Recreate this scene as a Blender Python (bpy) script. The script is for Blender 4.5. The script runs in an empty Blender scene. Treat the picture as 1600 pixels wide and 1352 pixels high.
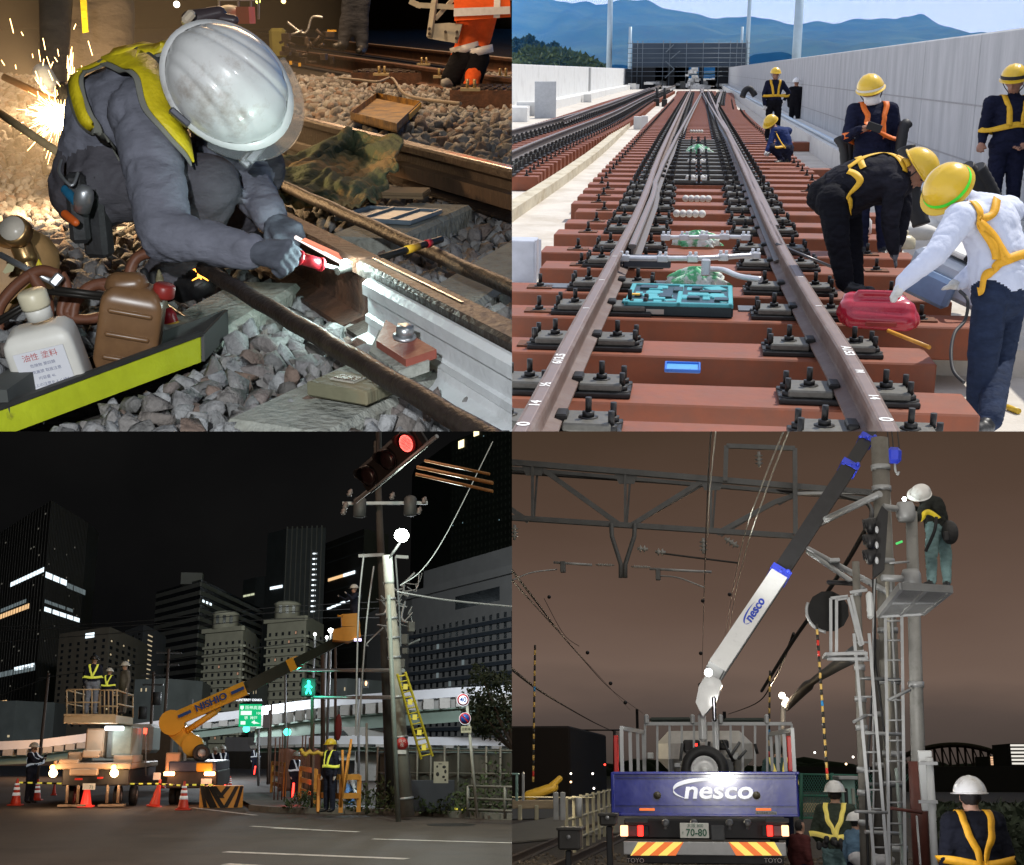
import bpy,bmesh,math,random,os
import numpy as np
import mathutils.noise as mn
from mathutils import Vector,Matrix,Quaternion
from mathutils.bvhtree import BVHTree
from math import sin,cos,pi,radians,atan,sqrt
# camera, world, sun, exposure
SC = bpy.context.scene
FPX = 2000.0
cam_d = bpy.data.cameras.new('camera'); cam = bpy.data.objects.new('camera',cam_d)
SC.collection.objects.link(cam); SC.camera = cam
cam.location = (0,0,0); cam.rotation_euler = (pi/2,0,0)
cam_d.sensor_width = 36; cam_d.lens = 36*FPX/1600; cam_d.clip_start = 0.05; cam_d.clip_end = 20000
W = bpy.data.worlds.new('World'); SC.world = W; W.use_nodes = True
W.node_tree.nodes['Background'].inputs[0].default_value = (.6,.7,1,1)
W.node_tree.nodes['Background'].inputs[1].default_value = .004
SC.view_settings.view_transform = 'Standard'; SC.view_settings.look = 'None'
SC.view_settings.exposure = 0; SC.view_settings.gamma = 1; SC.view_settings.use_curve_mapping = False
SC.render.engine = 'CYCLES'
cy = SC.cycles
cy.use_denoising = True; cy.max_bounces = 5; cy.diffuse_bounces = 2; cy.glossy_bounces = 3
cy.transmission_bounces = 5; cy.transparent_max_bounces = 12; cy.sample_clamp_indirect = 4; cy.sample_clamp_direct = 0
cy.caustics_reflective = False; cy.caustics_refractive = False; cy.volume_bounces = 0
cy.use_light_tree = True
ONLY = os.environ.get('CELLS','ABCD')
V = Vector; RND = random.Random
SEAM_Y = 674.3
class Cell:
 """One of the four places: own ground frame (x right, y forward, z up), real size."""
 def __init__(s,name,yh,h,vpx,sx,sz):
  s.name = name; s.h = h; s.sx = sx; s.sz = sz
  f = V(((vpx-800)/FPX,1,(676-yh)/FPX)).normalized()
  th = atan((676-yh)/FPX); u = V((0,-sin(th),cos(th)))
  r = f.cross(u).normalized(); u = r.cross(f)
  s.R = Matrix((r,f,u)).transposed()
  s.M = Matrix.Translation(-h*u)@s.R.to_4x4()
  s.Ri = s.R.transposed(); s.o = V((0,0,h))
  s.col = bpy.data.collections.new(name); SC.collection.children.link(s.col)
 def ray(s,px,py): return s.Ri@V(((px-800)/FPX,1,(676-py)/FPX))
 def G(s,px,py,z=0): d = s.ray(px,py); return s.o+d*((z-s.h)/d.z)
 def Y(s,px,py,y): d = s.ray(px,py); return s.o+d*(y/d.y)
 def X(s,px,py,x): d = s.ray(px,py); return s.o+d*(x/d.x)
 def D(s,px,py,dep): return s.o+s.ray(px,py)*dep
 def px(s,p):
  w = s.M@V(p); return(800+FPX*w.x/w.y,676-FPX*w.z/w.y,w.y)
A = Cell('night_track_repair',20,.65,800,-1,1)
B = Cell('viaduct_track_laying',112,1.90,1090,1,1)
C = Cell('city_street_at_night',1168,1.6,500,-1,-1)
D = Cell('railway_mast_at_night',1200,1.5,1150,1,-1)
CUR = [A]
def use(c): CUR[0] = c
def sun_lamp():
 ld = bpy.data.lights.new('sun','SUN'); ld.energy = 5.0; ld.angle = radians(.5); ld.color = (1,.95,.87)
 o = bpy.data.objects.new('sun',ld)
 d = (B.R@V((.50,.62,1.05))).normalized()
 o.rotation_euler = d.to_track_quat('Z','Y').to_euler(); link_light(o,B); return o
def link_light(o,c):
 c.col.objects.link(o)
 o.light_linking.receiver_collection = c.col
 o.light_linking.blocker_collection = c.col
def lamp(kind,loc,energy,color=(1,1,1),size=.1,target=None,angle=60,blend=.3,cell=None):
 c = cell or CUR[0]
 ld = bpy.data.lights.new('lamp_light',kind); ld.energy = energy; ld.color = color
 if kind=='SPOT': ld.spot_size = radians(angle); ld.spot_blend = blend; ld.shadow_soft_size = size
 elif kind=='POINT': ld.shadow_soft_size = size
 elif kind=='AREA': ld.size = size
 o = bpy.data.objects.new('lamp_light',ld)
 m = Matrix.Translation(c.M@V(loc))
 if target is not None:
  d = (c.M@V(loc))-(c.M@V(target)); m = m@d.to_track_quat('Z','Y').to_matrix().to_4x4()
 o.matrix_world = m; link_light(o,c); return o
 # materials
_mats = {}
def mat(key,col=(.5,.5,.5),rough=.6,metal=0.,var=.12,scale=8.,bump=0.,bscale=None,c2=None,amt=.5,s2=3.,soft=.1,emit=None,es=1.,trans=0.,alpha=1.,stretch=None,spec=.5,coat=0.,ior=1.45,fn=None):
 if key in _mats: return _mats[key]
 m = bpy.data.materials.new(key); m.use_nodes = True; nt = m.node_tree; N = nt.nodes; L = nt.links
 b = N['Principled BSDF']; b.inputs['Roughness'].default_value = rough; b.inputs['Metallic'].default_value = metal
 b.inputs['Specular IOR Level'].default_value = spec; b.inputs['IOR'].default_value = ior
 if coat: b.inputs['Coat Weight'].default_value = coat; b.inputs['Coat Roughness'].default_value = .08
 tc = N.new('ShaderNodeTexCoord'); mp = N.new('ShaderNodeMapping'); L.new(tc.outputs['Object'],mp.inputs[0])
 if stretch: mp.inputs['Scale'].default_value = stretch
 col = tuple(col)
 n1 = N.new('ShaderNodeTexNoise'); n1.inputs['Scale'].default_value = scale; n1.inputs['Detail'].default_value = 6
 n1.inputs['Roughness'].default_value = .65
 L.new(mp.outputs[0],n1.inputs['Vector'])
 r = N.new('ShaderNodeValToRGB'); L.new(n1.outputs['Fac'],r.inputs[0])
 r.color_ramp.elements[0].position = .3; r.color_ramp.elements[1].position = .7
 r.color_ramp.elements[0].color = (*[max(0,c*(1-var)) for c in col],1); r.color_ramp.elements[1].color = (*[min(1,c*(1+var)) for c in col],1)
 out = r.outputs[0]
 if c2:
  n2 = N.new('ShaderNodeTexNoise'); n2.inputs['Scale'].default_value = s2; n2.inputs['Detail'].default_value = 8; n2.inputs['Roughness'].default_value = .7
  L.new(mp.outputs[0],n2.inputs['Vector'])
  rr = N.new('ShaderNodeMapRange'); rr.inputs[1].default_value = 1-amt-soft; rr.inputs[2].default_value = 1-amt+soft
  L.new(n2.outputs['Fac'],rr.inputs[0])
  mx = N.new('ShaderNodeMix'); mx.data_type = 'RGBA'; L.new(rr.outputs[0],mx.inputs[0]); L.new(out,mx.inputs[6]); mx.inputs[7].default_value = (*c2,1)
  out = mx.outputs[2]
 L.new(out,b.inputs['Base Color'])
 rv = N.new('ShaderNodeMapRange'); rv.inputs[3].default_value = max(0,rough-.12); rv.inputs[4].default_value = min(1,rough+.12)
 L.new(n1.outputs['Fac'],rv.inputs[0]); L.new(rv.outputs[0],b.inputs['Roughness'])
 if bump:
  n3 = N.new('ShaderNodeTexNoise'); n3.inputs['Scale'].default_value = bscale or scale*3; n3.inputs['Detail'].default_value = 8
  L.new(mp.outputs[0],n3.inputs['Vector'])
  bp = N.new('ShaderNodeBump'); bp.inputs['Strength'].default_value = bump; bp.inputs['Distance'].default_value = .02
  L.new(n3.outputs['Fac'],bp.inputs['Height']); L.new(bp.outputs[0],b.inputs['Normal'])
 if emit is not None:
  b.inputs['Emission Color'].default_value = (*emit,1); b.inputs['Emission Strength'].default_value = es
 b.inputs['Transmission Weight'].default_value = trans; b.inputs['Alpha'].default_value = alpha
 if fn: fn(nt,b,out)
 _mats[key] = m; return m
def glow(key,col,s): return mat(key,(.02,.02,.02),.5,var=0,emit=col,es=s)
def cloth(key,col,var=.2,rough=.9,bump=.8,scale=9): return mat(key,col,rough,var=var,scale=scale,bump=bump,bscale=11,spec=.15,stretch=(1,1,2.2))
# mesh builder
def frame(d,up=V((0,0,1))):
 d = d.normalized(); s = d.cross(up)
 if s.length<1e-4: s = d.cross(V((1,0,0)))
 s.normalize(); return s,s.cross(d).normalized(),d
class MB:
 def __init__(s): s.v = []; s.f = []; s.m = []; s.cur = 0; s.mats = []; s.sm = []; s.smooth = False
 def use(s,m,smooth=None):
  if m not in s.mats: s.mats.append(m)
  s.cur = s.mats.index(m)
  if smooth is not None: s.smooth = smooth
  return s
 def add(s,vs,fs,sm=None):
  o = len(s.v); s.v+=[tuple(v) for v in vs]; s.f+=[tuple(o+i for i in f) for f in fs]
  s.m+=[s.cur]*len(fs); s.sm+=[s.smooth if sm is None else sm]*len(fs); return s
 def box(s,c,d,rz=0,R=None,ch=0):
  c = V(c); R = R or Matrix.Rotation(rz,3,'Z'); x,y,z = d[0]/2,d[1]/2,d[2]/2
  if ch:
   ch = min(ch,x*.9,y*.9,z*.9); vs = [];
   for X in(-1,1):
    for Yy in(-1,1):
     for Z in(-1,1):
      vs+=[c+R@V((X*x,Yy*(y-ch),Z*(z-ch))),c+R@V((X*(x-ch),Yy*y,Z*(z-ch))),c+R@V((X*(x-ch),Yy*(y-ch),Z*z))]
   bm = bmesh.new(); [bm.verts.new(v) for v in vs]; r = bmesh.ops.convex_hull(bm,input=bm.verts)
   bmesh.ops.dissolve_limit(bm,angle_limit=.01,verts=bm.verts,edges=bm.edges)
   bm.verts.index_update(); s.add([v.co.copy() for v in bm.verts],[[v.index for v in f.verts] for f in bm.faces],False); bm.free(); return s
  vs = [c+R@V((X*x,Yy*y,Z*z)) for X,Yy,Z in((-1,-1,-1),(1,-1,-1),(1,1,-1),(-1,1,-1),(-1,-1,1),(1,-1,1),(1,1,1),(-1,1,1))]
  return s.add(vs,[(0,3,2,1),(4,5,6,7),(0,1,5,4),(1,2,6,5),(2,3,7,6),(3,0,4,7)],False)
 def box2(s,a,b):
  a = V(a); b = V(b); return s.box((a+b)/2,[abs(b[i]-a[i]) for i in range(3)])
 def bar(s,a,b,w,h,up=V((0,0,1))):
  a = V(a); b = V(b); x,z,d = frame(b-a,up); vs = []
  for p in(a,b):
   for i,j in((-1,-1),(1,-1),(1,1),(-1,1)): vs.append(p+x*i*w/2+z*j*h/2)
  return s.add(vs,[(0,1,2,3),(7,6,5,4),(0,4,5,1),(1,5,6,2),(2,6,7,3),(3,7,4,0)],False)
 def sweep(s,pts,prof,up=V((0,0,1)),cap=True,sm=None):
  pts = [V(p) for p in pts]; n = len(prof); vs = []
  for i,p in enumerate(pts):
   d = (pts[min(i+1,len(pts)-1)]-pts[max(i-1,0)]); x,z,_ = frame(d,up)
   vs+=[p+x*a+z*b for a,b in prof]
  fs = [(i*n+j,i*n+(j+1)%n,(i+1)*n+(j+1)%n,(i+1)*n+j) for i in range(len(pts)-1) for j in range(n)]
  if cap: fs+=[tuple(range(n))[::-1],tuple((len(pts)-1)*n+j for j in range(n))]
  return s.add(vs,fs,sm)
 def tube(s,pts,r,n=8,cap=True):
  pts = [V(p) for p in pts]; rs = r if isinstance(r,(list,tuple)) else[r]*len(pts); vs = []
  d0 = pts[1]-pts[0]; x,z,_ = frame(d0)
  for i,p in enumerate(pts):
   d = (pts[min(i+1,len(pts)-1)]-pts[max(i-1,0)]).normalized()
   x = (x-d*x.dot(d)); x = x.normalized() if x.length>1e-5 else frame(d)[0]; z = d.cross(x)
   vs+=[p+(x*cos(2*pi*k/n)+z*sin(2*pi*k/n))*rs[i] for k in range(n)]
  fs = [(i*n+j,i*n+(j+1)%n,(i+1)*n+(j+1)%n,(i+1)*n+j) for i in range(len(pts)-1) for j in range(n)]
  s.add(vs,fs,n>5)
  if cap: o = len(s.v)-len(vs); s.f+=[tuple(o+j for j in range(n))[::-1],tuple(o+(len(pts)-1)*n+j for j in range(n))]; s.m+=[s.cur]*2; s.sm+=[False]*2
  return s
 def cyl(s,a,b,r,n=16,r2=None): return s.tube([a,b],[r,r if r2 is None else r2],n)
 def lathe(s,prof,base,axis=V((0,0,1)),n=20):
  x,z,d = frame(V(axis)); base = V(base); vs = []
  for r,h in prof: vs+=[base+d*h+(x*cos(2*pi*k/n)+z*sin(2*pi*k/n))*r for k in range(n)]
  m = len(prof); return s.add(vs,[(i*n+j,i*n+(j+1)%n,(i+1)*n+(j+1)%n,(i+1)*n+j) for i in range(m-1) for j in range(n)]+[tuple(range(n))[::-1],tuple((m-1)*n+j for j in range(n))],True)
 def ell(s,c,r,R=None,n=16,m=10):
  c = V(c); R = R or Matrix.Identity(3); vs = []; r = (r,r,r) if isinstance(r,(int,float)) else r
  for i in range(1,m):
   t = pi*i/m
   vs+=[c+R@V((r[0]*sin(t)*cos(2*pi*k/n),r[1]*sin(t)*sin(2*pi*k/n),r[2]*cos(t))) for k in range(n)]
  fs = [(i*n+j,(i+1)*n+j,(i+1)*n+(j+1)%n,i*n+(j+1)%n) for i in range(m-2) for j in range(n)]
  a = len(vs); vs+=[c+R@V((0,0,r[2])),c+R@V((0,0,-r[2]))]
  fs+=[(a,j,(j+1)%n) for j in range(n)]+[(a+1,(m-2)*n+(j+1)%n,(m-2)*n+j) for j in range(n)]
  return s.add(vs,fs,True)
 def caps(s,a,b,ra,rb,ax=None,flat=1.,n=12):
  """tapered capsule; flat scales the section across ax"""
  a = V(a); b = V(b); d = b-a
  if d.length<1e-5: d = V((0,0,1e-4))
  x,z,dd = frame(d,ax or V((0,0,1)))
  vs = []; rings = []
  for t in(-1,-.7,-.35,0): rings.append((a+dd*ra*t,ra*sqrt(max(0,1-t*t))))
  for t in(0,.35,.7,1): rings.append((b+dd*rb*t,rb*sqrt(max(0,1-t*t))))
  rings[0] = (rings[0][0],ra*.05); rings[-1] = (rings[-1][0],rb*.05)
  for p,r in rings: vs+=[p+x*cos(2*pi*k/n)*r+z*sin(2*pi*k/n)*r*flat for k in range(n)]
  m = len(rings)
  return s.add(vs,[(i*n+j,i*n+(j+1)%n,(i+1)*n+(j+1)%n,(i+1)*n+j) for i in range(m-1) for j in range(n)]+[tuple(range(n))[::-1],tuple((m-1)*n+j for j in range(n))],True)
 def prism(s,poly,ext):
  poly = [V(p) for p in poly]; ext = V(ext); n = len(poly)
  return s.add(poly+[p+ext for p in poly],[tuple(range(n))[::-1],tuple(range(n,2*n))]+[(i,(i+1)%n,n+(i+1)%n,n+i) for i in range(n)],False)
 def quad(s,*p): return s.add(p,[tuple(range(len(p)))],False)
 def sheet(s,fn,nu,nv,sm=True):
  vs = [fn(i/nu,j/nv) for j in range(nv+1) for i in range(nu+1)]
  return s.add(vs,[(j*(nu+1)+i,j*(nu+1)+i+1,(j+1)*(nu+1)+i+1,(j+1)*(nu+1)+i) for j in range(nv) for i in range(nu)],sm)
 def build(s,name,m=None,parent=None,loc=None):
  me = bpy.data.meshes.new(name); me.from_pydata([tuple(v) for v in s.v],[],s.f);
  mats = s.mats if s.mats else[m]
  for q in mats: me.materials.append(q)
  if len(mats)>1: me.polygons.foreach_set('material_index',s.m)
  if any(s.sm): me.polygons.foreach_set('use_smooth',s.sm)
  me.update(); return link(name,me,parent,loc)
def link(name,me,parent=None,loc=None,kids=True):
 o = bpy.data.objects.new(name,me); CUR[0].col.objects.link(o)
 if parent is not None:
  o.parent = parent
  if loc is not None: o.location = loc
 else:
  o.matrix_world = CUR[0].M@Matrix.Translation(V(loc) if loc is not None else V((0,0,0)))
 return o
def empty(name,loc=(0,0,0),rz=0,R=None):
 o = bpy.data.objects.new(name,None); o.empty_display_size = .1; CUR[0].col.objects.link(o)
 m = Matrix.Translation(V(loc))@(R.to_4x4() if R is not None else Matrix.Rotation(rz,4,'Z'))
 o.matrix_world = CUR[0].M@m; return o
def place(o,loc,rz=0,R=None,s=1):
 o.matrix_world = CUR[0].M@Matrix.Translation(V(loc))@(R.to_4x4() if R is not None else Matrix.Rotation(rz,4,'Z'))@Matrix.Scale(s,4); return o
def tag(o,label=None,cat=None,group=None,kind=None):
 if label: o['label'] = label
 if cat: o['category'] = cat
 if group: o['group'] = group
 if kind: o['kind'] = kind
 return o
def struct(o): o['kind'] = 'structure'; return o
_ch = {}
def kids_of(o): return[c for c in CUR[0].col.objects if c.parent==o]
def copy_tree(o,parent=None,kids=None):
 c = o.copy(); CUR[0].col.objects.link(c)
 if parent is not None: c.parent = parent
 for k in(kids or tree_of(o)).get(o.name,[]): copy_tree(k,c,kids or tree_of(o))
 return c
def tree_of(o):
 t = {}
 for q in CUR[0].col.objects:
  if q.parent: t.setdefault(q.parent.name,[]).append(q)
 return t
def local(pts,loc): loc = V(loc); return[V(p)-loc for p in pts]
def remesh(mb,voxel,smooth=2,name='m'):
 """join the overlapping volumes of mb into one closed smooth surface"""
 me = bpy.data.meshes.new('t'); me.from_pydata([tuple(v) for v in mb.v],[],mb.f); me.update()
 o = bpy.data.objects.new('t',me); SC.collection.objects.link(o)
 r = o.modifiers.new('r','REMESH'); r.mode = 'VOXEL'; r.voxel_size = voxel; r.adaptivity = 0
 if smooth: k = o.modifiers.new('s','SMOOTH'); k.factor = .5; k.iterations = smooth
 dg = bpy.context.evaluated_depsgraph_get(); out = bpy.data.meshes.new_from_object(o.evaluated_get(dg),depsgraph=dg)
 bpy.data.objects.remove(o); bpy.data.meshes.remove(me); out.name = name
 out.polygons.foreach_set('use_smooth',[True]*len(out.polygons)); return out
def text_mesh(txt,size=1.,depth=0.,bold=0.):
 """flat lettering in the xy plane, centred, as (verts, faces)"""
 cu = bpy.data.curves.new('t','FONT'); cu.body = txt; cu.size = size; cu.align_x = 'CENTER'; cu.align_y = 'CENTER'; cu.extrude = depth; cu.offset = bold; cu.resolution_u = 3
 o = bpy.data.objects.new('t',cu); SC.collection.objects.link(o); dg = bpy.context.evaluated_depsgraph_get()
 me = bpy.data.meshes.new_from_object(o.evaluated_get(dg),depsgraph=dg)
 vs = [v.co.copy() for v in me.vertices]; fs = [tuple(p.vertices) for p in me.polygons]
 bpy.data.objects.remove(o); bpy.data.meshes.remove(me); return vs,fs
def put_text(mb,txt,origin,xdir,ydir,size,depth=0.,bold=0.,sx=1.,skew=0.):
 vs,fs = text_mesh(txt,size,depth,bold); o = V(origin); x = V(xdir).normalized(); y = V(ydir).normalized(); n = x.cross(y)
 mb.add([o+x*(v.x*sx+v.y*skew)+y*v.y+n*v.z for v in vs],fs,False)
def spline(pts,n=8):
 pts = [V(p) for p in pts]; out = []
 for i in range(len(pts)-1):
  p0 = pts[max(i-1,0)]; p1 = pts[i]; p2 = pts[i+1]; p3 = pts[min(i+2,len(pts)-1)]
  for k in range(n):
   t = k/n; out.append(.5*((2*p1)+(p2-p0)*t+(2*p0-5*p1+4*p2-p3)*t*t+(3*p1-p0-3*p2+p3)*t**3))
 return out+[pts[-1]]
 # people
SKIN = mat('skin',(.48,.28,.20),.55,var=.12,scale=20,bump=.1)
SKIN_D = mat('skin_tanned',(.34,.17,.11),.55,var=.15,scale=20,bump=.1)
HAIR = mat('black_hair',(.012,.01,.01),.5,var=.3,scale=60,bump=.5)
BLACKRUB = mat('black_rubber',(.015,.015,.016),.6,var=.3)
BOOT = mat('black_boot',(.012,.012,.013),.45,var=.3,bump=.2)
NAVY = cloth('navy_cloth',(.010,.013,.030))
BLACKC = cloth('black_cloth',(.008,.008,.011))
WHITEG = cloth('white_glove_cotton',(.62,.62,.60),bump=.4)
NODES = 'head neck chest belly pelvis shL shR elL elR wrL wrR hiL hiR knL knR anL anR'.split()
def body_volume(J,s=1.,stout=1.,bulk=1.,hands=True,face=None,voxel=.016):
 """J: joint positions. Returns MB of overlapping volumes and the list of (class, a, b, r) used to tell the clothes apart"""
 mb = MB(); seg = []
 def c(k,a,b,ra,rb,ax=None,flat=1.):
  a = J[a] if isinstance(a,str) else a; b = J[b] if isinstance(b,str) else b
  mb.caps(a,b,ra*s,rb*s,ax,flat); seg.append((k,V(a),V(b),max(ra,rb)*s))
 side = (J['shR']-J['shL']).normalized()
 belly = J.get('belly') or(J['chest']+J['pelvis'])/2
 spine = (J['chest']-J['pelvis'])
 fr = side.cross(spine).normalized()
 ax = fr
 b = bulk*stout
 c('top',J['chest']-spine.normalized()*.04*s,belly,.165*b,.150*b,fr,.72)
 c('top',belly,J['pelvis']+spine.normalized()*.06*s,.150*b,.155*b,fr,.78)
 c('bot',J['pelvis']+spine.normalized()*.03*s,J['pelvis']-spine.normalized()*.03*s,.165*stout,.165*stout,fr,.80)
 c('top','shL','shR',.072*bulk,.072*bulk)
 c('top',(J['shL']+J['shR'])/2,J['neck'],.09,.062)
 for q in 'LR':
  m = (J['sh'+q]+J['el'+q])/2
  c('top',J['sh'+q],J['el'+q],.066*bulk,.050*bulk); c('top','el'+q,'wr'+q,.050*bulk,.035*bulk)
  c('top',J['chest'],J['sh'+q],.10*b,.068*bulk,fr,.8)
  c('bot','hi'+q,'kn'+q,.098*stout,.068*bulk); c('bot','kn'+q,'an'+q,.066*bulk,.052*bulk)
  c('bot',J['pelvis'],J['hi'+q],.13*stout,.11*stout)
  to = J.get('to'+q)
  if to is None: to = J['an'+q]+V((0,-.17,-.05))*s
  an = J['an'+q]
  c('shoe',an+V((0,0,-.02))*s,an.lerp(to,.25)+V((0,0,-.02*s)),.052,.048)
  c('shoe',an.lerp(to,.2)+V((0,0,-.035*s)),to,.048,.040,None,.85)
  if hands:
   wr = J['wr'+q]; hd = J.get('hd'+q)
   if hd is None: hd = wr+(wr-J['el'+q]).normalized()*.09*s
   d = (hd-wr).normalized(); sd = frame(d,side)[1]
   c('hand',wr,wr.lerp(hd,.6),.030,.034,side,.7)
   for k in range(4):
    o = sd*(.020*(k-1.5))*s; c('hand',wr.lerp(hd,.6)+o,hd+o*1.1+d*(.05-.008*abs(k-1.3))*s,.012,.010)
   c('hand',wr.lerp(hd,.2)+sd*.02*s,wr.lerp(hd,.8)+sd*.05*s,.013,.011)
 H = J['head']; F = V(J.get('face') or(0,-1,0)).normalized(); U = J.get('up')
 U = V(U) if U is not None else(H-J['neck'])
 U = (U-F*U.dot(F)).normalized()
 R = Matrix((F.cross(U).normalized(),F,U)).transposed()
 c('skin',J['neck']-(J['head']-J['neck']).normalized()*.02,H-U*.03*s,.055,.055)
 n0 = len(mb.v)
 mb.ell(H+R@V((0,-.005,.02))*s,[.077*s,.096*s,.11*s],R)
 mb.ell(H+R@V((0,.035,-.06))*s,[.056*s,.055*s,.055*s],R)
 mb.caps(H+R@V((0,.085,.005))*s,H+R@V((0,.108,-.028))*s,.010*s,.015*s)
 mb.caps(H+R@V((-.03,.083,-.058))*s,H+R@V((.03,.083,-.058))*s,.010*s,.010*s)
 for e in(-1,1):
  mb.ell(H+R@V((.078*e,-.005,-.005))*s,[.010*s,.022*s,.034*s],R)
  mb.caps(H+R@V((.018*e,.088,.026))*s,H+R@V((.048*e,.078,.026))*s,.008*s,.008*s)
 seg.append(('skin',H-U*.05*s,H+U*.05*s,.1*s))
 return mb,seg,R
def person(label,J,s=1.,top=None,bot=None,skin=None,hand=None,shoe=None,voxel=.016,group=None,stout=1.,bulk=1.1,hair=None,cat='person',hands=True,wrinkle=.006,eyes=True):
 loc = V(J['pelvis']); loc.z = min(J['anL'].z,J['anR'].z)-.06*s
 JJ = {k:(v-loc if isinstance(v,Vector) and k not in('face','up') else v) for k,v in J.items()}
 mb,seg,R = body_volume(JJ,s,stout,bulk,hands)
 me = remesh(mb,voxel,3,'body')
 n = len(me.vertices); co = np.empty(n*3,np.float32); me.vertices.foreach_get('co',co); co = co.reshape(-1,3)
 nf = len(me.polygons); ce = np.empty(nf*3,np.float32); me.polygons.foreach_get('center',ce); ce = ce.reshape(-1,3)
 cls = ['top','bot','skin','hand','shoe']
 mats = [top or NAVY,bot or NAVY,skin or SKIN,hand or WHITEG,shoe or BOOT]
 if hair: mats.append(hair)
 best = np.full(nf,1e9); idx = np.zeros(nf,int)
 for k,a,b,r in seg:
  a = np.array(a); b = np.array(b); d = b-a; t = np.clip(((ce-a)@d)/max(1e-9,d@d),0,1)
  q = np.linalg.norm(ce-(a+t[:,None]*d),axis=1)/r
  w = q<best; best[w] = q[w]; idx[w] = cls.index(k)
 if hair:
  H = np.array(JJ['head']); loc3 = (ce-H)@np.array(R)
  w = (np.linalg.norm(ce-H,axis=1)<.15*s)&((loc3[:,1]<-.01*s)&(loc3[:,2]>-.06*s)|(loc3[:,2]>.06*s)); idx[w&(idx==2)] = 5
 for m in mats: me.materials.append(m)
 me.polygons.foreach_set('material_index',idx.astype(np.int32))
 if wrinkle:
  no = np.empty(n*3,np.float32); me.vertices.foreach_get('normal',no); no = no.reshape(-1,3)
  far = np.clip((np.linalg.norm(co-np.array(JJ['head']),axis=1)-.15*s)/.08,0,1); amp = wrinkle*1.5
  d = np.empty(n)
  for i in range(n):
   p = V(co[i]); q = p+V((0,0,.06*mn.noise(p*9)))
   n1 = mn.noise(V((q.x*5.5,q.y*5.5,q.z*9))); n2 = mn.noise(V((q.x*12+5,q.y*12,q.z*19))); d[i] = .3-math.exp(-(n1/.09)**2)-(.55*math.exp(-(n2/.10)**2) if voxel<.02 else 0)
  co+=no*(d*amp*far)[:,None].astype(np.float32); me.vertices.foreach_set('co',co.ravel())
 me.update()
 o = empty('person',loc); tag(o,label,cat,group)
 b = link('body',me,o)
 if eyes:
  e = MB(); H = JJ['head']
  for q in(-1,1): e.ell(H+R@V((.033*q,.079,.008))*s,(.016*s,.011*s,.006*s),R,8,6)
  e.build('eyes',HAIR,o)
 bvh = BVHTree.FromPolygons([tuple(v) for v in co],[tuple(p.vertices) for p in me.polygons])
 o_ = dict(o=o,R=R,J=JJ,s=s,bvh=bvh,loc=loc); return o_
def helmet(P,m,brim=.03,stripe=None,dirty=None,name='helmet',tilt=None,lift=0.,k=1.,chin=True,band=None):
 R = tilt or P['R']; s = P['s']*k; H = P['J']['head']+P['R']@V((0,-.005,.035+lift))*P['s']
 mb = MB().use(m,True); n = 32; mm = 12
 def pt(a,t,g=1.):
  r = .150 if g==1.else.150*g; y = sin(a); fr = 1.0
  rad = cos(t); up = sin(t)
  x = cos(a)*.128*rad*g; yy = y*.150*rad*g; z = up*.135*g
  rib = .004*math.exp(-((x/.016)**2))*(1 if up>.3 else 0)+.003*math.exp(-(((abs(x)-.05)/.012)**2))*(1 if up>.3 else 0)
  return H+R@V((x,yy,z+rib))*s
 mb.sheet(lambda u,v:pt(2*pi*u,v*pi/2*.985),n,mm)
 mb.add([pt(2*pi*i/n,pi/2*.985) for i in range(n)],[tuple(range(n))])
 def br(u,v):
  a = 2*pi*u; f = max(0,sin(a))**2; w = .012+brim*f
  rr = [0,1,1,0][v]; zz = [0.004,0.0,-.006,-.010][v]-(.010*f if v in(1,2) else 0)
  return H+R@V((cos(a)*(.128+w*rr),sin(a)*(.150+w*rr),zz))*s
 mb.add([br(i/n,v) for v in range(4) for i in range(n)],[(v*n+i,v*n+(i+1)%n,(v+1)*n+(i+1)%n,(v+1)*n+i) for v in range(3) for i in range(n)],False)
 o = mb.build(name,None,P['o'])
 if stripe:
  st = MB().use(stripe,True)
  st.sheet(lambda u,v:H+R@V((cos(2*pi*u)*.1295*cos(.12+v*.16),sin(2*pi*u)*.1515*cos(.12+v*.16),.1365*sin(.12+v*.16)))*s,n,1); st.build('stripe',None,o)
 if chin:
  c = MB(); J = P['J']; F = P['R']; s0 = P['s']
  for e in(-1,1): c.tube([H+R@V((.118*e,.02,-.005))*s,J['head']+F@V((.082*e,.02,-.05))*s0,J['head']+F@V((.02*e,.06,-.118))*s0],.005*s0,6)
  c.build('chin_strap',BLACKRUB,P['o'])
 return o
def strap(P,pts,w,m,name='strap',off=.008,parent=None,n=10,world=False):
 """ribbon that follows the body's surface through pts (person space)"""
 pts = [V(p) for p in pts]; ps = spline(pts,n); vs = []; b = P['bvh']; q = []
 for p in ps:
  r = b.find_nearest(p); q.append((r[0]+r[1]*off,r[1]))
 for i,(p,no) in enumerate(q):
  d = q[min(i+1,len(q)-1)][0]-q[max(i-1,0)][0]
  sd = d.cross(no); sd = sd.normalized() if sd.length>1e-6 else V((1,0,0))
  for e,hgt in((-.5,.0),(-.5,.004),(.5,.004),(.5,.0)):
   pp = p+sd*e*w
   r = b.find_nearest(pp)
   if(r[0]-pp).dot(r[1])>-off*.5: pp = r[0]+r[1]*off
   vs.append(pp+no*hgt)
 N = len(q); A3 = np.array([tuple(v) for v in vs]).reshape(N,4,3)
 for _ in range(5): A3[1:-1] = A3[1:-1]*.4+(A3[:-2]+A3[2:])*.3
 vs = [V(v) for v in A3.reshape(-1,3)]; mb = MB()
 mb.add(vs,[(i*4+j,i*4+(j+1)%4,(i+1)*4+(j+1)%4,(i+1)*4+j) for i in range(N-1) for j in range(4)],True)
 return mb.build(name,m,parent or P['o'])
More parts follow.
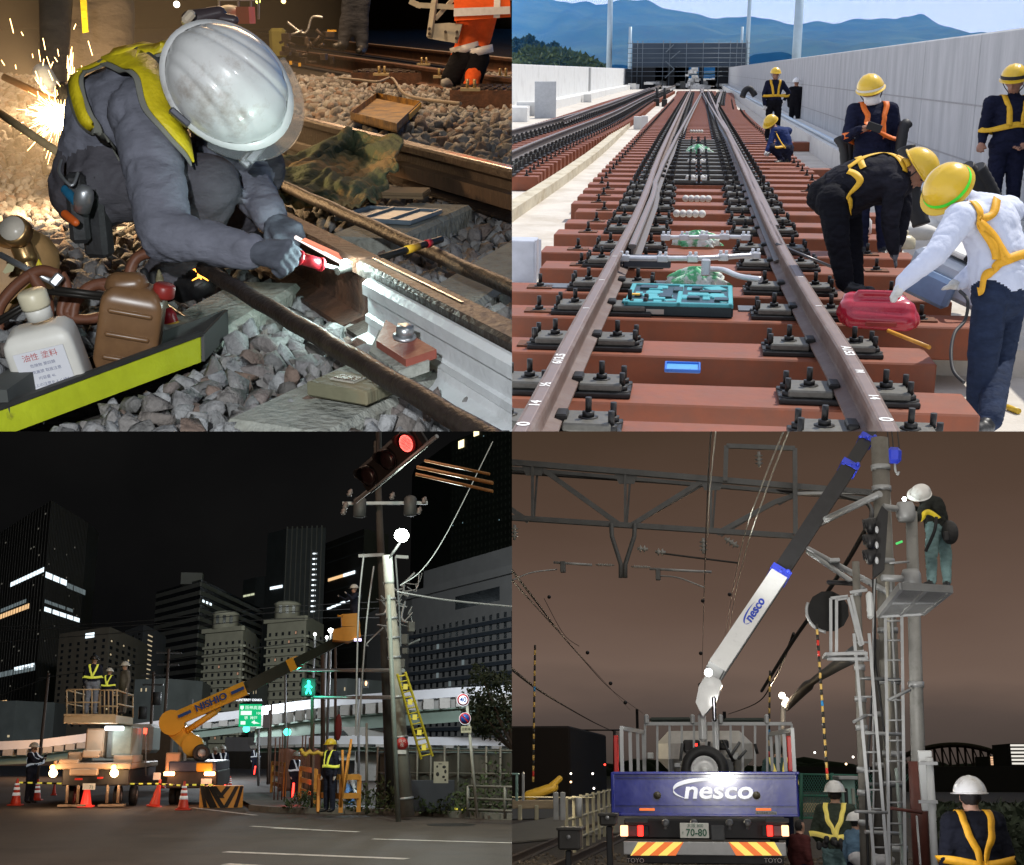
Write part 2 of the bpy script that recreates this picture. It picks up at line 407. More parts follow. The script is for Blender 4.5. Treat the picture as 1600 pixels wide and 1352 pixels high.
def harness(P,m,w=.045,belt=True,back=True,buckle=None):
 """work vest of straps: over both shoulders, crossed/parallel, round the waist"""
 J = P['J']; s = P['s']; side = (J['shR']-J['shL']).normalized(); sp = (J['chest']-J['pelvis']).normalized(); fr = side.cross(sp).normalized()
 be = J.get('belly') or(J['chest']+J['pelvis'])/2
 wst = J['pelvis']+sp*.12*s
 for e in(-1,1):
  sh = (J['shL']+J['shR'])/2+side*e*.11*s
  ft = [wst+side*e*.10*s+fr*.3,be+side*e*.10*s+fr*.3,J['chest']+side*e*.11*s+fr*.3,sh+sp*.02+fr*.12,sh+sp*.07*s]
  bk = [sh+sp*.07*s,sh+sp*.02-fr*.12,J['chest']+side*e*.10*s-fr*.3,be+side*e*.04*s-fr*.3,wst+side*e*.06*s-fr*.3]
  strap(P,ft+bk[1:],w*s,m)
 if belt:
  k = 14; strap(P,[wst+(side*cos(2*pi*i/k)+fr*sin(2*pi*i/k))*.35*s for i in range(k+1)],w*s*1.1,m,'waist_strap',n=3)
def standing(cell,x,y,z=0,h=1.7,rz=0,pose=None):
 """joints of an upright person whose feet are at (x, y, z), facing rz (0 = towards the viewer), height h"""
 s = h/1.7; R = Matrix.Rotation(rz,3,'Z'); o = V((x,y,z))
 j = dict(head=(0,-.02,1.56),neck=(0,0,1.40),chest=(0,0,1.24),belly=(0,-.01,1.10),pelvis=(0,0,.96),shL=(-.165,0,1.36),shR=(.165,0,1.36),elL=(-.235,.02,1.10),elR=(.235,.02,1.10),wrL=(-.24,-.05,.87),wrR=(.24,-.05,.87),hiL=(-.095,0,.90),hiR=(.095,0,.90),knL=(-.11,-.01,.50),knR=(.11,-.01,.50),anL=(-.12,.01,.10),anR=(.12,.01,.10),toL=(-.14,-.15,.045),toR=(.14,-.15,.045))
 if pose: j.update(pose)
 J = {k:o+R@(V(v)*s) for k,v in j.items()}
 J['face'] = R@V((pose or{}).get('face',(0,-1,0))) if not pose or 'face' not in pose else R@V(pose['face'])
 return J
def hand(P_or_parent,wrist,d,palm,m,s=1.,curl=.5,name='glove',flip=1,voxel=.004,cuff=None):
 """palm and five fingers; d = direction of the fingers, palm = normal out of the palm"""
 w = V(wrist); d = V(d).normalized(); n = V(palm); n = (n-d*n.dot(d)).normalized(); x = d.cross(n)*flip
 mb = MB()
 mb.caps(w-d*.05*s,w+d*.01*s,.036*s,.033*s,n,.85)
 for k in range(4):
  o = x*(.022*(1.5-k))*s
  base = w+d*.085*s+o*1.0
  mb.caps(w+d*.02*s+o*.6,base,.018*s,.015*s)
  L = [.085,.095,.088,.068][k]*s; p = base; a = curl*.35
  for j,f in enumerate((.42,.33,.25)):
   a+=curl*(.55+.25*j); q = p+(d*cos(a)+n*sin(a))*L*f; mb.caps(p,q,(.0125-.001*j)*s,(.0115-.001*j)*s); p = q
 p = w+d*.025*s+x*.028*s; q = p+(x*.5+d*.6+n*.45).normalized()*.045*s; mb.caps(p,q,.017*s,.014*s)
 r = q+(x*.1+d*.8+n*(.3+curl*.5)).normalized()*.035*s; mb.caps(q,r,.0135*s,.012*s)
 me = remesh(mb,voxel*s,2,name); me.materials.append(m)
 return link(name,me,P_or_parent)
 # shared builders
RAILP = [(-.062,0),(.062,0),(.062,.010),(.012,.026),(.009,.036),(.009,.110),(.033,.124),(.0335,.146),(.026,.153),(-.026,.153),(-.0335,.146),(-.033,.124),(-.009,.110),(-.009,.036),(-.012,.026),(-.062,.010)]
def rail(pts,m,label,group=None,name='rail',k=1.,z0=0.,top=None,cat='rail'):
 pts = [V(p) for p in pts]; loc = pts[0].copy()
 mb = MB().use(m); mb.sweep(local([p-V((0,0,.153*k)) for p in pts],loc),[(a*k,b*k) for a,b in RAILP])
 if top:
  mb.use(top); mb.sweep(local([p for p in pts],loc),[(-.019*k,0),(.019*k,0),(.015*k,.0016),(-.015*k,.0016)])
 o = mb.build(name,None,None,loc); tag(o,label,cat,group); return o
def stone_shapes(n,seed=1,flat=.75):
 rng = RND(seed); out = []
 for i in range(n):
  bm = bmesh.new()
  for k in range(13):
   v = V((rng.gauss(0,1),rng.gauss(0,1),rng.gauss(0,1))).normalized()*rng.uniform(.40,.55)
   bm.verts.new((v.x*rng.uniform(.9,1.2),v.y,v.z*flat))
  r = bmesh.ops.convex_hull(bm,input=bm.verts); bmesh.ops.delete(bm,geom=[g for g in r['geom_interior'] if isinstance(g,bmesh.types.BMVert)],context='VERTS')
  bmesh.ops.triangulate(bm,faces=bm.faces); bm.verts.index_update()
  out.append((np.array([v.co[:] for v in bm.verts]),np.array([[v.index for v in f.verts] for f in bm.faces]))); bm.free()
 return out
def scatter(name,pts,sizes,shapes,m,label,seed=3,cat='gravel'):
 """one mesh of many stones"""
 rg = np.random.default_rng(seed); vs = []; fs = []; off = 0
 for(x,y,z),s in zip(pts,sizes):
  v,f = shapes[rg.integers(len(shapes))]
  q = Quaternion(rg.normal(size=4)).normalized() if False else Quaternion([float(t) for t in rg.normal(size=4)]).normalized()
  R = np.array(q.to_matrix()); w = (v*s*np.array([1,rg.uniform(.75,1),rg.uniform(.7,1)]))@R.T+np.array([x,y,z])
  vs.append(w); fs.append(f+off); off+=len(v)
 vs = np.concatenate(vs); fs = np.concatenate(fs)
 me = bpy.data.meshes.new(name); me.vertices.add(len(vs)); me.vertices.foreach_set('co',vs.ravel().astype(np.float32))
 me.loops.add(len(fs)*3); me.loops.foreach_set('vertex_index',fs.ravel().astype(np.int32))
 me.polygons.add(len(fs)); me.polygons.foreach_set('loop_start',np.arange(0,len(fs)*3,3,dtype=np.int32))
 me.update(calc_edges=True); me.materials.append(m)
 o = link(name,me); tag(o,label,cat,None,'stuff'); return o
def stone_mat(key,cols,rough=.85):
 """each stone its own tone, by island"""
 def fn(nt,b,out):
  N = nt.nodes; L = nt.links; g = N.new('ShaderNodeNewGeometry'); r = N.new('ShaderNodeValToRGB'); L.new(g.outputs['Random Per Island'],r.inputs[0])
  r.color_ramp.interpolation = 'LINEAR'
  while len(r.color_ramp.elements)<len(cols): r.color_ramp.elements.new(.5)
  for i,c in enumerate(cols): r.color_ramp.elements[i].position = i/(len(cols)-1); r.color_ramp.elements[i].color = (*c,1)
  mx = N.new('ShaderNodeMix'); mx.data_type = 'RGBA'; mx.blend_type = 'MULTIPLY'; mx.inputs[0].default_value = 1
  L.new(r.outputs[0],mx.inputs[6]); L.new(out,mx.inputs[7]); L.new(mx.outputs[2],b.inputs['Base Color'])
 return mat(key,(.8,.8,.8),rough,var=.3,scale=55,bump=.5,bscale=90,fn=fn)
 # A: repair of a rail at night
def build_A():
 use(A); c = A; g = c.G; Dp = c.D
 lamp('SPOT',(-.30,-.45,1.15),290,(.93,.97,1),.035,Dp(480,430,3.0),66,.9)
 lamp('SPOT',(.9,1.2,1.9),26,(.93,.95,1),.10,Dp(420,330,3.1),80,.8)
 lamp('POINT',Dp(92,178,4.3),60,(1,.66,.34),.06)
 lamp('POINT',Dp(60,-60,8),200,(1,.62,.3),.4)
 lamp('POINT',Dp(640,-420,8.0),130,(1,.72,.45),.3); lamp('AREA',(-1.5,13,5),560,(1,.66,.38),3,(-1.5,14,0)); lamp('POINT',(-3,24,5),420,(1,.62,.35),.5)  # unseen warm lamps added to brighten the far tracks
 lamp('POINT',Dp(533,405,2.68),3.2,(.75,1,.95),.02)
 soil = struct(MB().add([(-9,-1,-.055),(3,-1,-.055),(3,70,-.055),(-30,70,-.055)],[(0,1,2,3)]).build('ground',mat('dark_soil',(.035,.03,.025),.95,var=.4,scale=12,bump=1)))
 bd = MB().use(mat('night_dark',(.016,.012,.009),1,var=.6,scale=.5))
 bd.sheet(lambda u,v:V((-34+40*u,62,-1+14*v)),4,2)
 o = bd.build('dark_night_sky'); o['kind'] = 'structure'
 rng = RND(5); P = []; S = []
 def band(z0,z1,sp,s0,s1,lay):
  y = z0
  while y<z1:
   x = -.42*y-.15
   while x<.12:
    for l in range(lay):
     s = rng.uniform(s0,s1); P.append((x+rng.uniform(-.4,.4)*sp,y+rng.uniform(-.4,.4)*sp,-.035+l*.028+rng.uniform(-.012,.012)+.02*sin(x*2.3)*cos(y*1.9))); S.append(s)
    x+=sp*rng.uniform(.85,1.15)
   y+=sp*.95
 band(1.7,3.6,.043,.046,.082,2); band(3.6,6.4,.052,.05,.085,1); band(6.4,15,.10,.08,.14,1)
 inbox = lambda p: (lambda q:515<q[1]+.375*q[0]-0<712 and q[0]<318 and q[2]<2.62)(c.px(p))
 kp = [i for i in range(len(P)) if not inbox(P[i])]; P = [P[i] for i in kp]; S = [S[i] for i in kp]
 SM = stone_mat('ballast_stone',[(.16,.15,.14),(.36,.37,.38),(.22,.19,.17),(.44,.45,.46),(.27,.26,.26),(.24,.16,.12),(.34,.35,.37)])
 scatter('ballast',P,S,stone_shapes(14),SM,'grey and brown broken stone between the sleepers and rails')
 rng2 = RND(9); P = [(rng2.uniform(-1.1,-.62),rng2.uniform(1.95,2.6),.035+rng2.uniform(0,.02)) for i in range(0)]
 conc = mat('old_concrete',(.36,.37,.33),.9,var=.25,scale=14,bump=.6,bscale=50,c2=(.16,.15,.12),amt=.42,s2=7)
 def sleeper(p,q,w,label,z=.03,th=.10):
  a = g(*p,z); b = g(*q,z); loc = a.copy(); mb = MB(); R = Matrix.Rotation(math.atan2((b-a).y,(b-a).x),3,'Z')
  L = (b-a).length; mb.box(((b-a)/2)-V((0,0,th/2)),(L,w,th),R=R,ch=.012)
  o = mb.build('sleeper',conc,None,loc); tag(o,label,'sleeper','concrete sleepers of the track under repair'); return o
 sleeper((425,668),(668,548),.20,'pale worn concrete sleeper under the red clamp plate and the wooden block')
 sleeper((690,472),(835,380),.17,'concrete sleeper reaching out of the picture beside the thick dark pipe')
 sleeper((560,372),(690,318),.22,'blue-grey concrete slab under the loose tool tray beside the blanket',.045)
 sleeper((280,520),(420,440),.17,'bluish concrete sleeper beside the wrenches near the kneeling worker')
 rust = mat('rail_rust',(.13,.062,.038),.62,.35,var=.35,scale=22,bump=.3,c2=(.055,.035,.03),amt=.45,s2=6)
 dark = mat('rail_dark',(.055,.04,.034),.5,.5,var=.3,scale=20,bump=.25,c2=(.12,.09,.07),amt=.35,s2=9)
 shine = mat('rail_worn_steel',(.42,.36,.33),.22,1.,var=.2,scale=30)
 white = mat('white_rail_paint',(.70,.72,.74),.5,var=.08,scale=14,bump=.15,c2=(.45,.46,.46),amt=.30,s2=9)
 zt = .155
 def lineG(p,q,z,ext0=0,ext1=0):
  a = g(*p,z); b = g(*q,z); d = b-a; return a-d*ext0,b+d*ext1
 a,b = lineG((469,350),(574,402),zt,1.6,0)
 rail([a,b],rust,'rusty brown rail held by the kneeling worker and cut open at the weld',k=1.0)
 a2,b2 = lineG((580,405),(800,514),zt,0,.25)
 r = rail([a2,b2],dark,'dark rail with its near side painted white, right of the weld',k=1.0)
 m = MB(); m.bar(local([a2],a2)[0]+V((.004,0,.0015)),(b2-a2)*.55+V((.004,0,.0015)),.005,.002); m.build('worn_line',shine,r)
 d = (b2-a2).normalized(); sd = d.cross(V((0,0,1))); sd = -sd if sd.y>0 else sd
 a3 = g(583,430,zt)+sd*.0; a3 = a2+d*.10; b3 = b2+d*.2
 fp = MB()
 prof = [(.034,.0),(.085,.006),(.085,.012),(.048,.024),(.045,.040),(.052,.046),(.052,.060),(.045,.064),(.045,.098),(.056,.104),(.056,.126),(.044,.136),(.036,.136)]
 pf = [(q if True else 0,w) for q,w in prof]
 sg = 1 if frame(d)[0].dot(sd)>0 else-1
 fp.sweep(local([a3-V((0,0,zt)),b3-V((0,0,zt))],a3),[(sg*q,w) for q,w in pf])
 o = fp.build('fishplate',white,None,a3); tag(o,'white painted fishplate bolted along the dark rail','fishplate')
 nut = MB().use(white)
 def nutat(mb,p,ax,r=.022,L=.045):
  mb.lathe([(r*1.25,0),(r*1.25,.005)],p,ax,16); mb.lathe([(r,.005),(r,.022)],p,ax,6); mb.cyl(V(p)+V(ax)*.02,V(p)+V(ax)*L,r*.55,10)
 for px,py in((616,470),(700,520)):
  n = MB(); pp = g(px,py,.075); nutat(n,V((0,0,0)),sd,.013,.034); n.build('nut',white,o,pp-a3+sd*.01)
 red = mat('red_oxide_paint',(.30,.085,.06),.5,var=.12,scale=18,bump=.1,c2=(.16,.06,.05),amt=.3,s2=12)
 galv = mat('galvanised_bolt',(.48,.50,.52),.38,.75,var=.2,scale=30)
 cp = [g(602,499,.075),g(678,545,.055),g(630,562,.055),g(588,536,.055)]
 cp = [g(603,500,.10),g(682,546,.10),g(634,562,.088),g(588,532,.088)]
 loc = cp[0].copy(); t = empty('clamp_plate',loc); tag(t,'red clamp plate with a big zinc bolt beside the white fishplate','clamp')
 m = MB(); m.prism(local(cp,loc),(0,0,-.016)); m.build('plate',red,t)
 m = MB(); m.prism([p-V((0,0,.0165))+V((-.012,-.012,0)) for p in local(cp,loc)],(0,0,-.02)); m.build('packing',conc,t)
 m = MB(); pb = g(632,528,.100)-loc; nutat(m,pb,V((.1,-.2,1)).normalized(),.017,.012); m.build('bolt',galv,t)
 m = MB().use(mat('black_clip',(.02,.017,.016),.45,.6,var=.3)); p = g(778,575,.06); loc = p.copy()
 m.box((0,0,-.03),(.10,.09,.03),.5); m.tube(spline([V((-.03,0,-.01)),V((-.02,-.03,.02)),V((.025,-.025,.03)),V((.03,.02,.02)),V((-.005,.03,.03)),V((-.02,.005,.035))]),.010,8)
 o = m.build('rail_clip',None,None,loc); tag(o,'black spring clip on the foot of the white painted rail','rail clip')
 def pipe(p,q,z,r,label,m=dark,e0=.3,e1=.2):
  a,b = lineG(p,q,z,e0,e1); mb = MB(); n = 24
  mb.tube([(b-a)*(i/n)+V((0,0,.0015*sin(i*1.9))) for i in range(n+1)],r,14); o = mb.build('pipe',m,None,a); tag(o,label,'pipe'); return o
 pipe((332,428),(742,672),.12,.0165,'thick dark steel pipe running in front, from the burning torch to the bottom',dark,.06)
 pipe((432,286),(800,452),.12,.017,'dark steel pipe between the white painted rail and the blanket',dark,.4)
 b4 = lineG((463,181),(800,262),.16,.7,.15); rail([b4[0],b4[1]],dark,'rail with a bright worn head behind the blanket',top=shine,k=1.05)
 b4 = lineG((503,84),(800,122),.16,.55,.2); rail([b4[0],b4[1]],rust,'brown rail in the second track, beside the grated plates',k=1.1)
 b4 = lineG((425,53),(712,82),.16,.4,.9); rail([b4[0],b4[1]],rust,'far brown rail with pale top, behind the walking worker',k=1.15,top=mat('pale_rail_top',(.5,.42,.33),.5,.5))
 b4 = lineG((480,345),(800,510),.16,0,0)
 tim = mat('dark_timber',(.075,.045,.028),.85,var=.35,scale=6,stretch=(1,6,1),bump=.5)
 def plank(p,q,z,w,h,label,m=tim,cat='timber',name='timber_beam',grp=None):
  a = g(*p,z); b = g(*q,z); mb = MB(); mb.bar(V((0,0,0)),b-a,w,h); o = mb.build(name,m,None,a); tag(o,label,cat,grp); return o
 plank((620,262),(820,318),.06,.07,.05,'dark timber strip lying beside the bright headed rail')
 def grate(p,w,d_,label):
  loc = g(*p,.10); t = empty('cable_cover',loc,-.12); tag(t,label,'cable cover','grated covers between the far rails')
  m = MB(); m.box((0,0,-.08),(w,d_,.16)); m.build('box',rust,t)
  m = MB(); n = 9
  for i in range(n): m.box((-w/2+w*(i+.5)/n,0,.008),(w/n*.6,d_*.98,.014))
  for j in(-.4,0,.4): m.box((0,d_*j,.017),(w,.012,.006))
  o = m.build('grating',dark,t); return t
 grate((615,112),.72,.55,'grated brown cover in the middle of the far track')
 grate((775,138),.62,.6,'grated brown cover at the seam edge behind the walking boots')
 yel = mat('yellow_tray_paint',(.30,.17,.04),.6,var=.3,scale=12,c2=(.10,.06,.03),amt=.5,s2=8,bump=.3); yb = mat('bright_yellow_band',(.75,.42,.03),.5)
 q = [g(547,175,.08),g(620,193,.08),g(657,158,.08),g(588,145,.08)]; loc = q[0]; t = empty('tray',loc); tag(t,'dirty yellow open steel tray lying on the ballast','tray')
 L = local(q,loc); m = MB(); m.prism([p-V((0,0,.05)) for p in L],(0,0,.01))
 for i in range(4): m.prism([L[i]-V((0,0,.05)),L[(i+1)%4]-V((0,0,.05)),L[(i+1)%4],L[i]],(V((0,0,0))+(L[(i+2)%4]-L[(i+1)%4]).normalized()*.008))
 m.build('pan',yel,t); m = MB(); m.prism([L[1].lerp(L[2],.45)-V((0,.012,.045)),L[2]-V((0,.012,.045)),L[2]-V((0,.012,.01)),L[1].lerp(L[2],.45)-V((0,.012,.01))],(.006,-.006,0)); m.build('band',yb,t)
 bl = mat('canvas_blanket',(.30,.215,.10),.95,var=.25,scale=6,bump=.6,bscale=60,c2=(.11,.145,.085),amt=.52,s2=2.2,soft=.03)
 e = [[(405,268),(470,240),(550,208),(628,220)],[(415,300),(480,275),(560,250),(622,262)],[(440,318),(490,306),(545,300),(606,288)],[(470,322),(520,326),(560,328),(588,322)]]
 zz = [[.12,.15,.19,.19],[.10,.11,.10,.13],[.08,.09,.08,.08],[.06,.06,.06,.06]]
 G4 = [[g(*e[j][i],zz[j][i]) for i in range(4)] for j in range(4)]; loc = G4[0][0].copy()
 def lerp4(a,t): t*=3; i = min(2,int(t)); return a[i].lerp(a[i+1],t-i)
 def bf(u,v):
  row = [lerp4(G4[j],u) for j in range(4)]; p = lerp4(row,v); w = 1
  n = .010*sin(u*13+3*sin(v*5))+.008*sin(v*17+4*sin(u*7))+.005*sin((u+v)*31+2*sin(u*11))+.0025*sin((u-v*1.3)*63)
  return p-loc+V((.012*sin(v*19),.012*sin(u*17),n+.01))
 m = MB(); m.sheet(bf,90,60); o = m.build('blanket',bl,None,loc); tag(o,'crumpled brown and green canvas blanket thrown over the rail','blanket')
 sm = o.modifiers.new('thick','SOLIDIFY'); sm.thickness = .006
 ply = mat('ribbed_brown_pad',(.23,.16,.09),.8,var=.2)
 loc = g(630,301,.07); t = empty('ribbed_pad',loc,-.12); tag(t,'brown ribbed sole pad lying by the corner of the blanket','pad')
 m = MB(); m.box((0,0,-.006),(.165,.15,.008)); m.build('sheet',ply,t)
 m0 = None
 for i in range(8):
  m = MB(); m.box((0,0,0),(.16,.011,.010)) if m0 is None else None
  if m0 is None: o = m0 = m.build('slat',ply,t,(0,-.065+.0186*i,.004))
  else: o = m0.copy(); c.col.objects.link(o); o.location = (0,-.065+.0186*i,.004)
 blue = mat('blue_grey_plastic',(.16,.21,.26),.4,var=.15,scale=15)
 loc = g(608,338,.052); t = empty('tool_tray',loc,-.35); tag(t,'shallow blue-grey plastic tray lying on the concrete slab','tray')
 m = MB(); m.box((0,0,0),(.25,.24,.006));
 for x in(-.125,-.04,.05,.125): m.box((x,0,.006),(.006,.24,.010))
 for y in(-.12,.12): m.box((0,y,.006),(.25,.006,.010))
 m.build('frame',blue,t)
 wood = mat('green_oiled_wood',(.20,.19,.12),.75,var=.25,scale=6,stretch=(1,5,1),c2=(.26,.17,.09),amt=.35,bump=.3)
 loc = g(549,606,.05); t = empty('stamped_block',loc,-.52); tag(t,'flat wooden block with a stamped bar label on the pale sleeper','wooden block')
 m = MB(); m.box((0,0,0),(.125,.085,.025),ch=.003); m.build('block',wood,t)
 m = MB(); m.box((-.01,.005,.0135),(.05,.035,.002)); m.build('label',mat('pale_label',(.42,.40,.34),.7),t)
 m = MB().use(dark)
 for i in range(9): m.box((-.03+.005*i,.005,.0152),(.0016+.001*(i%3),.024,.001))
 o = m.build('bars',None,t); o['kind'] = 'stuff'
 t0 = g(533,412,.19); loc = t0.copy(); t = empty('welding_torch',loc); tag(t,'small welding torch with red grip, its tip at the glowing weld','torch')
 P0 = Dp(443,397,2.62)-loc; P1 = Dp(465,402,2.64)-loc; P2 = Dp(503,414,2.68)-loc; P3 = Dp(527,420,2.72)-loc
 m = MB(); m.cyl(P1,P2,.013,12); m.cyl(P1,P1.lerp(P2,.12),.016,12); m.cyl(P1.lerp(P2,.88),P2,.015,12); m.build('grip',mat('red_plastic',(.42,.02,.03),.35),t)
 m = MB(); m.cyl(P0,P1,.011,12); m.cyl(P2,P3,.005,8); m.build('tube',galv,t)
 ha = Dp(462,371,2.85); hb = Dp(538,413,2.76)
 m = MB(); m.tube([V((0,0,0)),(hb-ha)],.0045,8); o = m.build('filler_rod',glow('hot_rod',(1,.85,.8),1.6),None,ha); tag(o,'thin bright rod held to the weld by the far glove','rod')
 m = MB(); q = [Dp(476,372,2.84),Dp(556,408,2.78),Dp(548,414,2.76),Dp(470,376,2.82)];
 m.prism(local(q,q[0]),(0,.004,0)); o = m.build('hot_strip',glow('hot_pink',(1,.22,.12),.9),None,q[0]); tag(o,'red hot strip of metal beside the filler rod','hot metal')
 m = MB(); m.ell((0,0,0),(.013,.010,.010)); m.ell((.012,0,-.004),(.016,.009,.006)); o = m.build('weld_pool',glow('weld_white',(.8,1,.95),14),None,Dp(540,412,2.74)); tag(o,'dazzling green-white molten spot on the rail joint','weld')
 a = Dp(527,424,2.70); b = Dp(690,374,2.95); loc = a.copy(); t = empty('marking_stick',loc); tag(t,'black round stick with a yellow and a red band across the rail','stick')
 m = MB(); m.tube([V(),b-a],[.0085,.0078],10); m.build('shaft',mat('black_stick',(.02,.018,.016),.5,var=.4),t)
 for f0,f1,mm in((.64,.76,yb),(.84,.885,mat('red_plastic'))):
  m = MB(); m.cyl((b-a)*f0,(b-a)*f1,.0095,12); m.build('band',mm,t)
 m = MB().use(glow('flame_orange',(1,.35,.04),5)); loc = Dp(318,427,2.9)
 for i in range(9):
  rg = RND(i); m.caps(V((rg.uniform(-.02,.02),0,rg.uniform(-.006,.008))),V((rg.uniform(-.03,.03),0,rg.uniform(-.02,.02))),.004,.001)
 o = m.build('flame',None,None,loc); tag(o,'small orange flame under the kneeling worker\'s sleeve','flame')
 # kneeling worker
 hood = cloth('grey_hoodie',(.20,.205,.25),.18,scale=7); trou = cloth('grey_trousers',(.10,.095,.11),.2)
 glv = cloth('grey_work_glove',(.12,.13,.16),.3,bump=.8)
 F = V((.74,.22,-.63)); U = V((.18,-.80,.50))
 J = dict(head=Dp(350,152,2.88),neck=Dp(278,122,3.02),chest=Dp(222,150,3.05),belly=Dp(178,200,3.10),pelvis=Dp(166,262,3.14),shL=Dp(226,178,2.90),shR=Dp(300,118,3.22),elL=Dp(258,368,2.72),wrL=Dp(388,392,2.64),elR=Dp(392,292,3.10),wrR=Dp(424,340,2.98),hiL=Dp(170,290,3.04),hiR=Dp(200,280,3.26),knL=Dp(326,292,2.96),knR=Dp(398,262,3.16),anL=Dp(262,432,3.10),anR=Dp(350,372,3.35),toL=Dp(312,446,3.05),toR=Dp(400,385,3.3),face=F,up=U,hdL=Dp(424,397,2.62),hdR=Dp(450,362,2.9))
 Pn = person('crouching welder in grey hoodie and yellow harness bent over the rail',J,1.03,hood,trou,SKIN_D,glv,BOOT,.0095,bulk=1.12,stout=.86,hands=False,wrinkle=.0042,hair=HAIR,eyes=False)
 vest = Pn['o']
 hw = mat('white_helmet',(.80,.80,.79),.30,var=.07,coat=.4,c2=(.42,.36,.30),amt=.36,s2=9,soft=.10,bump=.05)
 Fh = V((.70,.10,-.66)).normalized(); Uh = V((.10,-.90,.42)); Uh = (Uh-Fh*Uh.dot(Fh)).normalized(); Rh = Matrix((Fh.cross(Uh).normalized(),Fh,Uh)).transposed()
 H = Dp(354,133,2.80)-Pn['loc']
 def hp(a,t):
  k = 1.0; x = cos(a)*.132*cos(t); y = sin(a)*.155*cos(t); z = .140*sin(t)
  grv = 0
  for x0,w,dpt in((.0,.020,.004),(.048,.006,-.004),(-.048,.006,-.004),(.085,.006,-.004),(-.085,.006,-.004)):
   xx = x-x0*(1+.35*y/.155)
   grv+=dpt*math.exp(-(xx/w)**2)*(1 if z>.03 else max(0,z/.03))
  n = V((x/.132**2,y/.155**2,z/.15**2)).normalized()
  return H+Rh@((V((x,y,z))+n*grv)*.90)
 m = MB().use(hw,True); m.sheet(lambda u,v:hp(2*pi*u,v*pi/2*.99),96,40); m.add([hp(2*pi*i/96,pi/2*.99) for i in range(96)],[tuple(range(96))])
 n = 48
 def br(i,v):
  a = 2*pi*i/n; f = max(0,-sin(a))**3*.004+max(0,sin(a))**3*.012; w = .010+f; rr = (0,1,1,0)[v]; z = (.012,.004,-.008,-.012)[v]
  return H+Rh@(V((cos(a)*(.132+w*rr),sin(a)*(.155+w*rr),z))*.90)
 m.use(hw,False); m.add([br(i,v) for v in range(4) for i in range(n)],[(v*n+i,v*n+(i+1)%n,(v+1)*n+(i+1)%n,(v+1)*n+i) for v in range(3) for i in range(n)],True)
 ho = m.build('helmet',None,vest)
 clear = mat('clear_visor',(.85,.88,.9),.12,trans=.85,ior=1.15,var=.02,alpha=.42)
 m = MB().use(clear,True)
 m.sheet(lambda u,v:H+Rh@(V((cos(pi*(.08+.84*u))*(.136+.018*v),.01+sin(pi*(.08+.84*u))*(.158+.042*v),-.006+.004*v))*.90),30,5); o = m.build('visor',None,ho)
 o.modifiers.new('t','SOLIDIFY').thickness = .003
 m = MB().use(mat('grey_helmet_clip',(.10,.10,.12),.4,.3));
 m.box(H+Rh@V((.124,-.03,.005)),(.014,.05,.026),R=Rh,ch=.003); m.build('clip',None,ho)
 m = MB().use(galv); m.box(H+Rh@V((.06,.14,-.02)),(.07,.02,.02),R=Rh,ch=.003); m.box(H+Rh@V((.08,.135,-.04)),(.05,.025,.018),R=Rh,ch=.003); m.build('lamp_bracket',None,ho)
 m = MB().use(mat('dark_tinted_clip',(.06,.045,.05),.35)); q = Dp(298,32,2.88)-Pn['loc']; m.caps(q,Dp(342,22,2.90)-Pn['loc'],.022,.018); m.caps(Dp(330,27,2.9)-Pn['loc'],Dp(365,32,2.9)-Pn['loc'],.014,.012); m.build('neck_lamp',None,ho)
 m = MB().use(mat('clear_tan_lens',(.6,.5,.38),.15,var=.1)); m.box(Dp(294,28,2.84)-Pn['loc'],(.035,.02,.03),R=Rh,ch=.006); m.build('lens',None,ho)
 Lw = J['wrL']-Pn['loc']; Rw = J['wrR']-Pn['loc']
 hand(vest,Lw+(Lw-(J['elL']-Pn['loc'])).normalized()*.02,Dp(440,396,2.60)-J['wrL'],(0.1,.55,-.75),glv,.82,1.5,'glove',1,.0045)
 hand(vest,Rw+(Rw-(J['elR']-Pn['loc'])).normalized()*.02,Dp(452,362,2.92)-J['wrR'],(.2,.3,-.9),glv,.82,1.3,'glove',-1,.0045)
 yv = mat('yellow_reflective',(.78,.62,.02),.45,var=.18,scale=25,bump=.25,spec=.6); gb = mat('grey_webbing',(.22,.22,.19),.85)
 lo = Pn['loc']; r = lambda px,py,d: Dp(px,py,d)-lo
 pts = [r(178,82,3.0),r(212,92,2.9),r(238,125,2.85),r(256,160,2.8),r(278,200,2.8),r(290,240,2.85)]
 strap(Pn,pts,.095,gb,'strap_edge',.012); strap(Pn,pts,.070,yv,'strap',.018)
 pts = [r(128,108,3.05),r(165,85,2.98),r(205,62,2.98),r(245,48,3.0),r(282,34,3.05)]
 strap(Pn,pts,.075,gb,'strap_edge',.012); strap(Pn,pts,.055,yv,'strap',.018)
 pts = [r(215,88,2.95),r(240,68,2.95),r(262,60,2.95),r(285,46,3.0)]
 strap(Pn,pts,.06,gb,'strap_edge',.016); strap(Pn,pts,.045,yv,'strap',.022)
 pts = [r(122,118,3.0),r(123,160,2.95),r(130,200,2.9),r(142,228,2.9),r(162,245,2.88)]
 strap(Pn,pts,.05,gb,'strap_edge',.012); strap(Pn,pts[:3],.03,yv,'strap',.018)
 m = MB().use(mat('black_tool_pouch',(.03,.03,.032),.6,var=.3,bump=.4)); m.box(Dp(122,325,2.95)-lo,(.045,.05,.16),.2,ch=.01); m.box(Dp(150,335,3.0)-lo,(.06,.05,.2),-.2,ch=.01); o = m.build('tool_pouch',None,vest)
 m = MB().use(mat('blue_grip',(.02,.14,.26),.4)); m.caps(Dp(103,297,2.92)-lo,Dp(120,318,2.9)-lo,.012,.010); m.caps(Dp(112,296,2.94)-lo,Dp(130,330,2.9)-lo,.006,.006); m.build('pliers',None,vest)
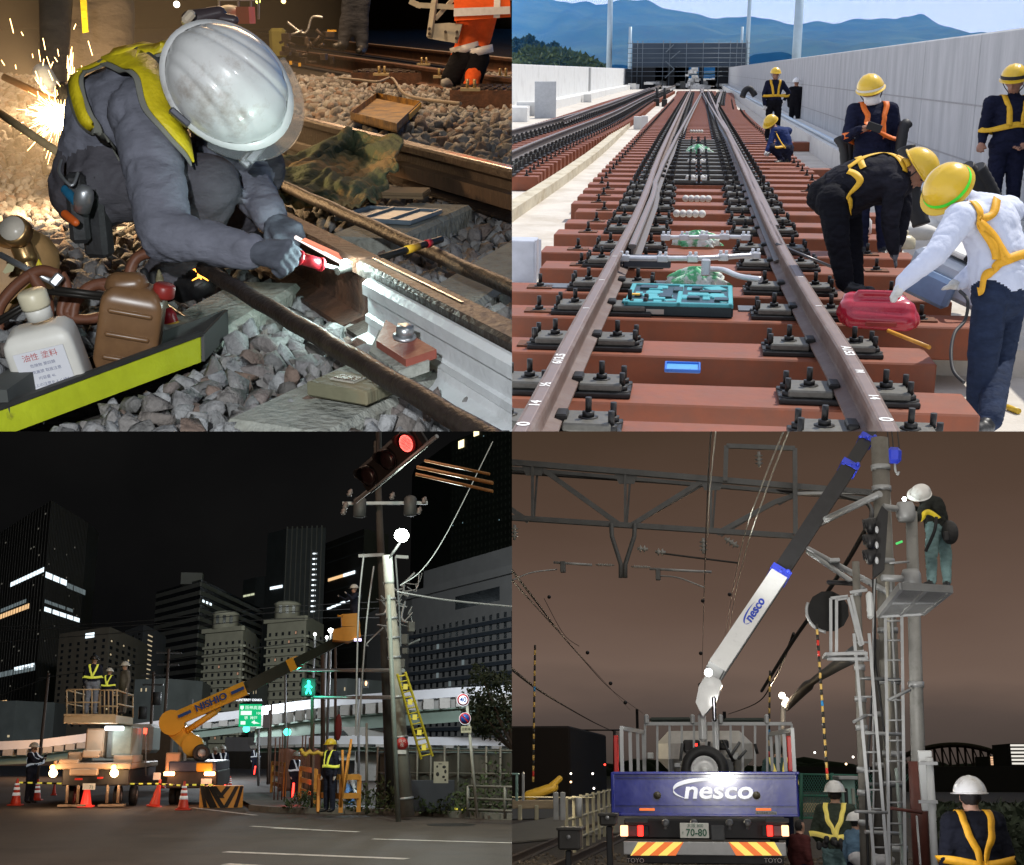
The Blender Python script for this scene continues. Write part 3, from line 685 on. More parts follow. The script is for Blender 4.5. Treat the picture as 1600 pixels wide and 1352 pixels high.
 m = MB().use(mat('orange_grip',(.65,.12,.02),.4)); m.caps(Dp(102,335,2.9)-lo,Dp(118,348,2.88)-lo,.010,.009); m.build('screwdriver',None,vest)
 m = MB().use(galv); m.lathe([(.018,0),(.022,.03),(.02,.05),(.012,.06)],Dp(128,330,2.9)-lo,(.3,-.2,1)); m.tube(spline([Dp(96,250,2.95)-lo,Dp(93,270,2.9)-lo,Dp(112,290,2.88)-lo,Dp(122,270,2.9)-lo]),.004,6); m.build('carabiner',None,vest)
 # worker standing behind with the cutter
 gt = cloth('khaki_grey_overalls',(.10,.085,.07))
 d2 = 5.0
 J = dict(head=Dp(150,-330,d2),neck=Dp(150,-270,d2),chest=Dp(145,-220,d2),belly=Dp(145,-160,d2),pelvis=Dp(140,-95,d2),shL=Dp(80,-255,d2),shR=Dp(210,-255,d2+.1),elL=Dp(75,-140,4.7),wrL=Dp(88,-20,4.5),elR=Dp(210,-130,4.7),wrR=Dp(190,-40,4.6),hiL=Dp(112,-60,d2),hiR=Dp(172,-60,d2),knL=Dp(98,80,d2-.1),knR=Dp(172,70,d2),anL=Dp(100,235,d2),anR=Dp(185,230,d2+.1),face=V((-.2,-.7,-.6)))
 P2 = person('worker in khaki overalls standing over the flying sparks with a cutter',J,1.05,gt,gt,SKIN,WHITEG,BOOT,.03,bulk=1.3,hands=False,eyes=False)
 m = MB().use(yv); q = [Dp(125,-2,4.5),Dp(135,-2,4.5),Dp(138,50,4.5),Dp(129,52,4.5)]; m.prism(local(q,P2['loc']),(0,.01,0)); m.build('strap',None,P2['o'])
 loc = Dp(104,160,4.2); t = empty('rail_cutter',loc); tag(t,'hand cutter held over the burst of sparks','cutter')
 m = MB().use(mat('dark_tool_steel',(.03,.026,.022),.5,.4)); m.caps(Dp(98,140,4.2)-loc,Dp(112,172,4.2)-loc,.025,.03); m.lathe([(.05,0),(.05,.01)],Dp(106,172,4.2)-loc,(0,1,.2)); m.build('machine_body',None,t)
 hand(P2['o'],Dp(84,138,4.25)-P2['loc'],V((.5,-.1,-.7)),(.7,.2,.3),WHITEG,1.1,.9,'glove',1,.007)
 m = MB().use(gt); m.caps(Dp(88,-20,4.5)-P2['loc'],Dp(84,128,4.27)-P2['loc'],.06,.042); m.build('sleeve',None,P2['o'])
 a = Dp(-8,172,3.4); b = Dp(98,243,3.15); m = MB(); m.cyl(V(),b-a,.011,10); o = m.build('wooden_pole',mat('pale_wood_handle',(.45,.33,.17),.6,var=.2,stretch=(1,8,1)),None,a); tag(o,'long pale wooden tool handle pointing in from the left edge','wooden pole')
 a = Dp(5,120,4.2); b = Dp(98,164,4.2); m = MB(); m.cyl(V(),b-a,.012,8); o = m.build('air_hose',mat('orange_brown_hose',(.35,.16,.05),.6),None,a); tag(o,'short hose leading to the cutter above the sparks','hose')
 rg = RND(4); m = MB().use(glow('spark_fire',(1,.60,.22),13)); O = Dp(96,184,4.12)
 for i in range(420):
  a_ = rg.uniform(0,2*pi) if rg.random()<.25 else rg.gauss(pi*1.02,.75); L = rg.uniform(.03,.15)*(1.1 if cos(a_)<0 else.5); st = rg.uniform(.1,.75)
  dd = V((cos(a_),rg.uniform(-.7,.5),sin(a_))).normalized(); p = dd*L*st; q = dd*L*(st+rg.uniform(.08,.3)); q.z-=.25*L*L; w = rg.uniform(.0006,.0014)
  m.tube([p,q],[w,w*.4],3)
 for i in range(26):
  x = rg.gauss(-.02,.08); z = abs(rg.gauss(.1,.09)); p = V((x,rg.uniform(-.1,.1),z)); q = p+V((rg.uniform(-.012,.012),0,rg.uniform(.01,.045))); m.tube([p,q],.0009,3)
 o = m.build('sparks',None,None,O); tag(o,'burst of golden sparks flying from the cutter','sparks',None,'stuff')
 m = MB().use(glow('spark_core',(1,.82,.5),40)); m.ell((0,0,0),(.045,.03,.040)); m.ell((-.03,0,-.012),(.022,.02,.02)); m.ell((-.055,0,.0),(.014,.012,.012)); m.build('spark_core',None,o)
 o = MB().use(glow('spark_column',(1,.62,.25),6)); rr = RND(8)
 for i in range(12): p = V((rr.uniform(-.012,.02)+.001*i,0,.08+.009*i)); o.tube([p,p+V((rr.uniform(.002,.01),0,.04))],[.003,.001],4)
 q = o.build('spark_jet',None,None,O+V((.04,0,0))); tag(q,'narrow upward jet of sparks along the standing worker','sparks',None,'stuff')
 sm = bpy.data.materials.new('smoke'); sm.use_nodes = True; nt = sm.node_tree; nt.nodes.remove(nt.nodes['Principled BSDF'])
 pv = nt.nodes.new('ShaderNodeVolumePrincipled'); pv.inputs['Density'].default_value = .10; pv.inputs['Color'].default_value = (.9,.8,.65,1); pv.inputs['Anisotropy'].default_value = .1
 nt.links.new(pv.outputs[0],nt.nodes['Material Output'].inputs['Volume'])
 m = MB(); m.ell((0,0,0),(1.3,1.0,1.2)); o = m.build('smoke',sm,None,Dp(30,70,4.9)); tag(o,'thin smoke added to carry the warm glow of the sparks','smoke',None,'stuff')  # volume added so the sparks get a hazy glow
 # background people and things at the top
 org = cloth('orange_hi_vis',(.85,.13,.03),.12); refl = mat('silver_tape',(.62,.62,.66),.35,var=.1,scale=30,spec=.8)
 dk = cloth('dark_work_trousers',(.03,.034,.045),.3)
 d3 = 10.2; k = d3/FPX
 J = dict(head=Dp(755,-175,d3),neck=Dp(752,-145,d3),chest=Dp(750,-115,d3),belly=Dp(750,-75,d3),pelvis=Dp(750,-35,d3),shL=Dp(718,-135,d3),shR=Dp(790,-135,d3),elL=Dp(700,-80,d3),wrL=Dp(712,-40,d3-.2),elR=Dp(805,-75,d3),wrR=Dp(800,-20,d3),hiL=Dp(735,-25,d3),hiR=Dp(765,-25,d3),knL=Dp(728,60,d3),knR=Dp(752,62,d3+.1),anL=Dp(706,122,d3),anR=Dp(735,138,d3-.1),toL=Dp(694,130,d3-.1),toR=Dp(722,146,d3-.3),face=V((-.8,-.5,-.2)))
 P3 = person('worker in orange hi-vis suit and black gaiters walking over the far track',J,1.0,org,org,SKIN,WHITEG,mat('white_shoe',(.3,.3,.3),.6),.025,bulk=1.2,stout=1.25,eyes=False)
 lo = P3['loc']
 for kx,ky,ax_ in((726,76,(-.25,0,1)),(748,80,(-.2,0,1))): m = MB().use(refl); m.lathe([(.115,-.03),(.118,.03)],Dp(kx,ky,d3)-lo,ax_,16); m.build('reflective_band',None,P3['o'])
 m = MB().use(org); q = [Dp(708,-40,d3-.22),Dp(795,-40,d3-.15),Dp(798,27,d3-.15),Dp(710,33,d3-.24)]; m.prism(local(q,lo),(0,.45,0)); m.build('jacket_skirt',None,P3['o'])
 m = MB().use(refl); q = [Dp(709,13,d3-.26),Dp(797,10,d3-.19),Dp(797,22,d3-.19),Dp(709,26,d3-.26)]; m.prism(local(q,lo),(0,.01,0)); q = [Dp(773,-40,d3-.18),Dp(783,-40,d3-.18),Dp(781,28,d3-.18),Dp(771,28,d3-.18)]; m.prism(local(q,lo),(0,.008,0)); m.build('reflective_tape',None,P3['o'])
 m = MB().use(BLACKC); m.caps(Dp(724,92,d3)-lo,Dp(706,122,d3)-lo,.105,.085); m.caps(Dp(745,92,d3)-lo,Dp(735,132,d3)-lo,.105,.085); m.build('gaiters',None,P3['o'])
 d4 = 12.5
 J = dict(head=Dp(575,-185,d4),neck=Dp(572,-160,d4),chest=Dp(568,-130,d4),belly=Dp(566,-100,d4),pelvis=Dp(565,-70,d4),shL=Dp(545,-152,d4),shR=Dp(595,-152,d4),elL=Dp(538,-110,d4),wrL=Dp(541,-65,d4),elR=Dp(602,-110,d4),wrR=Dp(600,-70,d4),hiL=Dp(558,-60,d4),hiR=Dp(572,-60,d4),knL=Dp(545,15,d4),knR=Dp(564,22,d4),anL=Dp(536,68,d4),anR=Dp(566,74,d4),toL=Dp(524,72,d4-.1),toR=Dp(560,80,d4-.2),face=V((-.9,-.4,0)))
 person('worker in dark trousers stepping over the farthest rail',J,1.0,dk,dk,SKIN,WHITEG,BOOT,.03,bulk=1.2,eyes=False)
 m = MB().use(dark)
 loc = g(480,100,.1); t = empty('track_clamp_machine',loc); tag(t,'steel clamping machine standing over the second track','machine')
 rg = RND(3)
 for i in range(26):
  p = V((rg.uniform(-.28,.3),rg.uniform(-.2,.2),rg.uniform(0,.34))); (m.box(p,(rg.uniform(.03,.12),rg.uniform(.03,.1),rg.uniform(.02,.08)),rg.uniform(0,3),ch=.004) if i%2 else m.cyl(p,p+V((rg.uniform(-.12,.12),rg.uniform(-.05,.05),rg.uniform(0,.12))),rg.uniform(.008,.02),8))
 m.build('frame',None,t)
 m = MB().use(galv); m.tube(spline([V((-.2,0,.45)),V((-.05,0,.34)),V((.02,0,.36)),V((.08,0,.5)),V((.2,0,.5))]),.014,8); m.cyl(V((-.2,-.1,.3)),V((-.02,-.1,.36)),.012); m.build('handle',None,t)
 m = MB().use(yb); m.box((-.15,-.22,.02),(.03,.01,.04)); m.box((-.05,-.22,0),(.03,.01,.04)); m.box((.32,-.2,.36),(.1,.03,.02),.2); m.build('tags',None,t)
 m = MB().use(mat('olive_bag',(.22,.21,.05),.8)); loc = g(436,92,.05); m.box((0,0,.2),(.22,.3,.4),.1,ch=.04); o = m.build('olive_crate',None,None,loc); tag(o,'olive green case standing behind the white helmet','case')
 wp = mat('dirty_white_paint',(.36,.34,.29),.7,var=.2,scale=10,c2=(.16,.12,.08),amt=.35)
 loc = Dp(695,62,10.0); t = empty('buffer_stand',loc); tag(t,'dirty white wooden buffer stand behind the orange suit','stand')
 r = lambda px,py,d=10.0: Dp(px,py,d)-loc
 m = MB(); m.prism([r(668,60),r(672,38),r(700,36),r(722,38),r(714,68),r(690,64)],(0,.12,0)); m.build('block',wp,t)
 m = MB(); m.bar(r(671,58,9.98),r(682,-20,9.98),.04,.03); m.build('post',wp,t)
 m = MB(); m.bar(r(650,8),r(722,12),.03,.04); m.bar(r(640,2),r(658,10),.025,.04); m.build('crossbar',wp,t)
 m = MB(); m.bar(r(680,30,10.03),r(712,-6,10.03),.025,.03); m.build('brace',wp,t)
 m = MB().use(dark); [m.cyl(r(x,y,9.93),r(x,y,9.99),.012,8) for x,y in((671,53),(671,45),(696,50),(713,60),(714,50))]; o = m.build('bolts',None,t)
 def cable(px,z,r,m_,label,cat='cable',name='cable',dep=None):
  pts = [(Dp(x,y,dep) if dep else g(x,y,z)) for x,y in px] if not isinstance(px[0][0],tuple) else px
  loc = pts[0].copy(); mb = MB(); mb.tube(spline(local(pts,loc),7),r,8); o = mb.build(name,m_,None,loc); tag(o,label,cat); return o
 cable([(530,122),(560,125),(590,128),(612,122),(630,145),(660,155),(720,162)],.06,.012,mat('grey_cable',(.25,.22,.19),.6),'pale cable snaking over the ballast of the far track')
 for i,(x,y) in enumerate(((596,118),(690,122),(735,142),(785,122),(662,102))):
  m = MB().use(mat('brass_bolt',(.35,.27,.14),.45,.5)); m.box((0,0,.01),(.14,.1,.02)); m.cyl((-.02,0,.02),(-.02,0,.08),.012); m.cyl((.03,0,.02),(.03,0,.08),.012)
  o = m.build('cover_bolt',None,None,g(x,y,.12)); tag(o,['pair of bolts on the near edge of the grated cover','pair of bolts beside the walking boots','pair of bolts in front of the walking boots','pair of bolts on the grated cover by the seam','pair of bolts behind the first grated cover'][i],'bolt','bolt pairs in the far track')
 fl = ((276,7,(1,.9,.7)),(443,2,(1,.6,.2)),(539,0,(1,.15,.08)),(403,2,(.9,1,.2)))
 for i,(x,y,cc) in enumerate(fl):
  m = MB().use(glow('far_glow_%d'%i,cc,6)); m.ell((0,0,0),.045 if i else.03); loc = Dp(x,y,24 if i else 12)
  o = m.build('bulb',None,None,loc); tag(o,['small white lamp above the yellow harness','orange lamp far across the yard','red lamp at the top edge behind the walking legs','yellow-green lamp above the helmet visor'][i],'lamp')
 loc = Dp(387,28,8.0); t = empty('equipment_cart',loc); tag(t,'red and white equipment cart with steel frame behind the helmet','cart')
 r = lambda px,py,d=8.0: Dp(px,py,d)-loc
 m = MB().use(mat('red_cart_paint',(.5,.04,.03),.45)); m.box(r(384,24),(.08,.2,.10)); m.build('box',None,t)
 m = MB().use(mat('pale_cylinder_paint',(.5,.5,.45),.4)); m.ell(r(358,18),(.075,.075,.04)); m.build('tank',None,t)
 m = MB().use(galv); [m.bar(r(x,-15),r(x,30),.012,.012) for x in(342,372,392,404)]; m.bar(r(340,0),r(404,0),.012,.012); m.build('frame',None,t)
 # tools at the left front
 brass = mat('brass',(.42,.26,.11),.35,.8,var=.3,scale=20); tan = mat('tan_gas_paint',(.42,.24,.10),.55,var=.2,scale=10,c2=(.15,.09,.05),amt=.35,bump=.15)
 loc = Dp(18,450,2.9); t = empty('gas_cylinder',loc); tag(t,'small brown gas cylinder with brass gauge at the left edge','gas cylinder')
 r = lambda px,py,d=2.9: Dp(px,py,d)-loc
 ax = (r(22,380)-r(-6,540)).normalized()
 m = MB(); m.lathe([(.10,0),(.108,.02),(.108,.14),(.10,.17),(.075,.195),(.03,.21),(.022,.22)],r(2,490,2.98)+V((0,.0,.0)),ax,28); m.build('tank',tan,t)
 m = MB(); m.lathe([(.02,0),(.024,.01),(.024,.05),(.018,.07)],r(44,412,2.86),(r(28,372)-r(44,412)).normalized()); m.caps(r(46,420,2.86),r(30,382,2.85),.016,.016); m.caps(r(-6,372,2.9),r(20,378,2.86),.022,.016)
 ga = V((-.05,-.9,.5)).normalized(); m.lathe([(.030,0),(.034,.005),(.034,.030),(.030,.036)],r(30,366,2.84),ga,24); m.build('valve',brass,t)
 m = MB(); m.lathe([(.028,.0),(.028,.003)],r(30,366,2.84)+ga*.0355,ga,24); m.build('gauge_face',mat('gauge_face',(.55,.5,.42),.3),t)
 m = MB();
 m.prism([r(14,474,2.80),r(50,440,2.80),r(55,446,2.80),r(24,476,2.80)],(0,.004,0)); m.prism([r(55,418,2.82),r(60,405,2.82),r(68,420,2.82),r(62,440,2.82),r(56,438,2.82)],(0,.004,0)); m.build('yellow_tape',yv,t)
 m = MB(); m.prism([r(4,425,2.80),r(12,412,2.80),r(24,412,2.80),r(20,424,2.8),r(8,428,2.8)],(0,.003,0)); m.build('sticker',mat('pale_sticker',(.45,.42,.25),.6),t)
 m = MB(); m.tube([r(0,398,2.76),r(80,440,2.72)],.007,10); m.build('rod',galv,t); m = MB(); m.box(r(88,438,2.72),(.03,.02,.045),.5,R=Rh,ch=.004); m.build('rod_end',galv,t)
 hose = mat('brown_rubber_hose',(.17,.065,.035),.5,var=.2,scale=25)
 cable([(240,394),(215,402),(203,425),(206,448)],0,.012,hose,'brown rubber hose rising to the sleeve from the jerrycan','hose','hose',2.75)
 cable([(92,430),(60,424),(20,452),(-4,490),(10,528),(50,535),(72,508),(74,470),(56,440),(48,425)],0,.0125,hose,'loop of brown rubber hose round the small gas cylinder','hose','hose',2.72)
 cable([(95,428),(104,450),(96,490),(112,500),(120,470),(150,446),(176,455),(180,470),(200,450),(175,442),(140,448),(112,475),(106,492),(130,500),(165,494)],0,.0115,hose,'tangle of brown rubber hose behind the two jerrycans','hose','hose',2.75)
 for i,(p,q,rr_,lb) in enumerate((((-5,500),(75,452),.004,'thin black rod on top of the brown hose loop'),((-5,507),(85,453),.005,'black rod crossing the small gas cylinder'),((85,452),(180,464),.007,'black steel bar lying on the hose towards the brown jerrycan'),((72,456),(178,468),.006,'grey steel bar below the black bar by the jerrycan'))):
  a = Dp(*p,2.62); b = Dp(*q,2.66); m = MB(); m.cyl(V(),b-a,rr_,8); o = m.build('steel_rod',mat('dark_tool_steel'),None,a); tag(o,lb,'steel rod','steel rods on the hoses')
 lime = mat('lime_box_paint',(.46,.52,.02),.5,var=.15,scale=10,c2=(.20,.20,.03),amt=.32,s2=14,soft=.04,bump=.15); bk = mat('dark_box_steel',(.035,.035,.033),.55,var=.3)
 a = Dp(-30,650,2.06); b = Dp(313,524,2.43); a2_ = Dp(-30,695,2.06); b2_ = Dp(314,566,2.43); back = V((.0,.22,.0))
 loc = a2_.copy(); t = empty('tool_box',loc); tag(t,'long open steel tool box with a scratched lime yellow front','tool box')
 m = MB(); m.prism(local([a,b,b2_,a2_],loc),(0,.006,0)); m.build('front_panel',lime,t)
 m = MB(); lb = local([a,b,b2_,a2_],loc); bb = [p+back for p in lb]
 m.prism([bb[0],bb[1],bb[2],bb[3]],(0,.006,0)); m.prism([lb[3]+V((0,.006,.004)),lb[2]+V((0,.006,.004)),bb[2],bb[3]],(0,0,.006)); m.prism([lb[1]+V((0,.006,0)),bb[1],bb[2],lb[2]+V((0,.006,0))],(.006,0,0))
 m.bar(lb[0]+V((0,.004,.003)),lb[1]+V((0,.004,.003)),.012,.008); m.build('box_body',bk,t)
 wj = mat('white_jerrycan',(.62,.60,.55),.45,var=.08,scale=8,c2=(.5,.38,.22),amt=.3)
 def can(loc,w,d_,h,R,m_,label,shape):
  t = empty('jerrycan',loc,R=R); tag(t,label,'jerrycan'); m = MB().use(m_,True)
  if shape=='square': prof = [(1,0),(1.02,.01),(1,.72*h),(.96,.82*h),(.80,.90*h),(.60,.93*h)]
  else: prof = [(1,0),(1.02,.01),(1,.80*h),(.95,.86*h),(.75,.95*h),(.45,h)]
  N = 24; vs = []
  def sq(a,e=.22): ca,sa = cos(a),sin(a); return(math.copysign(abs(ca)**e,ca),math.copysign(abs(sa)**e,sa))
  for k,z in prof:
   for i in range(N): x,y = sq(2*pi*(i+.5)/N); vs.append((x*w/2*k,y*d_/2*k,z))
  M_ = len(prof); m.add(vs,[(i*N+j,i*N+(j+1)%N,(i+1)*N+(j+1)%N,(i+1)*N+j) for i in range(M_-1) for j in range(N)]+[tuple(range(N))[::-1],tuple((M_-1)*N+j for j in range(N))],True)
  m.build('body',None,t); return t
 Rj = Matrix.Rotation(.18,3,'Z')@Matrix.Rotation(-.20,3,'Y')@Matrix.Rotation(.10,3,'X')
 t = can(Dp(96,618,2.27),.118,.09,.145,Rj,wj,'white jerrycan with a red-lettered label standing in the tool box','square')
 m = MB(); m.lathe([(.022,.0),(.022,.02),(.019,.022)],(.012,0,.145),n=20); m.build('neck',wj,t); m = MB(); m.lathe([(.024,0),(.025,.004),(.025,.026),(.021,.030)],(.012,0,.166),n=24); m.build('cap',mat('yellowed_cap',(.62,.56,.40),.4),t)
 m = MB(); m.box((.0,-.0475,.062),(.085,.002,.088)); m.build('label',mat('paper_label',(.66,.66,.70),.7,var=.05),t)
 ink = mat('ink_red',(.45,.06,.06),.7); ink2 = mat('ink_blue',(.12,.14,.25),.7)
 m = MB().use(ink); put_text(m,'油性 塗料',(0,-.0488,.095),(1,0,0),(0,0,1),.014); m.use(ink2)
 for i,s_ in enumerate(('危険物 第四類','火気厳禁 取扱注意','内容量 4L','使用上の注意をよく読む','換気の良い場所で使用')): put_text(m,s_,(-.0,-.0488,.080-.012*i),(1,0,0),(0,0,1),.0068)
 m.build('lettering',None,t)
 bj = mat('brown_jerrycan',(.19,.10,.045),.35,var=.2,scale=8,c2=(.10,.05,.025),amt=.45)
 Rj2 = Matrix.Rotation(.15,3,'Z')@Matrix.Rotation(.22,3,'Y')@Matrix.Rotation(.08,3,'X')
 t = can(Dp(196,574,2.40),.112,.085,.165,Rj2,bj,'brown fuel jerrycan with handle and red cap leaning in the tool box','jug')
 m = MB().use(bj,True); m.caps(V((-.03,0,.155)),V((.0,0,.163)),.026,.024,V((0,1,0)),1);
 for z in(.03,.075,.12): m.caps(V((-.035,-.044,z)),V((.035,-.044,z)),.005,.005)
 m.build('handle',None,t); m = MB(); m.lathe([(.018,0),(.020,.004),(.020,.022),(.016,.026)],(.05,0,.148),n=20); m.build('cap',mat('dark_red_cap',(.25,.025,.02),.4),t)
 loc = Dp(268,515,2.7); t = empty('red_bottle',loc); tag(t,'small red bottle with yellow label behind the brown jerrycan','bottle')
 axb = V((-.25,.1,.95)); m = MB(); m.lathe([(.006,-.05),(.018,-.02),(.019,.03),(.014,.045)],(0,0,0),axb); m.build('body',mat('red_plastic'),t); m = MB(); m.lathe([(.0192,-.012),(.0202,-.01),(.0202,.012),(.0192,.014)],(0,0,0),axb); m.build('label',yb,t)
 loc = Dp(256,462,2.75); m = MB(); m.caps(V((.0,0,-.05)),V((-.006,0,.035)),.010,.009); m.lathe([(.009,0),(.002,.02)],V((-.006,0,.036)),(0,0,1)); o = m.build('grease_pencil',mat('tan_pencil',(.25,.22,.13),.6),None,loc); tag(o,'thick tan marking pencil upright behind the brown jerrycan','marking pencil')
 a = Dp(262,478,2.80); b = Dp(386,561,2.62); loc = a; m = MB(); m.tube([V(),b-a],.0055,8); o = m.build('steel_bar',mat('grey_steel_bar',(.14,.16,.19),.35,.8),None,a); tag(o,'grey steel bar lying on the stones from the tool box','steel bar')
 a = Dp(292,481,2.85); b = Dp(405,528,2.70); loc = a; t = empty('ring_spike',a); tag(t,'thin rod with a ring end and yellow tape on the stones','ring spike')
 m = MB(); m.tube([V(),b-a],.003,8); m.tube([V((.009*cos(x*pi/8)-.008,0,.009*sin(x*pi/8))) for x in range(17)],.0025,6); m.build('rod',mat('rust_thin_rod',(.10,.075,.06),.5,.5),t); m = MB(); m.cyl((b-a)*.22,(b-a)*.36,.0042,8); m.build('tape',yb,t)
 plank((-10,632),(50,590),.04,.05,.05,'dark grey beam behind the tool box at the left edge',mat('grey_beam',(.08,.085,.08),.8))
 m = MB(); loc = Dp(25,632,2.2); m.sheet(lambda u,v:V(((u-.5)*.12,(v-.5)*.1,.012*sin(u*17)+.012*sin(v*19+3*u))),16,14); o = m.build('plastic_bag',mat('clear_bag',(.35,.38,.42),.2),None,loc); tag(o,'crumpled clear plastic bag inside the tool box','bag')
 for i,(p,q,lb) in enumerate((((225,425),(235,470),'black handle sticking out behind the brown jerrycan'),((240,430),(244,470),'second black handle beside the tan marking pencil'))):
  a = Dp(*p,2.8); b = Dp(*q,2.8); m = MB(); m.caps(V(),b-a,.009,.011); o = m.build('file',BLACKRUB,None,a); tag(o,lb,'tool grip')
if 'A' in ONLY: build_A()
# B: laying the turnout on the viaduct, by day
def build_B():
 use(B); c = B; g = c.G; Dp = c.D
 sun_lamp()
 # sky: an emitting dome, blue with thin white cloud towards the skyline
 m_ = bpy.data.materials.new('sky_day'); m_.use_nodes = True; nt = m_.node_tree; N = nt.nodes; L = nt.links; N.remove(N['Principled BSDF'])
 em = N.new('ShaderNodeEmission'); L.new(em.outputs[0],N['Material Output'].inputs[0])
 tc = N.new('ShaderNodeTexCoord'); sx = N.new('ShaderNodeSeparateXYZ'); nm = N.new('ShaderNodeVectorMath'); nm.operation = 'NORMALIZE'; L.new(tc.outputs['Object'],nm.inputs[0]); L.new(nm.outputs[0],sx.inputs[0])
 r = N.new('ShaderNodeValToRGB'); L.new(sx.outputs[2],r.inputs[0]); r.color_ramp.elements[0].position = 0; r.color_ramp.elements[0].color = (1,1,1,1)
 r.color_ramp.elements[1].position = .27; r.color_ramp.elements[1].color = (.045,.10,.27,1); e = r.color_ramp.elements.new(.13); e.color = (.72,.88,1,1)
 mp = N.new('ShaderNodeMapping'); mp.inputs['Scale'].default_value = (2.2,2.2,11); L.new(nm.outputs[0],mp.inputs[0]); nz = N.new('ShaderNodeTexNoise'); nz.inputs['Scale'].default_value = 3.2; nz.inputs['Detail'].default_value = 8; nz.inputs['Roughness'].default_value = .6; L.new(mp.outputs[0],nz.inputs[0])
 mr = N.new('ShaderNodeMapRange'); mr.inputs[1].default_value = .36; mr.inputs[2].default_value = .68; L.new(nz.outputs[0],mr.inputs[0])
 mx = N.new('ShaderNodeMix'); mx.data_type = 'RGBA'; L.new(mr.outputs[0],mx.inputs[0]); L.new(r.outputs[0],mx.inputs[6]); mx.inputs[7].default_value = (.95,.96,1,1); L.new(mx.outputs[2],em.inputs[0]); em.inputs[1].default_value = 1.5; m_.cycles.emission_sampling = 'FRONT_BACK'
 m = MB(); m.ell((0,0,0),9000,None,48,24); o = m.build('sky',m_,None,(0,0,-20)); o['kind'] = 'structure'; o['keep'] = 1
 oc = bpy.data.collections.new('open_sky'); SC.collection.children.link(oc); oc.objects.link(o); B.col.objects.unlink(o)
 o.light_linking.receiver_collection = B.col; o.light_linking.blocker_collection = B.col
 # mountains
 gm = mat('forest_slope',(.012,.040,.028),.95,var=.6,scale=.02,c2=(.06,.10,.04),amt=.45,s2=.006,bump=0)
 gm2 = mat('forest_near',(.030,.05,.018),.95,var=.5,scale=.06,c2=(.07,.09,.03),amt=.45,s2=.03)
 import mathutils.noise as mn
 def ridge(prof,y,depth,m,name,label,seed,rough):
  X = [c.Y(px,py,y) for px,py in prof]; xs = [p.x for p in X]; zs = [p.z for p in X]
  x0,x1 = xs[0],xs[-1]; nu,nv = 220,46
  def f(u,v):
   x = x0+(x1-x0)*u; z = float(np.interp(x,xs,zs)); yy = y-depth*(1-v)
   w = (1-v)
   fal = (1-w)**.9
   q = V((x*.0016+seed,yy*.0016,0)); rid = mn.fractal(q,.9,2.1,6)
   spur = abs(mn.noise(V((x*.0042+seed*3,yy*.0011,1))))
   return V((x+60*mn.noise(V((yy*.003,x*.001,5)))*w,yy,max(-30,z*fal*(1-.85*spur*w**.5*(1-w*.3))+rid*rough*w+mn.noise(V((x*.02,yy*.02,3)))*rough*.12)))
  mb = MB(); mb.sheet(f,nu,nv)
  mb.sheet(lambda u,v:V((x0+(x1-x0)*u,y+v*depth*.5,max(-30,float(np.interp(x0+(x1-x0)*u,xs,zs))*(1-v*v*1.1)+mn.noise(V(((x0+(x1-x0)*u)*.02,y*.02,3)))*rough*.12*(1-v)))),nu,3)
  o = mb.build(name,m); o['kind'] = 'structure'; return o
 ridge([(640,-60),(760,-12),(800,-10),(862,-2),(875,4),(893,7),(905,3),(918,3),(930,8),(950,3),(975,-1),(1010,2),(1035,12),(1060,17),(1100,24),(1125,29),(1150,27),(1170,27),(1200,30),(1225,36),(1260,37),(1290,35),(1330,32),(1395,29),(1410,25),(1440,25),(1470,38),(1500,47),(1530,58),(1600,74),(1750,95)],3300,1700,gm,'mountain','',2,60)
 ridge([(700,88),(780,88),(800,90),(840,92),(862,96),(890,102),(915,106),(930,109),(1000,113),(1100,116)],620,60,gm2,'wooded_hill','',7,10)
 lf = [mat('conifer_foliage',(.022,.045,.018),.9,var=.5,scale=.8),mat('broadleaf_foliage',(.06,.085,.02),.9,var=.5,scale=.8)]
 rg = RND(1); bark = mat('bark',(.06,.045,.03),.9)
 def crown(n,R_,H_,con,seed):
  r2 = RND(seed); mb = MB()
  for i in range(n):
   t = r2.random()**.7; a = r2.uniform(0,6.28)
   rr = R_*((1-t)**.8 if con else sqrt(max(0.02,1-(2*t-1)**2)))*r2.uniform(.55,1); p = V((cos(a)*rr,sin(a)*rr,H_*(.12+.88*t))); s = R_*r2.uniform(.12,.30)
   q = Quaternion((r2.gauss(0,1),r2.gauss(0,1),r2.gauss(0,1),r2.gauss(0,1))).normalized()
   mb.add([p+q@V((s*cos(k*2.1),s*sin(k*2.1),s*.3*(k%2))) for k in range(3)],[(0,1,2)],False)
  return mb
 def trk(mb2,h,r): mb2.tube([V((0,0,-1)),V((.1,0,h*.6)),V((0,.1,h*.9))],[r,r*.7,r*.2],7); return mb2
 cm = [crown(1500,6.0,18,True,3),crown(1400,7.5,12,False,4)]
 base = []
 for k in range(2):
  base.append((cm[k].build('crown',lf[k],empty('tmp_tree')).data,trk(MB(),14 if k==0 else 8,.35).build('trunk',bark,empty('tmp_tree')).data))
 for o in[q for q in c.col.objects if q.name.startswith('tmp_tree')]:
  for k_ in[z for z in c.col.objects if z.parent==o]: bpy.data.objects.remove(k_)
  bpy.data.objects.remove(o)
 spots = [(796,72,0),(806,68,0),(817,68,0),(828,66,0),(839,69,0),(847,72,0),(856,74,0),(866,76,0),(873,82,0),(802,84,0),(820,84,0),(812,96,1),(824,94,1),(836,92,1),(848,95,1),(858,92,1),(868,88,1),(878,92,1),(888,96,1),(898,100,1),(908,103,1),(916,106,1),(845,84,0),(858,83,0)]
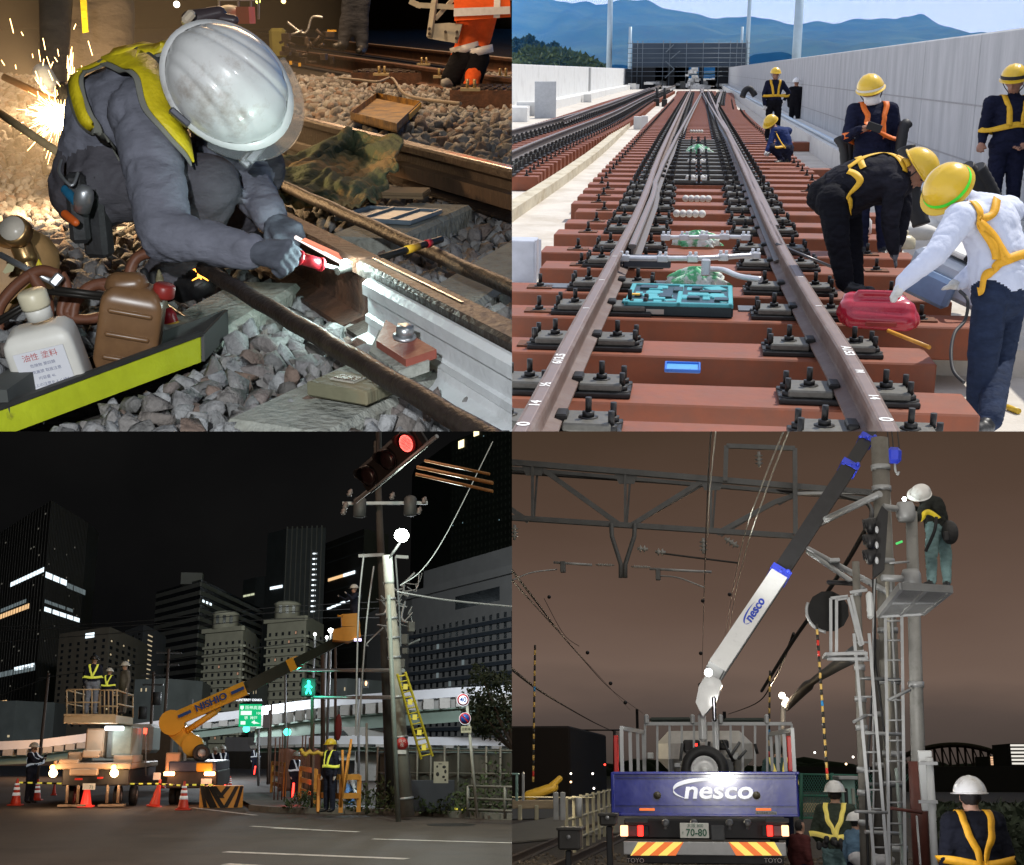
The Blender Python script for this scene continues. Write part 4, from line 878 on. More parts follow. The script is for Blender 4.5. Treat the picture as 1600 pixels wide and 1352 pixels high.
 for i,(px,py,k) in enumerate(spots):
  y = rg.uniform(330,470) if k else rg.uniform(470,600); H_ = (17 if k==0 else 11); top = c.Y(px,py,y); sc = rg.uniform(.75,1.35)
  t = empty('conifer' if k==0 else 'broadleaf_tree',top-V((0,0,H_*sc))); t.matrix_world = t.matrix_world@Matrix.Rotation(rg.uniform(0,6),4,'Z')@Matrix.Diagonal((sc,sc,sc,1))
  tag(t,'dark conifer on the wooded hill left of the tall poles' if k==0 else 'bushy light green tree on the hill above the left parapet','tree','conifers on the hill' if k==0 else 'broadleaf trees on the hill')
  for nm_,me,in(('crown',base[k][0]),('trunk',base[k][1])): link(nm_,me,t)
  # the deck
 deck = mat('viaduct_concrete',(.56,.52,.46),.85,var=.12,scale=2.2,bump=.25,bscale=30,c2=(.42,.37,.30),amt=.42,s2=.8)
 wallc = mat('parapet_concrete',(.47,.48,.50),.85,var=.10,scale=2.5,bump=.15,bscale=25,c2=(.30,.31,.33),amt=.42,s2=2.2,stretch=(1,1,.25),soft=.2)
 cw = mat('pale_concrete',(.66,.66,.64),.85,var=.06,scale=2.5,bump=.12,c2=(.55,.54,.52),amt=.38,s2=1)
 bh = g(1600,600).x
 XR = 3.0
 xl = c.G(800,200).x; XL = g(800,172).x
 struct(MB().box2((-16,-1,-.8),(1.5,205,0)).build('viaduct_deck',deck)); struct(MB().box2((1.5,9.3,-.8),(12,205,0)).build('viaduct_deck',deck)); struct(MB().box2((1.5,-1,-.8),(12,9.3,-.20)).build('viaduct_deck',deck))
 far = struct(MB().box2((-4000,200,-40),(6000,5200,-12)).build('valley_floor',mat('valley_green',(.05,.07,.03),.9,var=.4,scale=.01)))
 wy0 = c.X(1600,45,0)
 Pw = [c.G(1150,131),c.G(1160,133)]
 fa = c.G(1243,210); fb = c.G(1480,335); xf = (fa.x+fb.x)/2
 XW = 3.42
 ztop = c.X(1600,43,XW+.0).z
 rwall = empty('concrete_parapet',(XW,3,0)); tag(rwall,'tall grey concrete parapet of cast panels along the right side','parapet')
 y = 5.0; k = 0; mesh = None
 while y<200:
  Ln = 4.0 if y<60 else 12.0
  if y<60:
   if mesh is None:
    m = MB(); m.box((.15,Ln/2-.006,ztop/2),(.3,Ln-.035,ztop),ch=.02); o = m.build('panel',wallc,rwall,(0,y-3,0)); mesh = o.data
   else: o = link('panel',mesh,rwall,(0,y-3,0))
  else:
   m = MB(); m.box((.15,Ln/2,ztop/2),(.3,Ln-.04,ztop)); m.build('panel',wallc,rwall,(0,y-3,0))
  y+=Ln
 m = MB(); m.box((.18,97,ztop/2-.03),(.26,196,ztop-.1)); m.build('joint_filler',mat('joint_grey',(.22,.22,.22),.9),rwall)
 m = MB()
 for z in(.95,1.75): m.box((-.0015,97,ztop*z/2.75),(.004,196,.022))
 yy = 5.9
 o = m.build('form_line',mat('form_line_grey',(.30,.30,.31),.9),rwall); o['kind'] = 'stuff'
 m = MB(); rgg = RND(4)
 for i in range(90):
  m.cyl(V((-.003,rgg.choice([1,2,3])*1.0+4*rgg.randint(0,9),rgg.choice([.35,.8,1.3,1.9,2.4])*ztop/2.75)),V((.001,0,0))+V((-.003,0,0))+V((0,0,0)),.015,6) if False else None
 m = MB(); m.box2((XW-.62,4,0),(XW-.003,180,.40)); o = m.build('cable_trough',cw); tag(o,'pale concrete cable trough at the foot of the right parapet','cable trough')
 m = MB(); m.tube([V((XW-.46,y_,.455)) for y_ in(5,20,60,150)],.055,12); o = m.build('conduit',mat('pale_blue_conduit',(.42,.50,.58),.4),None); tag(o,'long pale conduit lying on the right cable trough','conduit')
 la = c.G(800,182); lb = c.G(1000,133)
 XLw = c.G(905,158).x-.3
 zl = c.X(800,100,XLw).z
 lw = empty('white_parapet',(XLw,10,0)); tag(lw,'long bright white concrete parapet along the left side','parapet'); mesh = None; y = 18
 while y<200:
  if mesh is None: m = MB(); m.box((-.15,4.98,zl/2),(.3,9.94,zl),ch=.02); o = m.build('panel',cw,lw,(0,y-10,0)); mesh = o.data
  else: link('panel',mesh,lw,(0,y-10,0))
  y+=10
 m = MB(); m.box2((XLw,16,0),(XLw+.8,190,.45)); o = m.build('cable_trough',cw); tag(o,'low white ledge at the foot of the left parapet','cable trough')
 m = MB(); q = c.X(921,145,XLw+.01); m.box((.02,0,0),(.04,1.6,zl*.97)); o = m.build('steel_door',mat('grey_door',(.28,.28,.27),.6),None,(XLw,q.y,zl*.5)); tag(o,'narrow grey door panel in the left parapet','door')
 # tracks: pixel polylines of the rail heads
 RZ = .48
 steel = mat('brown_rail_steel',(.12,.075,.060),.6,.1,var=.2,scale=30,c2=(.17,.13,.115),amt=.45,s2=3)
 grys = mat('weathered_rail_grey',(.13,.11,.10),.5,.3,var=.15,scale=30)
 head = mat('rail_head_shine',(.20,.15,.135),.5,.3,var=.1,scale=10)
 def track(px,label,k=1.,mt=None):
  pts = [g(x,y,RZ) for x,y in px]; P_ = spline(pts,4); return rail(P_,mt or steel,label,'rails of the viaduct tracks','rail',k,0,head),P_
 G1 = 1.435/2
 L1p = [(790,712),(838,629),(906,500),(966,390),(1007,305),(1047,205),(1079,140)]
 R1p = [(1410,712),(1375,640),(1322,545),(1258,445),(1205,352),(1160,255),(1122,175),(1106,140)]
 rails = []
 rails.append(track(L1p,'long brown running rail on the left of the middle track, chalk marked',1.25)[1])
 rails.append(track(R1p,'long brown running rail on the right of the middle track, chalk marked',1.25)[1])
 track([(988,382),(1020,305),(1058,212),(1100,137)],'switch blade rail close to the left running rail',1.0,grys)
 track([(1222,382),(1182,300),(1148,225),(1110,165),(1094,137)],'switch blade rail close inside the right running rail',1.0,grys)
 rails.append(track([(1212,352),(1172,270),(1136,200),(1120,165),(1128,140)],'outer rail curving away to the right by the standing workers',1.1,grys)[1])
 rails.append(track([(770,252),(800,236),(870,208),(960,174),(1015,148),(1055,133)],'near rail of the left track',1.1,grys)[1])
 rails.append(track([(770,212),(800,203),(870,185),(950,162),(1000,144),(1035,132)],'far rail of the left track',1.1,grys)[1])
 track([(880,186),(930,168),(980,150),(1015,137)],'third rail between the left track rails near the shed',1.0,grys)
 red = mat('red_brown_sleeper',(.225,.060,.024),.6,var=.14,scale=6,bump=.1,c2=(.16,.060,.034),amt=.42,s2=3.5,soft=.15)
 plate = mat('tie_plate_black',(.030,.029,.028),.5,.5,var=.3,scale=30); platg = mat('tie_plate_grey',(.12,.115,.10),.55,.4,var=.25,scale=30)
 rustb = mat('rust_bolt',(.13,.05,.022),.7,.3,var=.3,scale=40)
 SH = .23
 zs = RZ-.153*1.25-.055
 def bolt(mb,p,r=.018,h=.07,m_=None):
  if m_: mb.use(m_)
  mb.lathe([(r*1.9,0),(r*1.9,.006)],p,n=10); mb.lathe([(r*1.25,.006),(r*1.25,.030)],p,n=6); mb.cyl(V(p)+V((0,0,.03)),V(p)+V((0,0,h)),r*.6,8); return mb
 tmp = empty('tmp');
 def plate_mesh():
  m = MB().use(plate); m.box((0,0,.010),(.62,.24,.020),ch=.004); m.use(platg); m.box((-.17,0,.034),(.20,.20,.028),ch=.006); m.box((.17,0,.034),(.20,.20,.028),ch=.006); m.use(plate); m.box((-.06,0,.05),(.05,.10,.03),ch=.006); m.box((.06,0,.05),(.05,.10,.03),ch=.006)
  return m.build('tie_plate',None,tmp).data
 PM = plate_mesh(); PM.transform(Matrix.Diagonal((1.15,1.25,1.5,1))); BM = bolt(MB(),V((0,0,0)),.026,.10).build('bolt',plate,tmp).data
 def far_fast():
  m = MB().use(plate); m.box((0,0,.012),(.60,.22,.024)); m.use(platg); m.box((0,0,.04),(.40,.16,.03)); m.use(plate)
  for x in(-.24,-.12,.12,.24):
   for y in(-.06,.06): m.cyl(V((x,y,.02)),V((x,y,.11)),.018,5)
  return m.build('fastening',None,tmp).data
 FM = far_fast(); FM.transform(Matrix.Diagonal((1.2,1.4,1.3,1)))
 m = MB(); m.box((0,0,.006),(.20,.16,.012)); EPM = m.build('end_plate',rustb,tmp).data
 for o in[q for q in c.col.objects if q.parent==tmp]: bpy.data.objects.remove(o)
 bpy.data.objects.remove(tmp)
 def xat(P_,y):
  for a,b in zip(P_,P_[1:]):
   if(a.y-y)*(b.y-y)<=0 and abs(a.y-b.y)>1e-6: return a.x+(b.x-a.x)*(y-a.y)/(b.y-a.y)
  return None
 front = [(690,780,1700),(622,740,1510),(548,740,1447),(493,760,1525),(455,770,1470),(419,843,1440),(394,843,1420),(366,865,1400),(349,882,1390),(331,898,1375)]
 ys = []
 for py,x0,x1 in front:
  a = g(x0,py,zs); b = g(x1,py,zs); ys.append((a.y,a.x,b.x))
 y = ys[-1][0]; sp = 1.0
 while y<118:
  y+=sp
  pa = xat(rails[0],y); pb = xat(rails[1],y); pc = xat(rails[2],y)
  lx = (pa if pa is not None else-.7)-1.0; rx = max(pb or.7,pc or-9)+(1.25 if y<60 else.95)
  ys.append((y,lx,rx))
 n = 0
 long_mesh = {}
 for i,(y,lx,rx) in enumerate(ys):
  near = i<13; L_ = rx-lx; wd = .46 if i<8 else.42
  loc = V(((lx+rx)/2,y+wd/2,zs-SH));
  s_ = empty('sleeper',loc)
  lab = ['red-brown sleeper at the bottom edge, cut by the picture','red-brown sleeper just behind the front one, with the blue lid beside it','red-brown sleeper directly behind the blue lid','sleeper under the teal tool case and the red generator','red-brown sleeper just behind the teal tool case','sleeper crossed by the bright switch rod'][i] if i<6 else 'red-brown sleeper of the long turnout under the middle track'
  tag(s_,lab,'sleeper','sleepers of the middle track')
  key = round(L_,1) if i>12 else None
  if key is not None and key in long_mesh: link('beam',long_mesh[key],s_)
  else:
   m = MB(); m.box((0,0,SH/2),(L_,wd,SH),ch=.010 if near else 0); o = m.build('beam',red,s_)
   if key is not None: long_mesh[key] = o.data
  xsn = []
  for P_ in rails[:3]:
   x = xat(P_,y+wd/2)
   if x is not None and all(abs(x-q)>.25 for q in xsn): xsn.append(x)
  for x in xsn:
   if near:
    p = link('tie_plate',PM,s_,(x-loc.x,0,SH));
    for dx in(-.27,-.17,.17,.27):
     for dy in((-.07,.07) if abs(dx)>.2 else(0,)):
      link('bolt',BM,p,(dx*1.15,dy*1.2,.028 if abs(dx)>.2 else.07))
   else:
    link('fastening',FM,s_,(x-loc.x,0,SH))
    link('fastening',FM,s_,(x-loc.x+(.40 if x<0 else-.40),0,SH)) if(i>8 and i<26) else None
  if near:
   for dx in(lx+.35,rx-.42):
    if i in(0,): continue
    p = link('end_plate',EPM,s_,(dx-loc.x,0,SH)); link('bolt',BM,p,(0,0,.01))
  elif i<75:
   for dx in(lx+.2,rx-.2): link('end_bolt',BM,s_,(dx-loc.x,0,SH))
 y = 6.5; lm = None
 cr = []
 ra = rails[3]; rb = rails[4]
 y = 7.0; k = 0
 while y<120:
  x1 = xat(ra,y); x2 = xat(rb,y)
  if x1 is not None:
   x2 = x2 if x2 is not None else x1-1.45
   loc = V((x1-.75,y,zs-SH)); s_ = empty('sleeper',loc); tag(s_,'red-brown sleeper of the left track behind the pale kerb','sleeper','sleepers of the left track')
   if lm is None: m = MB(); m.box((0,0,SH/2),(3.0,.28,SH),ch=.008); lm = m.build('beam',red,s_).data
   else: link('beam',lm,s_)
   for x in(x1,x2): link('fastening',FM,s_,(x-loc.x,0,SH))
   link('end_bolt',BM,s_,(1.3,0,SH)); k+=1
  y+=.72
 ka = g(800,345,.20); kb = g(1020,148,.2);
 xk = (xat(ra,20) or-3)+1.0
 kp = [g(x,yy,.16) for x,yy in((760,357),(810,322),(900,262),(960,215),(1010,168),(1035,148))]
 kerb = mat('kerb_concrete',(.50,.45,.34),.85,var=.15,scale=4,bump=.3,c2=(.32,.25,.15),amt=.40,s2=3,stretch=(1,.5,1))
 m = MB(); pts = spline(kp,4); m.sweep(local([p-V((0,0,.16)) for p in pts],kp[0]),[(-.22,0),(0,0),(0,.16),(-.22,.16)]); o = m.build('track_kerb',kerb,None,kp[0]); tag(o,'stained pale concrete kerb in front of the left track','kerb')
 # station box under scaffolding at the end
 yS = 150; net = mat('dark_scaffold_net',(.045,.065,.095),.8,var=.15,scale=.6,stretch=(1,1,8)); alu = mat('scaffold_steel',(.12,.15,.18),.5,.3)
 a = c.Y(988,66,yS); b = c.Y(1166,66,yS); x0,x1 = a.x,b.x; zt = a.z; z104 = c.Y(1000,104,yS).z; z126 = c.Y(1000,127,yS).z
 sh = empty('station_shed',((x0+x1)/2,yS,0)); tag(sh,'dark station box wrapped in scaffolding at the end of the tracks','building'); lo = V(((x0+x1)/2,yS,0))
 X = lambda px: c.Y(px,100,yS).x-lo.x; Z = lambda py: c.Y(1000,py,yS).z
 m = MB(); m.box2((x0-lo.x,0,Z(104)),(x1-lo.x,30,Z(68))); m.build('upper_wall',net,sh)
 m = MB()
 for p0,p1 in((988,1024),(1043,1054),(1072,1074),(1093,1100),(1123,1166)): m.box2((X(p0),.01,-.0),(X(p1),30,Z(104)))
 m.box2((X(988),29.5,0),(X(1070),30,Z(104))); m.build('lower_wall',mat('dark_opening',(.012,.014,.018),.9),sh)
 m0 = None
 for i,py in enumerate((68,76,84,91,98,105,112,119)):
  m = MB(); m.cyl(V((x0-lo.x-.5,-.6,0)),V((x1-lo.x+.5,-.6,0)),.035,6)
  if m0 is None: m0 = m.build('scaffold_rail',alu,sh,(0,0,Z(py))).data
  else: link('scaffold_rail',m0,sh,(0,0,Z(py)))
 m0 = None
 for px in(988,996,1004,1036,1046,1072,1098,1122,1140,1150,1158,1166):
  m = MB(); m.cyl(V((0,-.6,0)),V((0,-.6,Z(64))),.04,6)
  if m0 is None: m0 = m.build('scaffold_post',alu,sh,(X(px),0,0)).data
  else: link('scaffold_post',m0,sh,(X(px),0,0))
 m = MB();
 for q,w in(((1052,70),(1040,82)),((1062,80),(1048,92)),((1040,96),(1054,108)),((1054,108),(1040,122))): m.bar(V((X(q[0]),-.8,Z(q[1]))),V((X(w[0]),-.8,Z(w[1]))),.5,.08)
 o = m.build('stairs',alu,sh); o['kind'] = 'stuff'
 rg = RND(6); m = MB().use(mat('bright_clutter',(.62,.62,.6),.7,var=.3,scale=2))
 for i in range(26): m.box((rg.uniform(X(1074),X(1092)),-1.2+rg.uniform(-1,1),rg.uniform(.3,Z(106))),(rg.uniform(.2,.8),.3,rg.uniform(.1,.5)))
 o = m.build('stacked_material',None,None,lo); tag(o,'pale stacked building material in the opening of the shed','building material',None,'stuff')
 rg = RND(61); m = MB().use(mat('bright_clutter'))
 for i in range(150):
  px = rg.uniform(955,1145); py = rg.uniform(129,140); p = g(px,py); m.box((p.x,p.y,rg.uniform(.1,.7)),(rg.uniform(.4,1.6),rg.uniform(.5,2),rg.uniform(.2,.8)),rg.uniform(0,1))
 o = m.build('supplies',None,None); tag(o,'pale supplies strewn across the deck in front of the shed','building material',None,'stuff')
 # catenary poles
 pole = mat('pale_blue_pole',(.34,.44,.52),.45,.3,var=.08,scale=3)
 def cpole(px,pyb,w,label,pyt=-40):
  b_ = g(px,pyb); k = b_.y/FPX; r_ = w*k/2*1.02; top = c.Y(px-2,pyt,b_.y); m = MB(); m.tube([V((0,0,0)),V((0,0,top.z))],[r_*1.05,r_*.9],16); t = empty('catenary_pole',b_); tag(t,label,'pole'); m.build('pole',pole,t); m = MB(); m.box((0,0,.25),(r_*4,r_*4,.5),ch=.03); m.build('footing',cw,t); return t
 cpole(951,138,8,'tall pale blue pole on the left parapet'); cpole(983,132,5,'shorter pale pole left of the station shed',42); cpole(1165,137,6,'tall pale pole right of the station shed'); cpole(1156,131,4,'short pale pole touching the right edge of the shed',42)
 cpole(1240,165,13,'thick pale pole rising beside the far worker by the right parapet')
 # small things on the deck
 m = MB(); p = g(820,445); m.box((0,0,.2),(.32,.30,.40),ch=.01); t = empty('steel_cabinet',g(812,440)); tag(t,'pale grey steel cabinet at the left edge beside the sleepers','cabinet'); m.build('box',mat('cabinet_grey',(.45,.47,.52),.4),t)
 m = MB(); m.bar(V((.21,-.17,.12)),V((.21,-.17,.42)),.045,.02); m.bar(V((.17,-.17,0)),V((.17,-.17,.41)),.02,.02); m.build('bracket',mat('cabinet_grey'),t)
 def block(px,py,d,label,m_=cw,rz=0,name='concrete_block',cat='block'):
  loc = g(px,py); m = MB(); m.box((0,0,d[2]/2),d,rz,ch=.01); o = m.build(name,m_,None,loc); tag(o,label,cat); return o
 block(996,202,(.26,.3,.42),'left one of the two white blocks beside the middle track'); block(1007,203,(.22,.3,.46),'right one of the two white blocks beside the middle track')
 block(1026,166,(.3,.4,.42),'dark upright bollard left of the middle track',plate,0,'bollard','bollard'); block(1038,167,(.3,.4,.4),'second dark bollard with a red band left of the middle track',plate,0,'bollard','bollard')
 for x_,lb in((1026,'thin black marker post left of the middle track'),(1038,'thin black marker post with white foot')):
  m = MB(); m.cyl(V((0,0,0)),V((0,0,1.0)),.09,10); o = m.build('marker_post',plate,None,g(x_,165)); tag(o,lb,'post')
 block(852,185,(.9,.1,1.5),'grey steel sheet standing at the left parapet',mat('steel_panel',(.42,.44,.46),.5),0,'steel_sheet','sheet')
 block(800,190,(1.3,.8,.55),'white concrete box at the left edge by the left track',cw); block(835,181,(1.5,.8,.6),'second white concrete box beside the left track',cw)
 block(918,160,(.5,.5,.5),'small white box under the grey door',cw); block(1241,236,(.7,.5,.22),'red sleeper stub by the crouching worker',red,.1,'sleeper_stub','sleeper')
 block(1258,283,(1.3,.35,.22),'loose red sleeper end right of the crouching worker',red,0,'sleeper_stub','sleeper')
 for i,(px,py,lb) in enumerate(((1090,384,'crumpled green and white plastic bag on the sleeper by the switch rods'),(1088,448,'crumpled green and white plastic bag just behind the teal tool case'),(1091,240,'small green bag far up between the rails'))):
  loc = g(px,py,zs+.02); rg = RND(i); s_ = (.16,.17,.2)[i]; m = MB().use(mat('green_bag',(.10,.45,.20),.4,var=.3,scale=20,c2=(.72,.78,.72),amt=.5,s2=9,soft=.04))
  def bagf(u,v,s_=s_,i=i): a = 2*pi*u; t_ = pi*.5*v; w = 1+.25*sin(a*5+i)+.18*sin(a*11+v*9+i); return V((cos(a)*cos(t_)*s_*w*1.2,sin(a)*cos(t_)*s_*w*.6,sin(t_)*s_*.8*(1+.2*sin(a*3))))
  m.sheet(bagf,40,12); o = m.build('plastic_bag',None,None,loc); tag(o,lb,'bag')
 teal = mat('teal_foam',(.07,.36,.40),.45,var=.08); dteal = mat('dark_teal_shell',(.012,.035,.042),.35)
 q = [g(977,490,zs),g(1146,497,zs)]; wX = (q[1]-q[0]).length; loc = q[0].lerp(q[1],.5)+V((0,.30,0)); t = empty('tool_case',loc,-.02); tag(t,'open teal power tool case with moulded tray across the sleeper','tool case')
 dpt = .84
 m = MB(); m.box((0,.06,.045),(wX,dpt,.09),ch=.012); m.build('shell',dteal,t)
 m = MB()
 for x_ in(-wX/2+.02,.0,wX/2-.02): m.box((x_,.06,.085),(.035,dpt,.035),ch=.006)
 for y_ in(-dpt/2+.075,dpt/2+.045): m.box((0,y_,.085),(wX,.03,.035),ch=.006)
 rg = RND(12)
 for cx in(-wX/4,wX/4):
  for i in range(14): m.box((cx+rg.uniform(-.14,.14),.06+rg.uniform(-.32,.32),.08),(rg.uniform(.04,.16),rg.uniform(.05,.16),rg.uniform(.02,.05)),rg.choice([0,0,.4]),ch=.005)
 m.box((0,.06,.0725),(wX-.06,dpt-.04,.006)); m.build('moulded_tray',teal,t)
 m = MB().use(dteal)
 for x_,y_,a_,b_ in((-.24,.20,.13,.07),(-.1,.0,.09,.09),(.12,.2,.08,.05),(.22,.12,.16,.05),(.1,-.03,.09,.05),(.3,-.06,.1,.06),(-.02,.16,.07,.1),(-.3,0,.05,.04)): m.box((x_,(y_-.06)*1.8+.06,.090),(a_,b_*1.8,.034),ch=.004)
 o = m.build('hollow',None,t); o['kind'] = 'stuff'
 m = MB(); m.box((-wX*.22,-dpt/2+.058,.035),(.14,.004,.035)); m.build('label',mat('pale_label'),t); m = MB(); m.box((-wX/2+.06,-.06,.105),(.07,.05,.01)); m.build('yellow_tag',mat('bright_yellow_band'),t)
 loc = g(1066,585,zs-.05); t = empty('blue_lid',loc+V((0,.02,0))); tag(t,'bright blue plastic lid lying between two sleepers','lid'); bl = mat('bright_blue_plastic',(.03,.16,.62),.3,coat=.4)
 m = MB(); R_ = Matrix.Rotation(.12,3,'X'); m.box((0,.05,.02),(.20,.14,.012),R=R_,ch=.006); m.build('plate',mat('light_blue_plastic',(.10,.34,.72),.3),t); m = MB()
 for a_,d_ in(((0,-.02,.02),(.21,.012,.022)),((0,.12,.035),(.21,.012,.022)),((-.1,.05,.028),(.012,.14,.022)),((.1,.05,.028),(.012,.14,.022))): m.box(a_,d_,R=R_,ch=.004)
 m.build('rim',bl,t)
 sil = mat('silver_paint',(.62,.63,.65),.35,.3,var=.08,scale=20);
 def rod(px,r_,label,z=RZ-.1,m_=sil,ends=True):
  pts = [g(x,y,z) for x,y in px]; loc = pts[0].copy(); t = empty('switch_rod',loc); tag(t,label,'switch rod'); P_ = spline(local(pts,loc),4)
  m = MB(); m.tube(P_,r_,12); m.build('rod',m_,t)
  if ends:
   m0 = None
   for f in(0,.33,.55,.8,1.):
    p = P_[int(f*(len(P_)-1))]; m = MB(); m.box((0,0,0),(.09,.07,.055),ch=.008); m.cyl(V((-.02,0,.02)),V((-.02,0,.055)),.013,8); m.cyl(V((.025,0,.02)),V((.025,0,.055)),.013,8)
    if m0 is None: m0 = m.build('coupling',sil,t,p).data
    else: link('coupling',m0,t,p)
  return t
 rod([(975,403),(1010,404),(1060,404),(1090,404),(1130,402),(1180,399)],.022,'front silver switch rod between the rails with turnbuckles',RZ-.05)
 rod([(1040,371),(1080,371),(1120,370),(1165,371)],.020,'rear silver switch rod behind the green bag',RZ-.06)
 rod([(1103,412),(1106,420),(1130,422),(1155,432),(1190,437)],.022,'bent silver drive rod leading to the right rail',RZ-.08,ends=False)
 m = MB(); m.box((0,0,-.02),(.07,.05,.13),ch=.01); o = m.build('crank_arm',sil,None,g(1103,414,RZ-.03)); tag(o,'short silver crank arm hanging from the front switch rod','crank arm')
 p = g(985,408,RZ-.12); m = MB(); m.box((.14,0,0),(.40,.10,.10),ch=.01); m.box((-.12,0,.02),(.10,.14,.14),ch=.02); o = m.build('rod_bracket',mat('dark_navy_steel',(.05,.055,.07),.4,.4),None,p); tag(o,'dark bracket holding the left end of the switch rod','bracket')
 for i,(px,py,w,lb) in enumerate(((870,448,.28,'flat dark steel plate on the sleeper left of the teal case'),(1175,484,.2,'flat dark steel plate on the sleeper right of the teal case'),(1040,444,.9,'wide grey steel plate on the sleeper behind the teal case'))):
  m = MB(); m.box((0,0,.006),(w,.2,.012)); o = m.build('steel_plate',mat('blue_grey_steel',(.13,.14,.155),.5,.4),None,g(px,py,zs)); tag(o,lb,'steel plate')
 for i,(px,py) in enumerate(((1090,255),(1090,281),(1089,314),(1077,338),(1088,207))):
  loc = g(px,py,zs+.01); m = MB()
  for k in range(5): m.ell((-.15+.075*k,0,.03),(.045,.06,.045),None,8,6)
  o = m.build('white_insulation_block',mat('white_foam',(.62,.61,.57),.7),None,loc); tag(o,['white ribbed packing on a sleeper, second from the far end','white ribbed packing on a sleeper, in the middle of the row','largest white ribbed packing, in front of its row','small white packing left of the row of ribbed ones','farthest white ribbed packing between the rails'][i],'packing')
 ch = mat('chalk_white',(.78,.78,.76),.9)
 def chalk(txt,px,py,size,P_,sgn,label):
  p = g(px,py,RZ+.003); y0 = p.y; x_a = xat(P_,y0-.15) or p.x; x_b = xat(P_,y0+.15) or p.x; d = V((x_b-x_a,.3,0)).normalized(); m = MB(); xx = xat(P_,y0) or p.x
  put_text(m,txt,(0,0,0),d if sgn>0 else-d,V((-d.y,d.x,0)) if sgn>0 else V((d.y,-d.x,0)),size,.0,.002,1.6)
  o = m.build('chalk_writing',ch,None,(xx,y0,RZ+.0035)); tag(o,label,'chalk writing'); return o
 chalk('613.5',858,560,0.067,rails[0],1,'chalk numbers 613.5 on the left rail head'); chalk('½',842,600,0.065,rails[0],1,'small chalk sign below the numbers on the left rail'); chalk('14',826,630,0.065,rails[0],1,'chalk 14 low on the left rail'); chalk('0',808,662,0.07600000000000001,rails[0],1,'chalk ring at the bottom of the left rail')
 chalk('A153',1318,548,0.067,rails[1],-1,'chalk marks A153 on the right rail head'); chalk('M',1336,580,0.05400000000000001,rails[1],-1,'chalk sign on the right rail'); chalk('14',1357,620,0.059,rails[1],-1,'chalk 14 on the right rail'); chalk('0',1376,655,0.081,rails[1],-1,'chalk ring at the bottom of the right rail')
 for px,py,rl in((900,481,0),(925,437,0),(942,400,0),(1255,433,1),(1282,478,1)):
  p = g(px,py,RZ+.0035); xx = xat(rails[rl],p.y); m = MB(); m.box((0,0,0),(.04,.012,.0015),.3); o = m.build('chalk_tick',ch,None,(xx,p.y,RZ+.0035)); tag(o,'short chalk tick across a rail head','chalk mark','chalk ticks on the rails')
 rd = mat('red_case',(.42,.012,.035),.28,coat=.6,var=.05); loc = g(1368,512,zs); t = empty('generator',loc,-.05); tag(t,'rounded dark red portable generator with a moulded handle','generator')
 m = MB().use(rd,True)
 for(a_,b_,r_) in((V((-.17,0,.10)),V((.17,0,.10)),.10),(V((-.16,.05,.15)),V((.14,.05,.14)),.085),(V((-.16,-.06,.07)),V((.19,-.06,.06)),.07),(V((.12,0,.07)),V((.22,0,.06)),.07),(V((-.12,.0,.235)),V((.10,.0,.235)),.022),(V((-.14,0,.18)),V((-.12,0,.235)),.024),(V((.12,0,.17)),V((.10,0,.235)),.026)): m.caps(a_,b_,r_,r_)
 me = remesh(m,.012,4,'case_shell'); me.materials.append(rd); link('case_shell',me,t)
 m = MB(); m.box((.02,-.145,.05),(.20,.012,.03),ch=.004); m.build('vent',mat('dark_red_cap'),t)
 gc = mat('pale_grey_case',(.40,.44,.50),.4,var=.1,scale=4)
 loc = g(1490,480,zs+.02); t = empty('grey_machine',loc,-.6); tag(t,'large pale grey machine housing at the white-shirted worker\'s hands','machine')
 m = MB(); R_ = Matrix.Rotation(.32,3,'Y'); m.box((0,.1,.22),(.62,.55,.26),R=R_,ch=.04); m.build('housing',gc,t); m = MB(); m.box((-.1,-.22,.17),(.36,.1,.22),R=R_,ch=.03); m.build('blue_cover',mat('blue_grey_cover',(.16,.24,.38),.35),t)
 m = MB(); m.box((.05,.1,.385),(.3,.4,.04),R=R_,ch=.012); m.build('lid',mat('white_foam'),t); m = MB(); m.tube(spline([V((.1,-.1,.36)),V((.2,-.15,.46)),V((.3,-.1,.36))]),.02,8); m.build('handle',plate,t)
 for i,(px,py,s_,lb) in enumerate(((1345,366,(.13,.13,.20),'white plastic bottle behind the bending worker'),(1412,388,(.13,.11,.13),'cream plastic jug right of the bending worker'))):
  loc = g(px,py,zs); t = empty('plastic_bottle',loc); tag(t,lb,'bottle'); mm = mat('white_plastic',(.66,.66,.66),.35) if i==0 else mat('cream_plastic',(.60,.54,.38),.4)
  m = MB().use(mm,True); m.lathe([(s_[0]*.8,0),(s_[0]*.85,.02),(s_[0]*.82,s_[2]*.7),(s_[0]*.5,s_[2]*.95),(s_[0]*.28,s_[2])],(0,0,0)); m.build('body',None,t); m = MB(); m.cyl((0,0,s_[2]),(0,0,s_[2]+.04),.035); m.build('cap',mm,t)
 rg = RND(3); m = MB().use(mat('white_foam'))
 for i in range(7): m.ell((rg.uniform(-.4,.5),rg.uniform(-.3,.4),.08),(rg.uniform(.08,.22),rg.uniform(.08,.16),rg.uniform(.05,.1)),Matrix.Rotation(rg.uniform(0,3),3,'Z'))
 me = remesh(m,.02,2,'sheet'); me.materials.append(mat('white_foam')); o = link('plastic_sheeting',me,None,g(1450,370,zs)); tag(o,'heap of white plastic sheeting behind the grey machine','plastic sheeting')
 def stick(p,q,r_,m_,label,z=(zs+.02,zs+.02),name='bar',cat='bar',d0=None):
  a = g(*p,z[0]); b = g(*q,z[1]); m = MB(); m.cyl(V(),b-a,r_,8); o = m.build(name,m_,None,a); tag(o,label,cat); return o
 yl = mat('yellow_paint',(.62,.40,.03),.4)
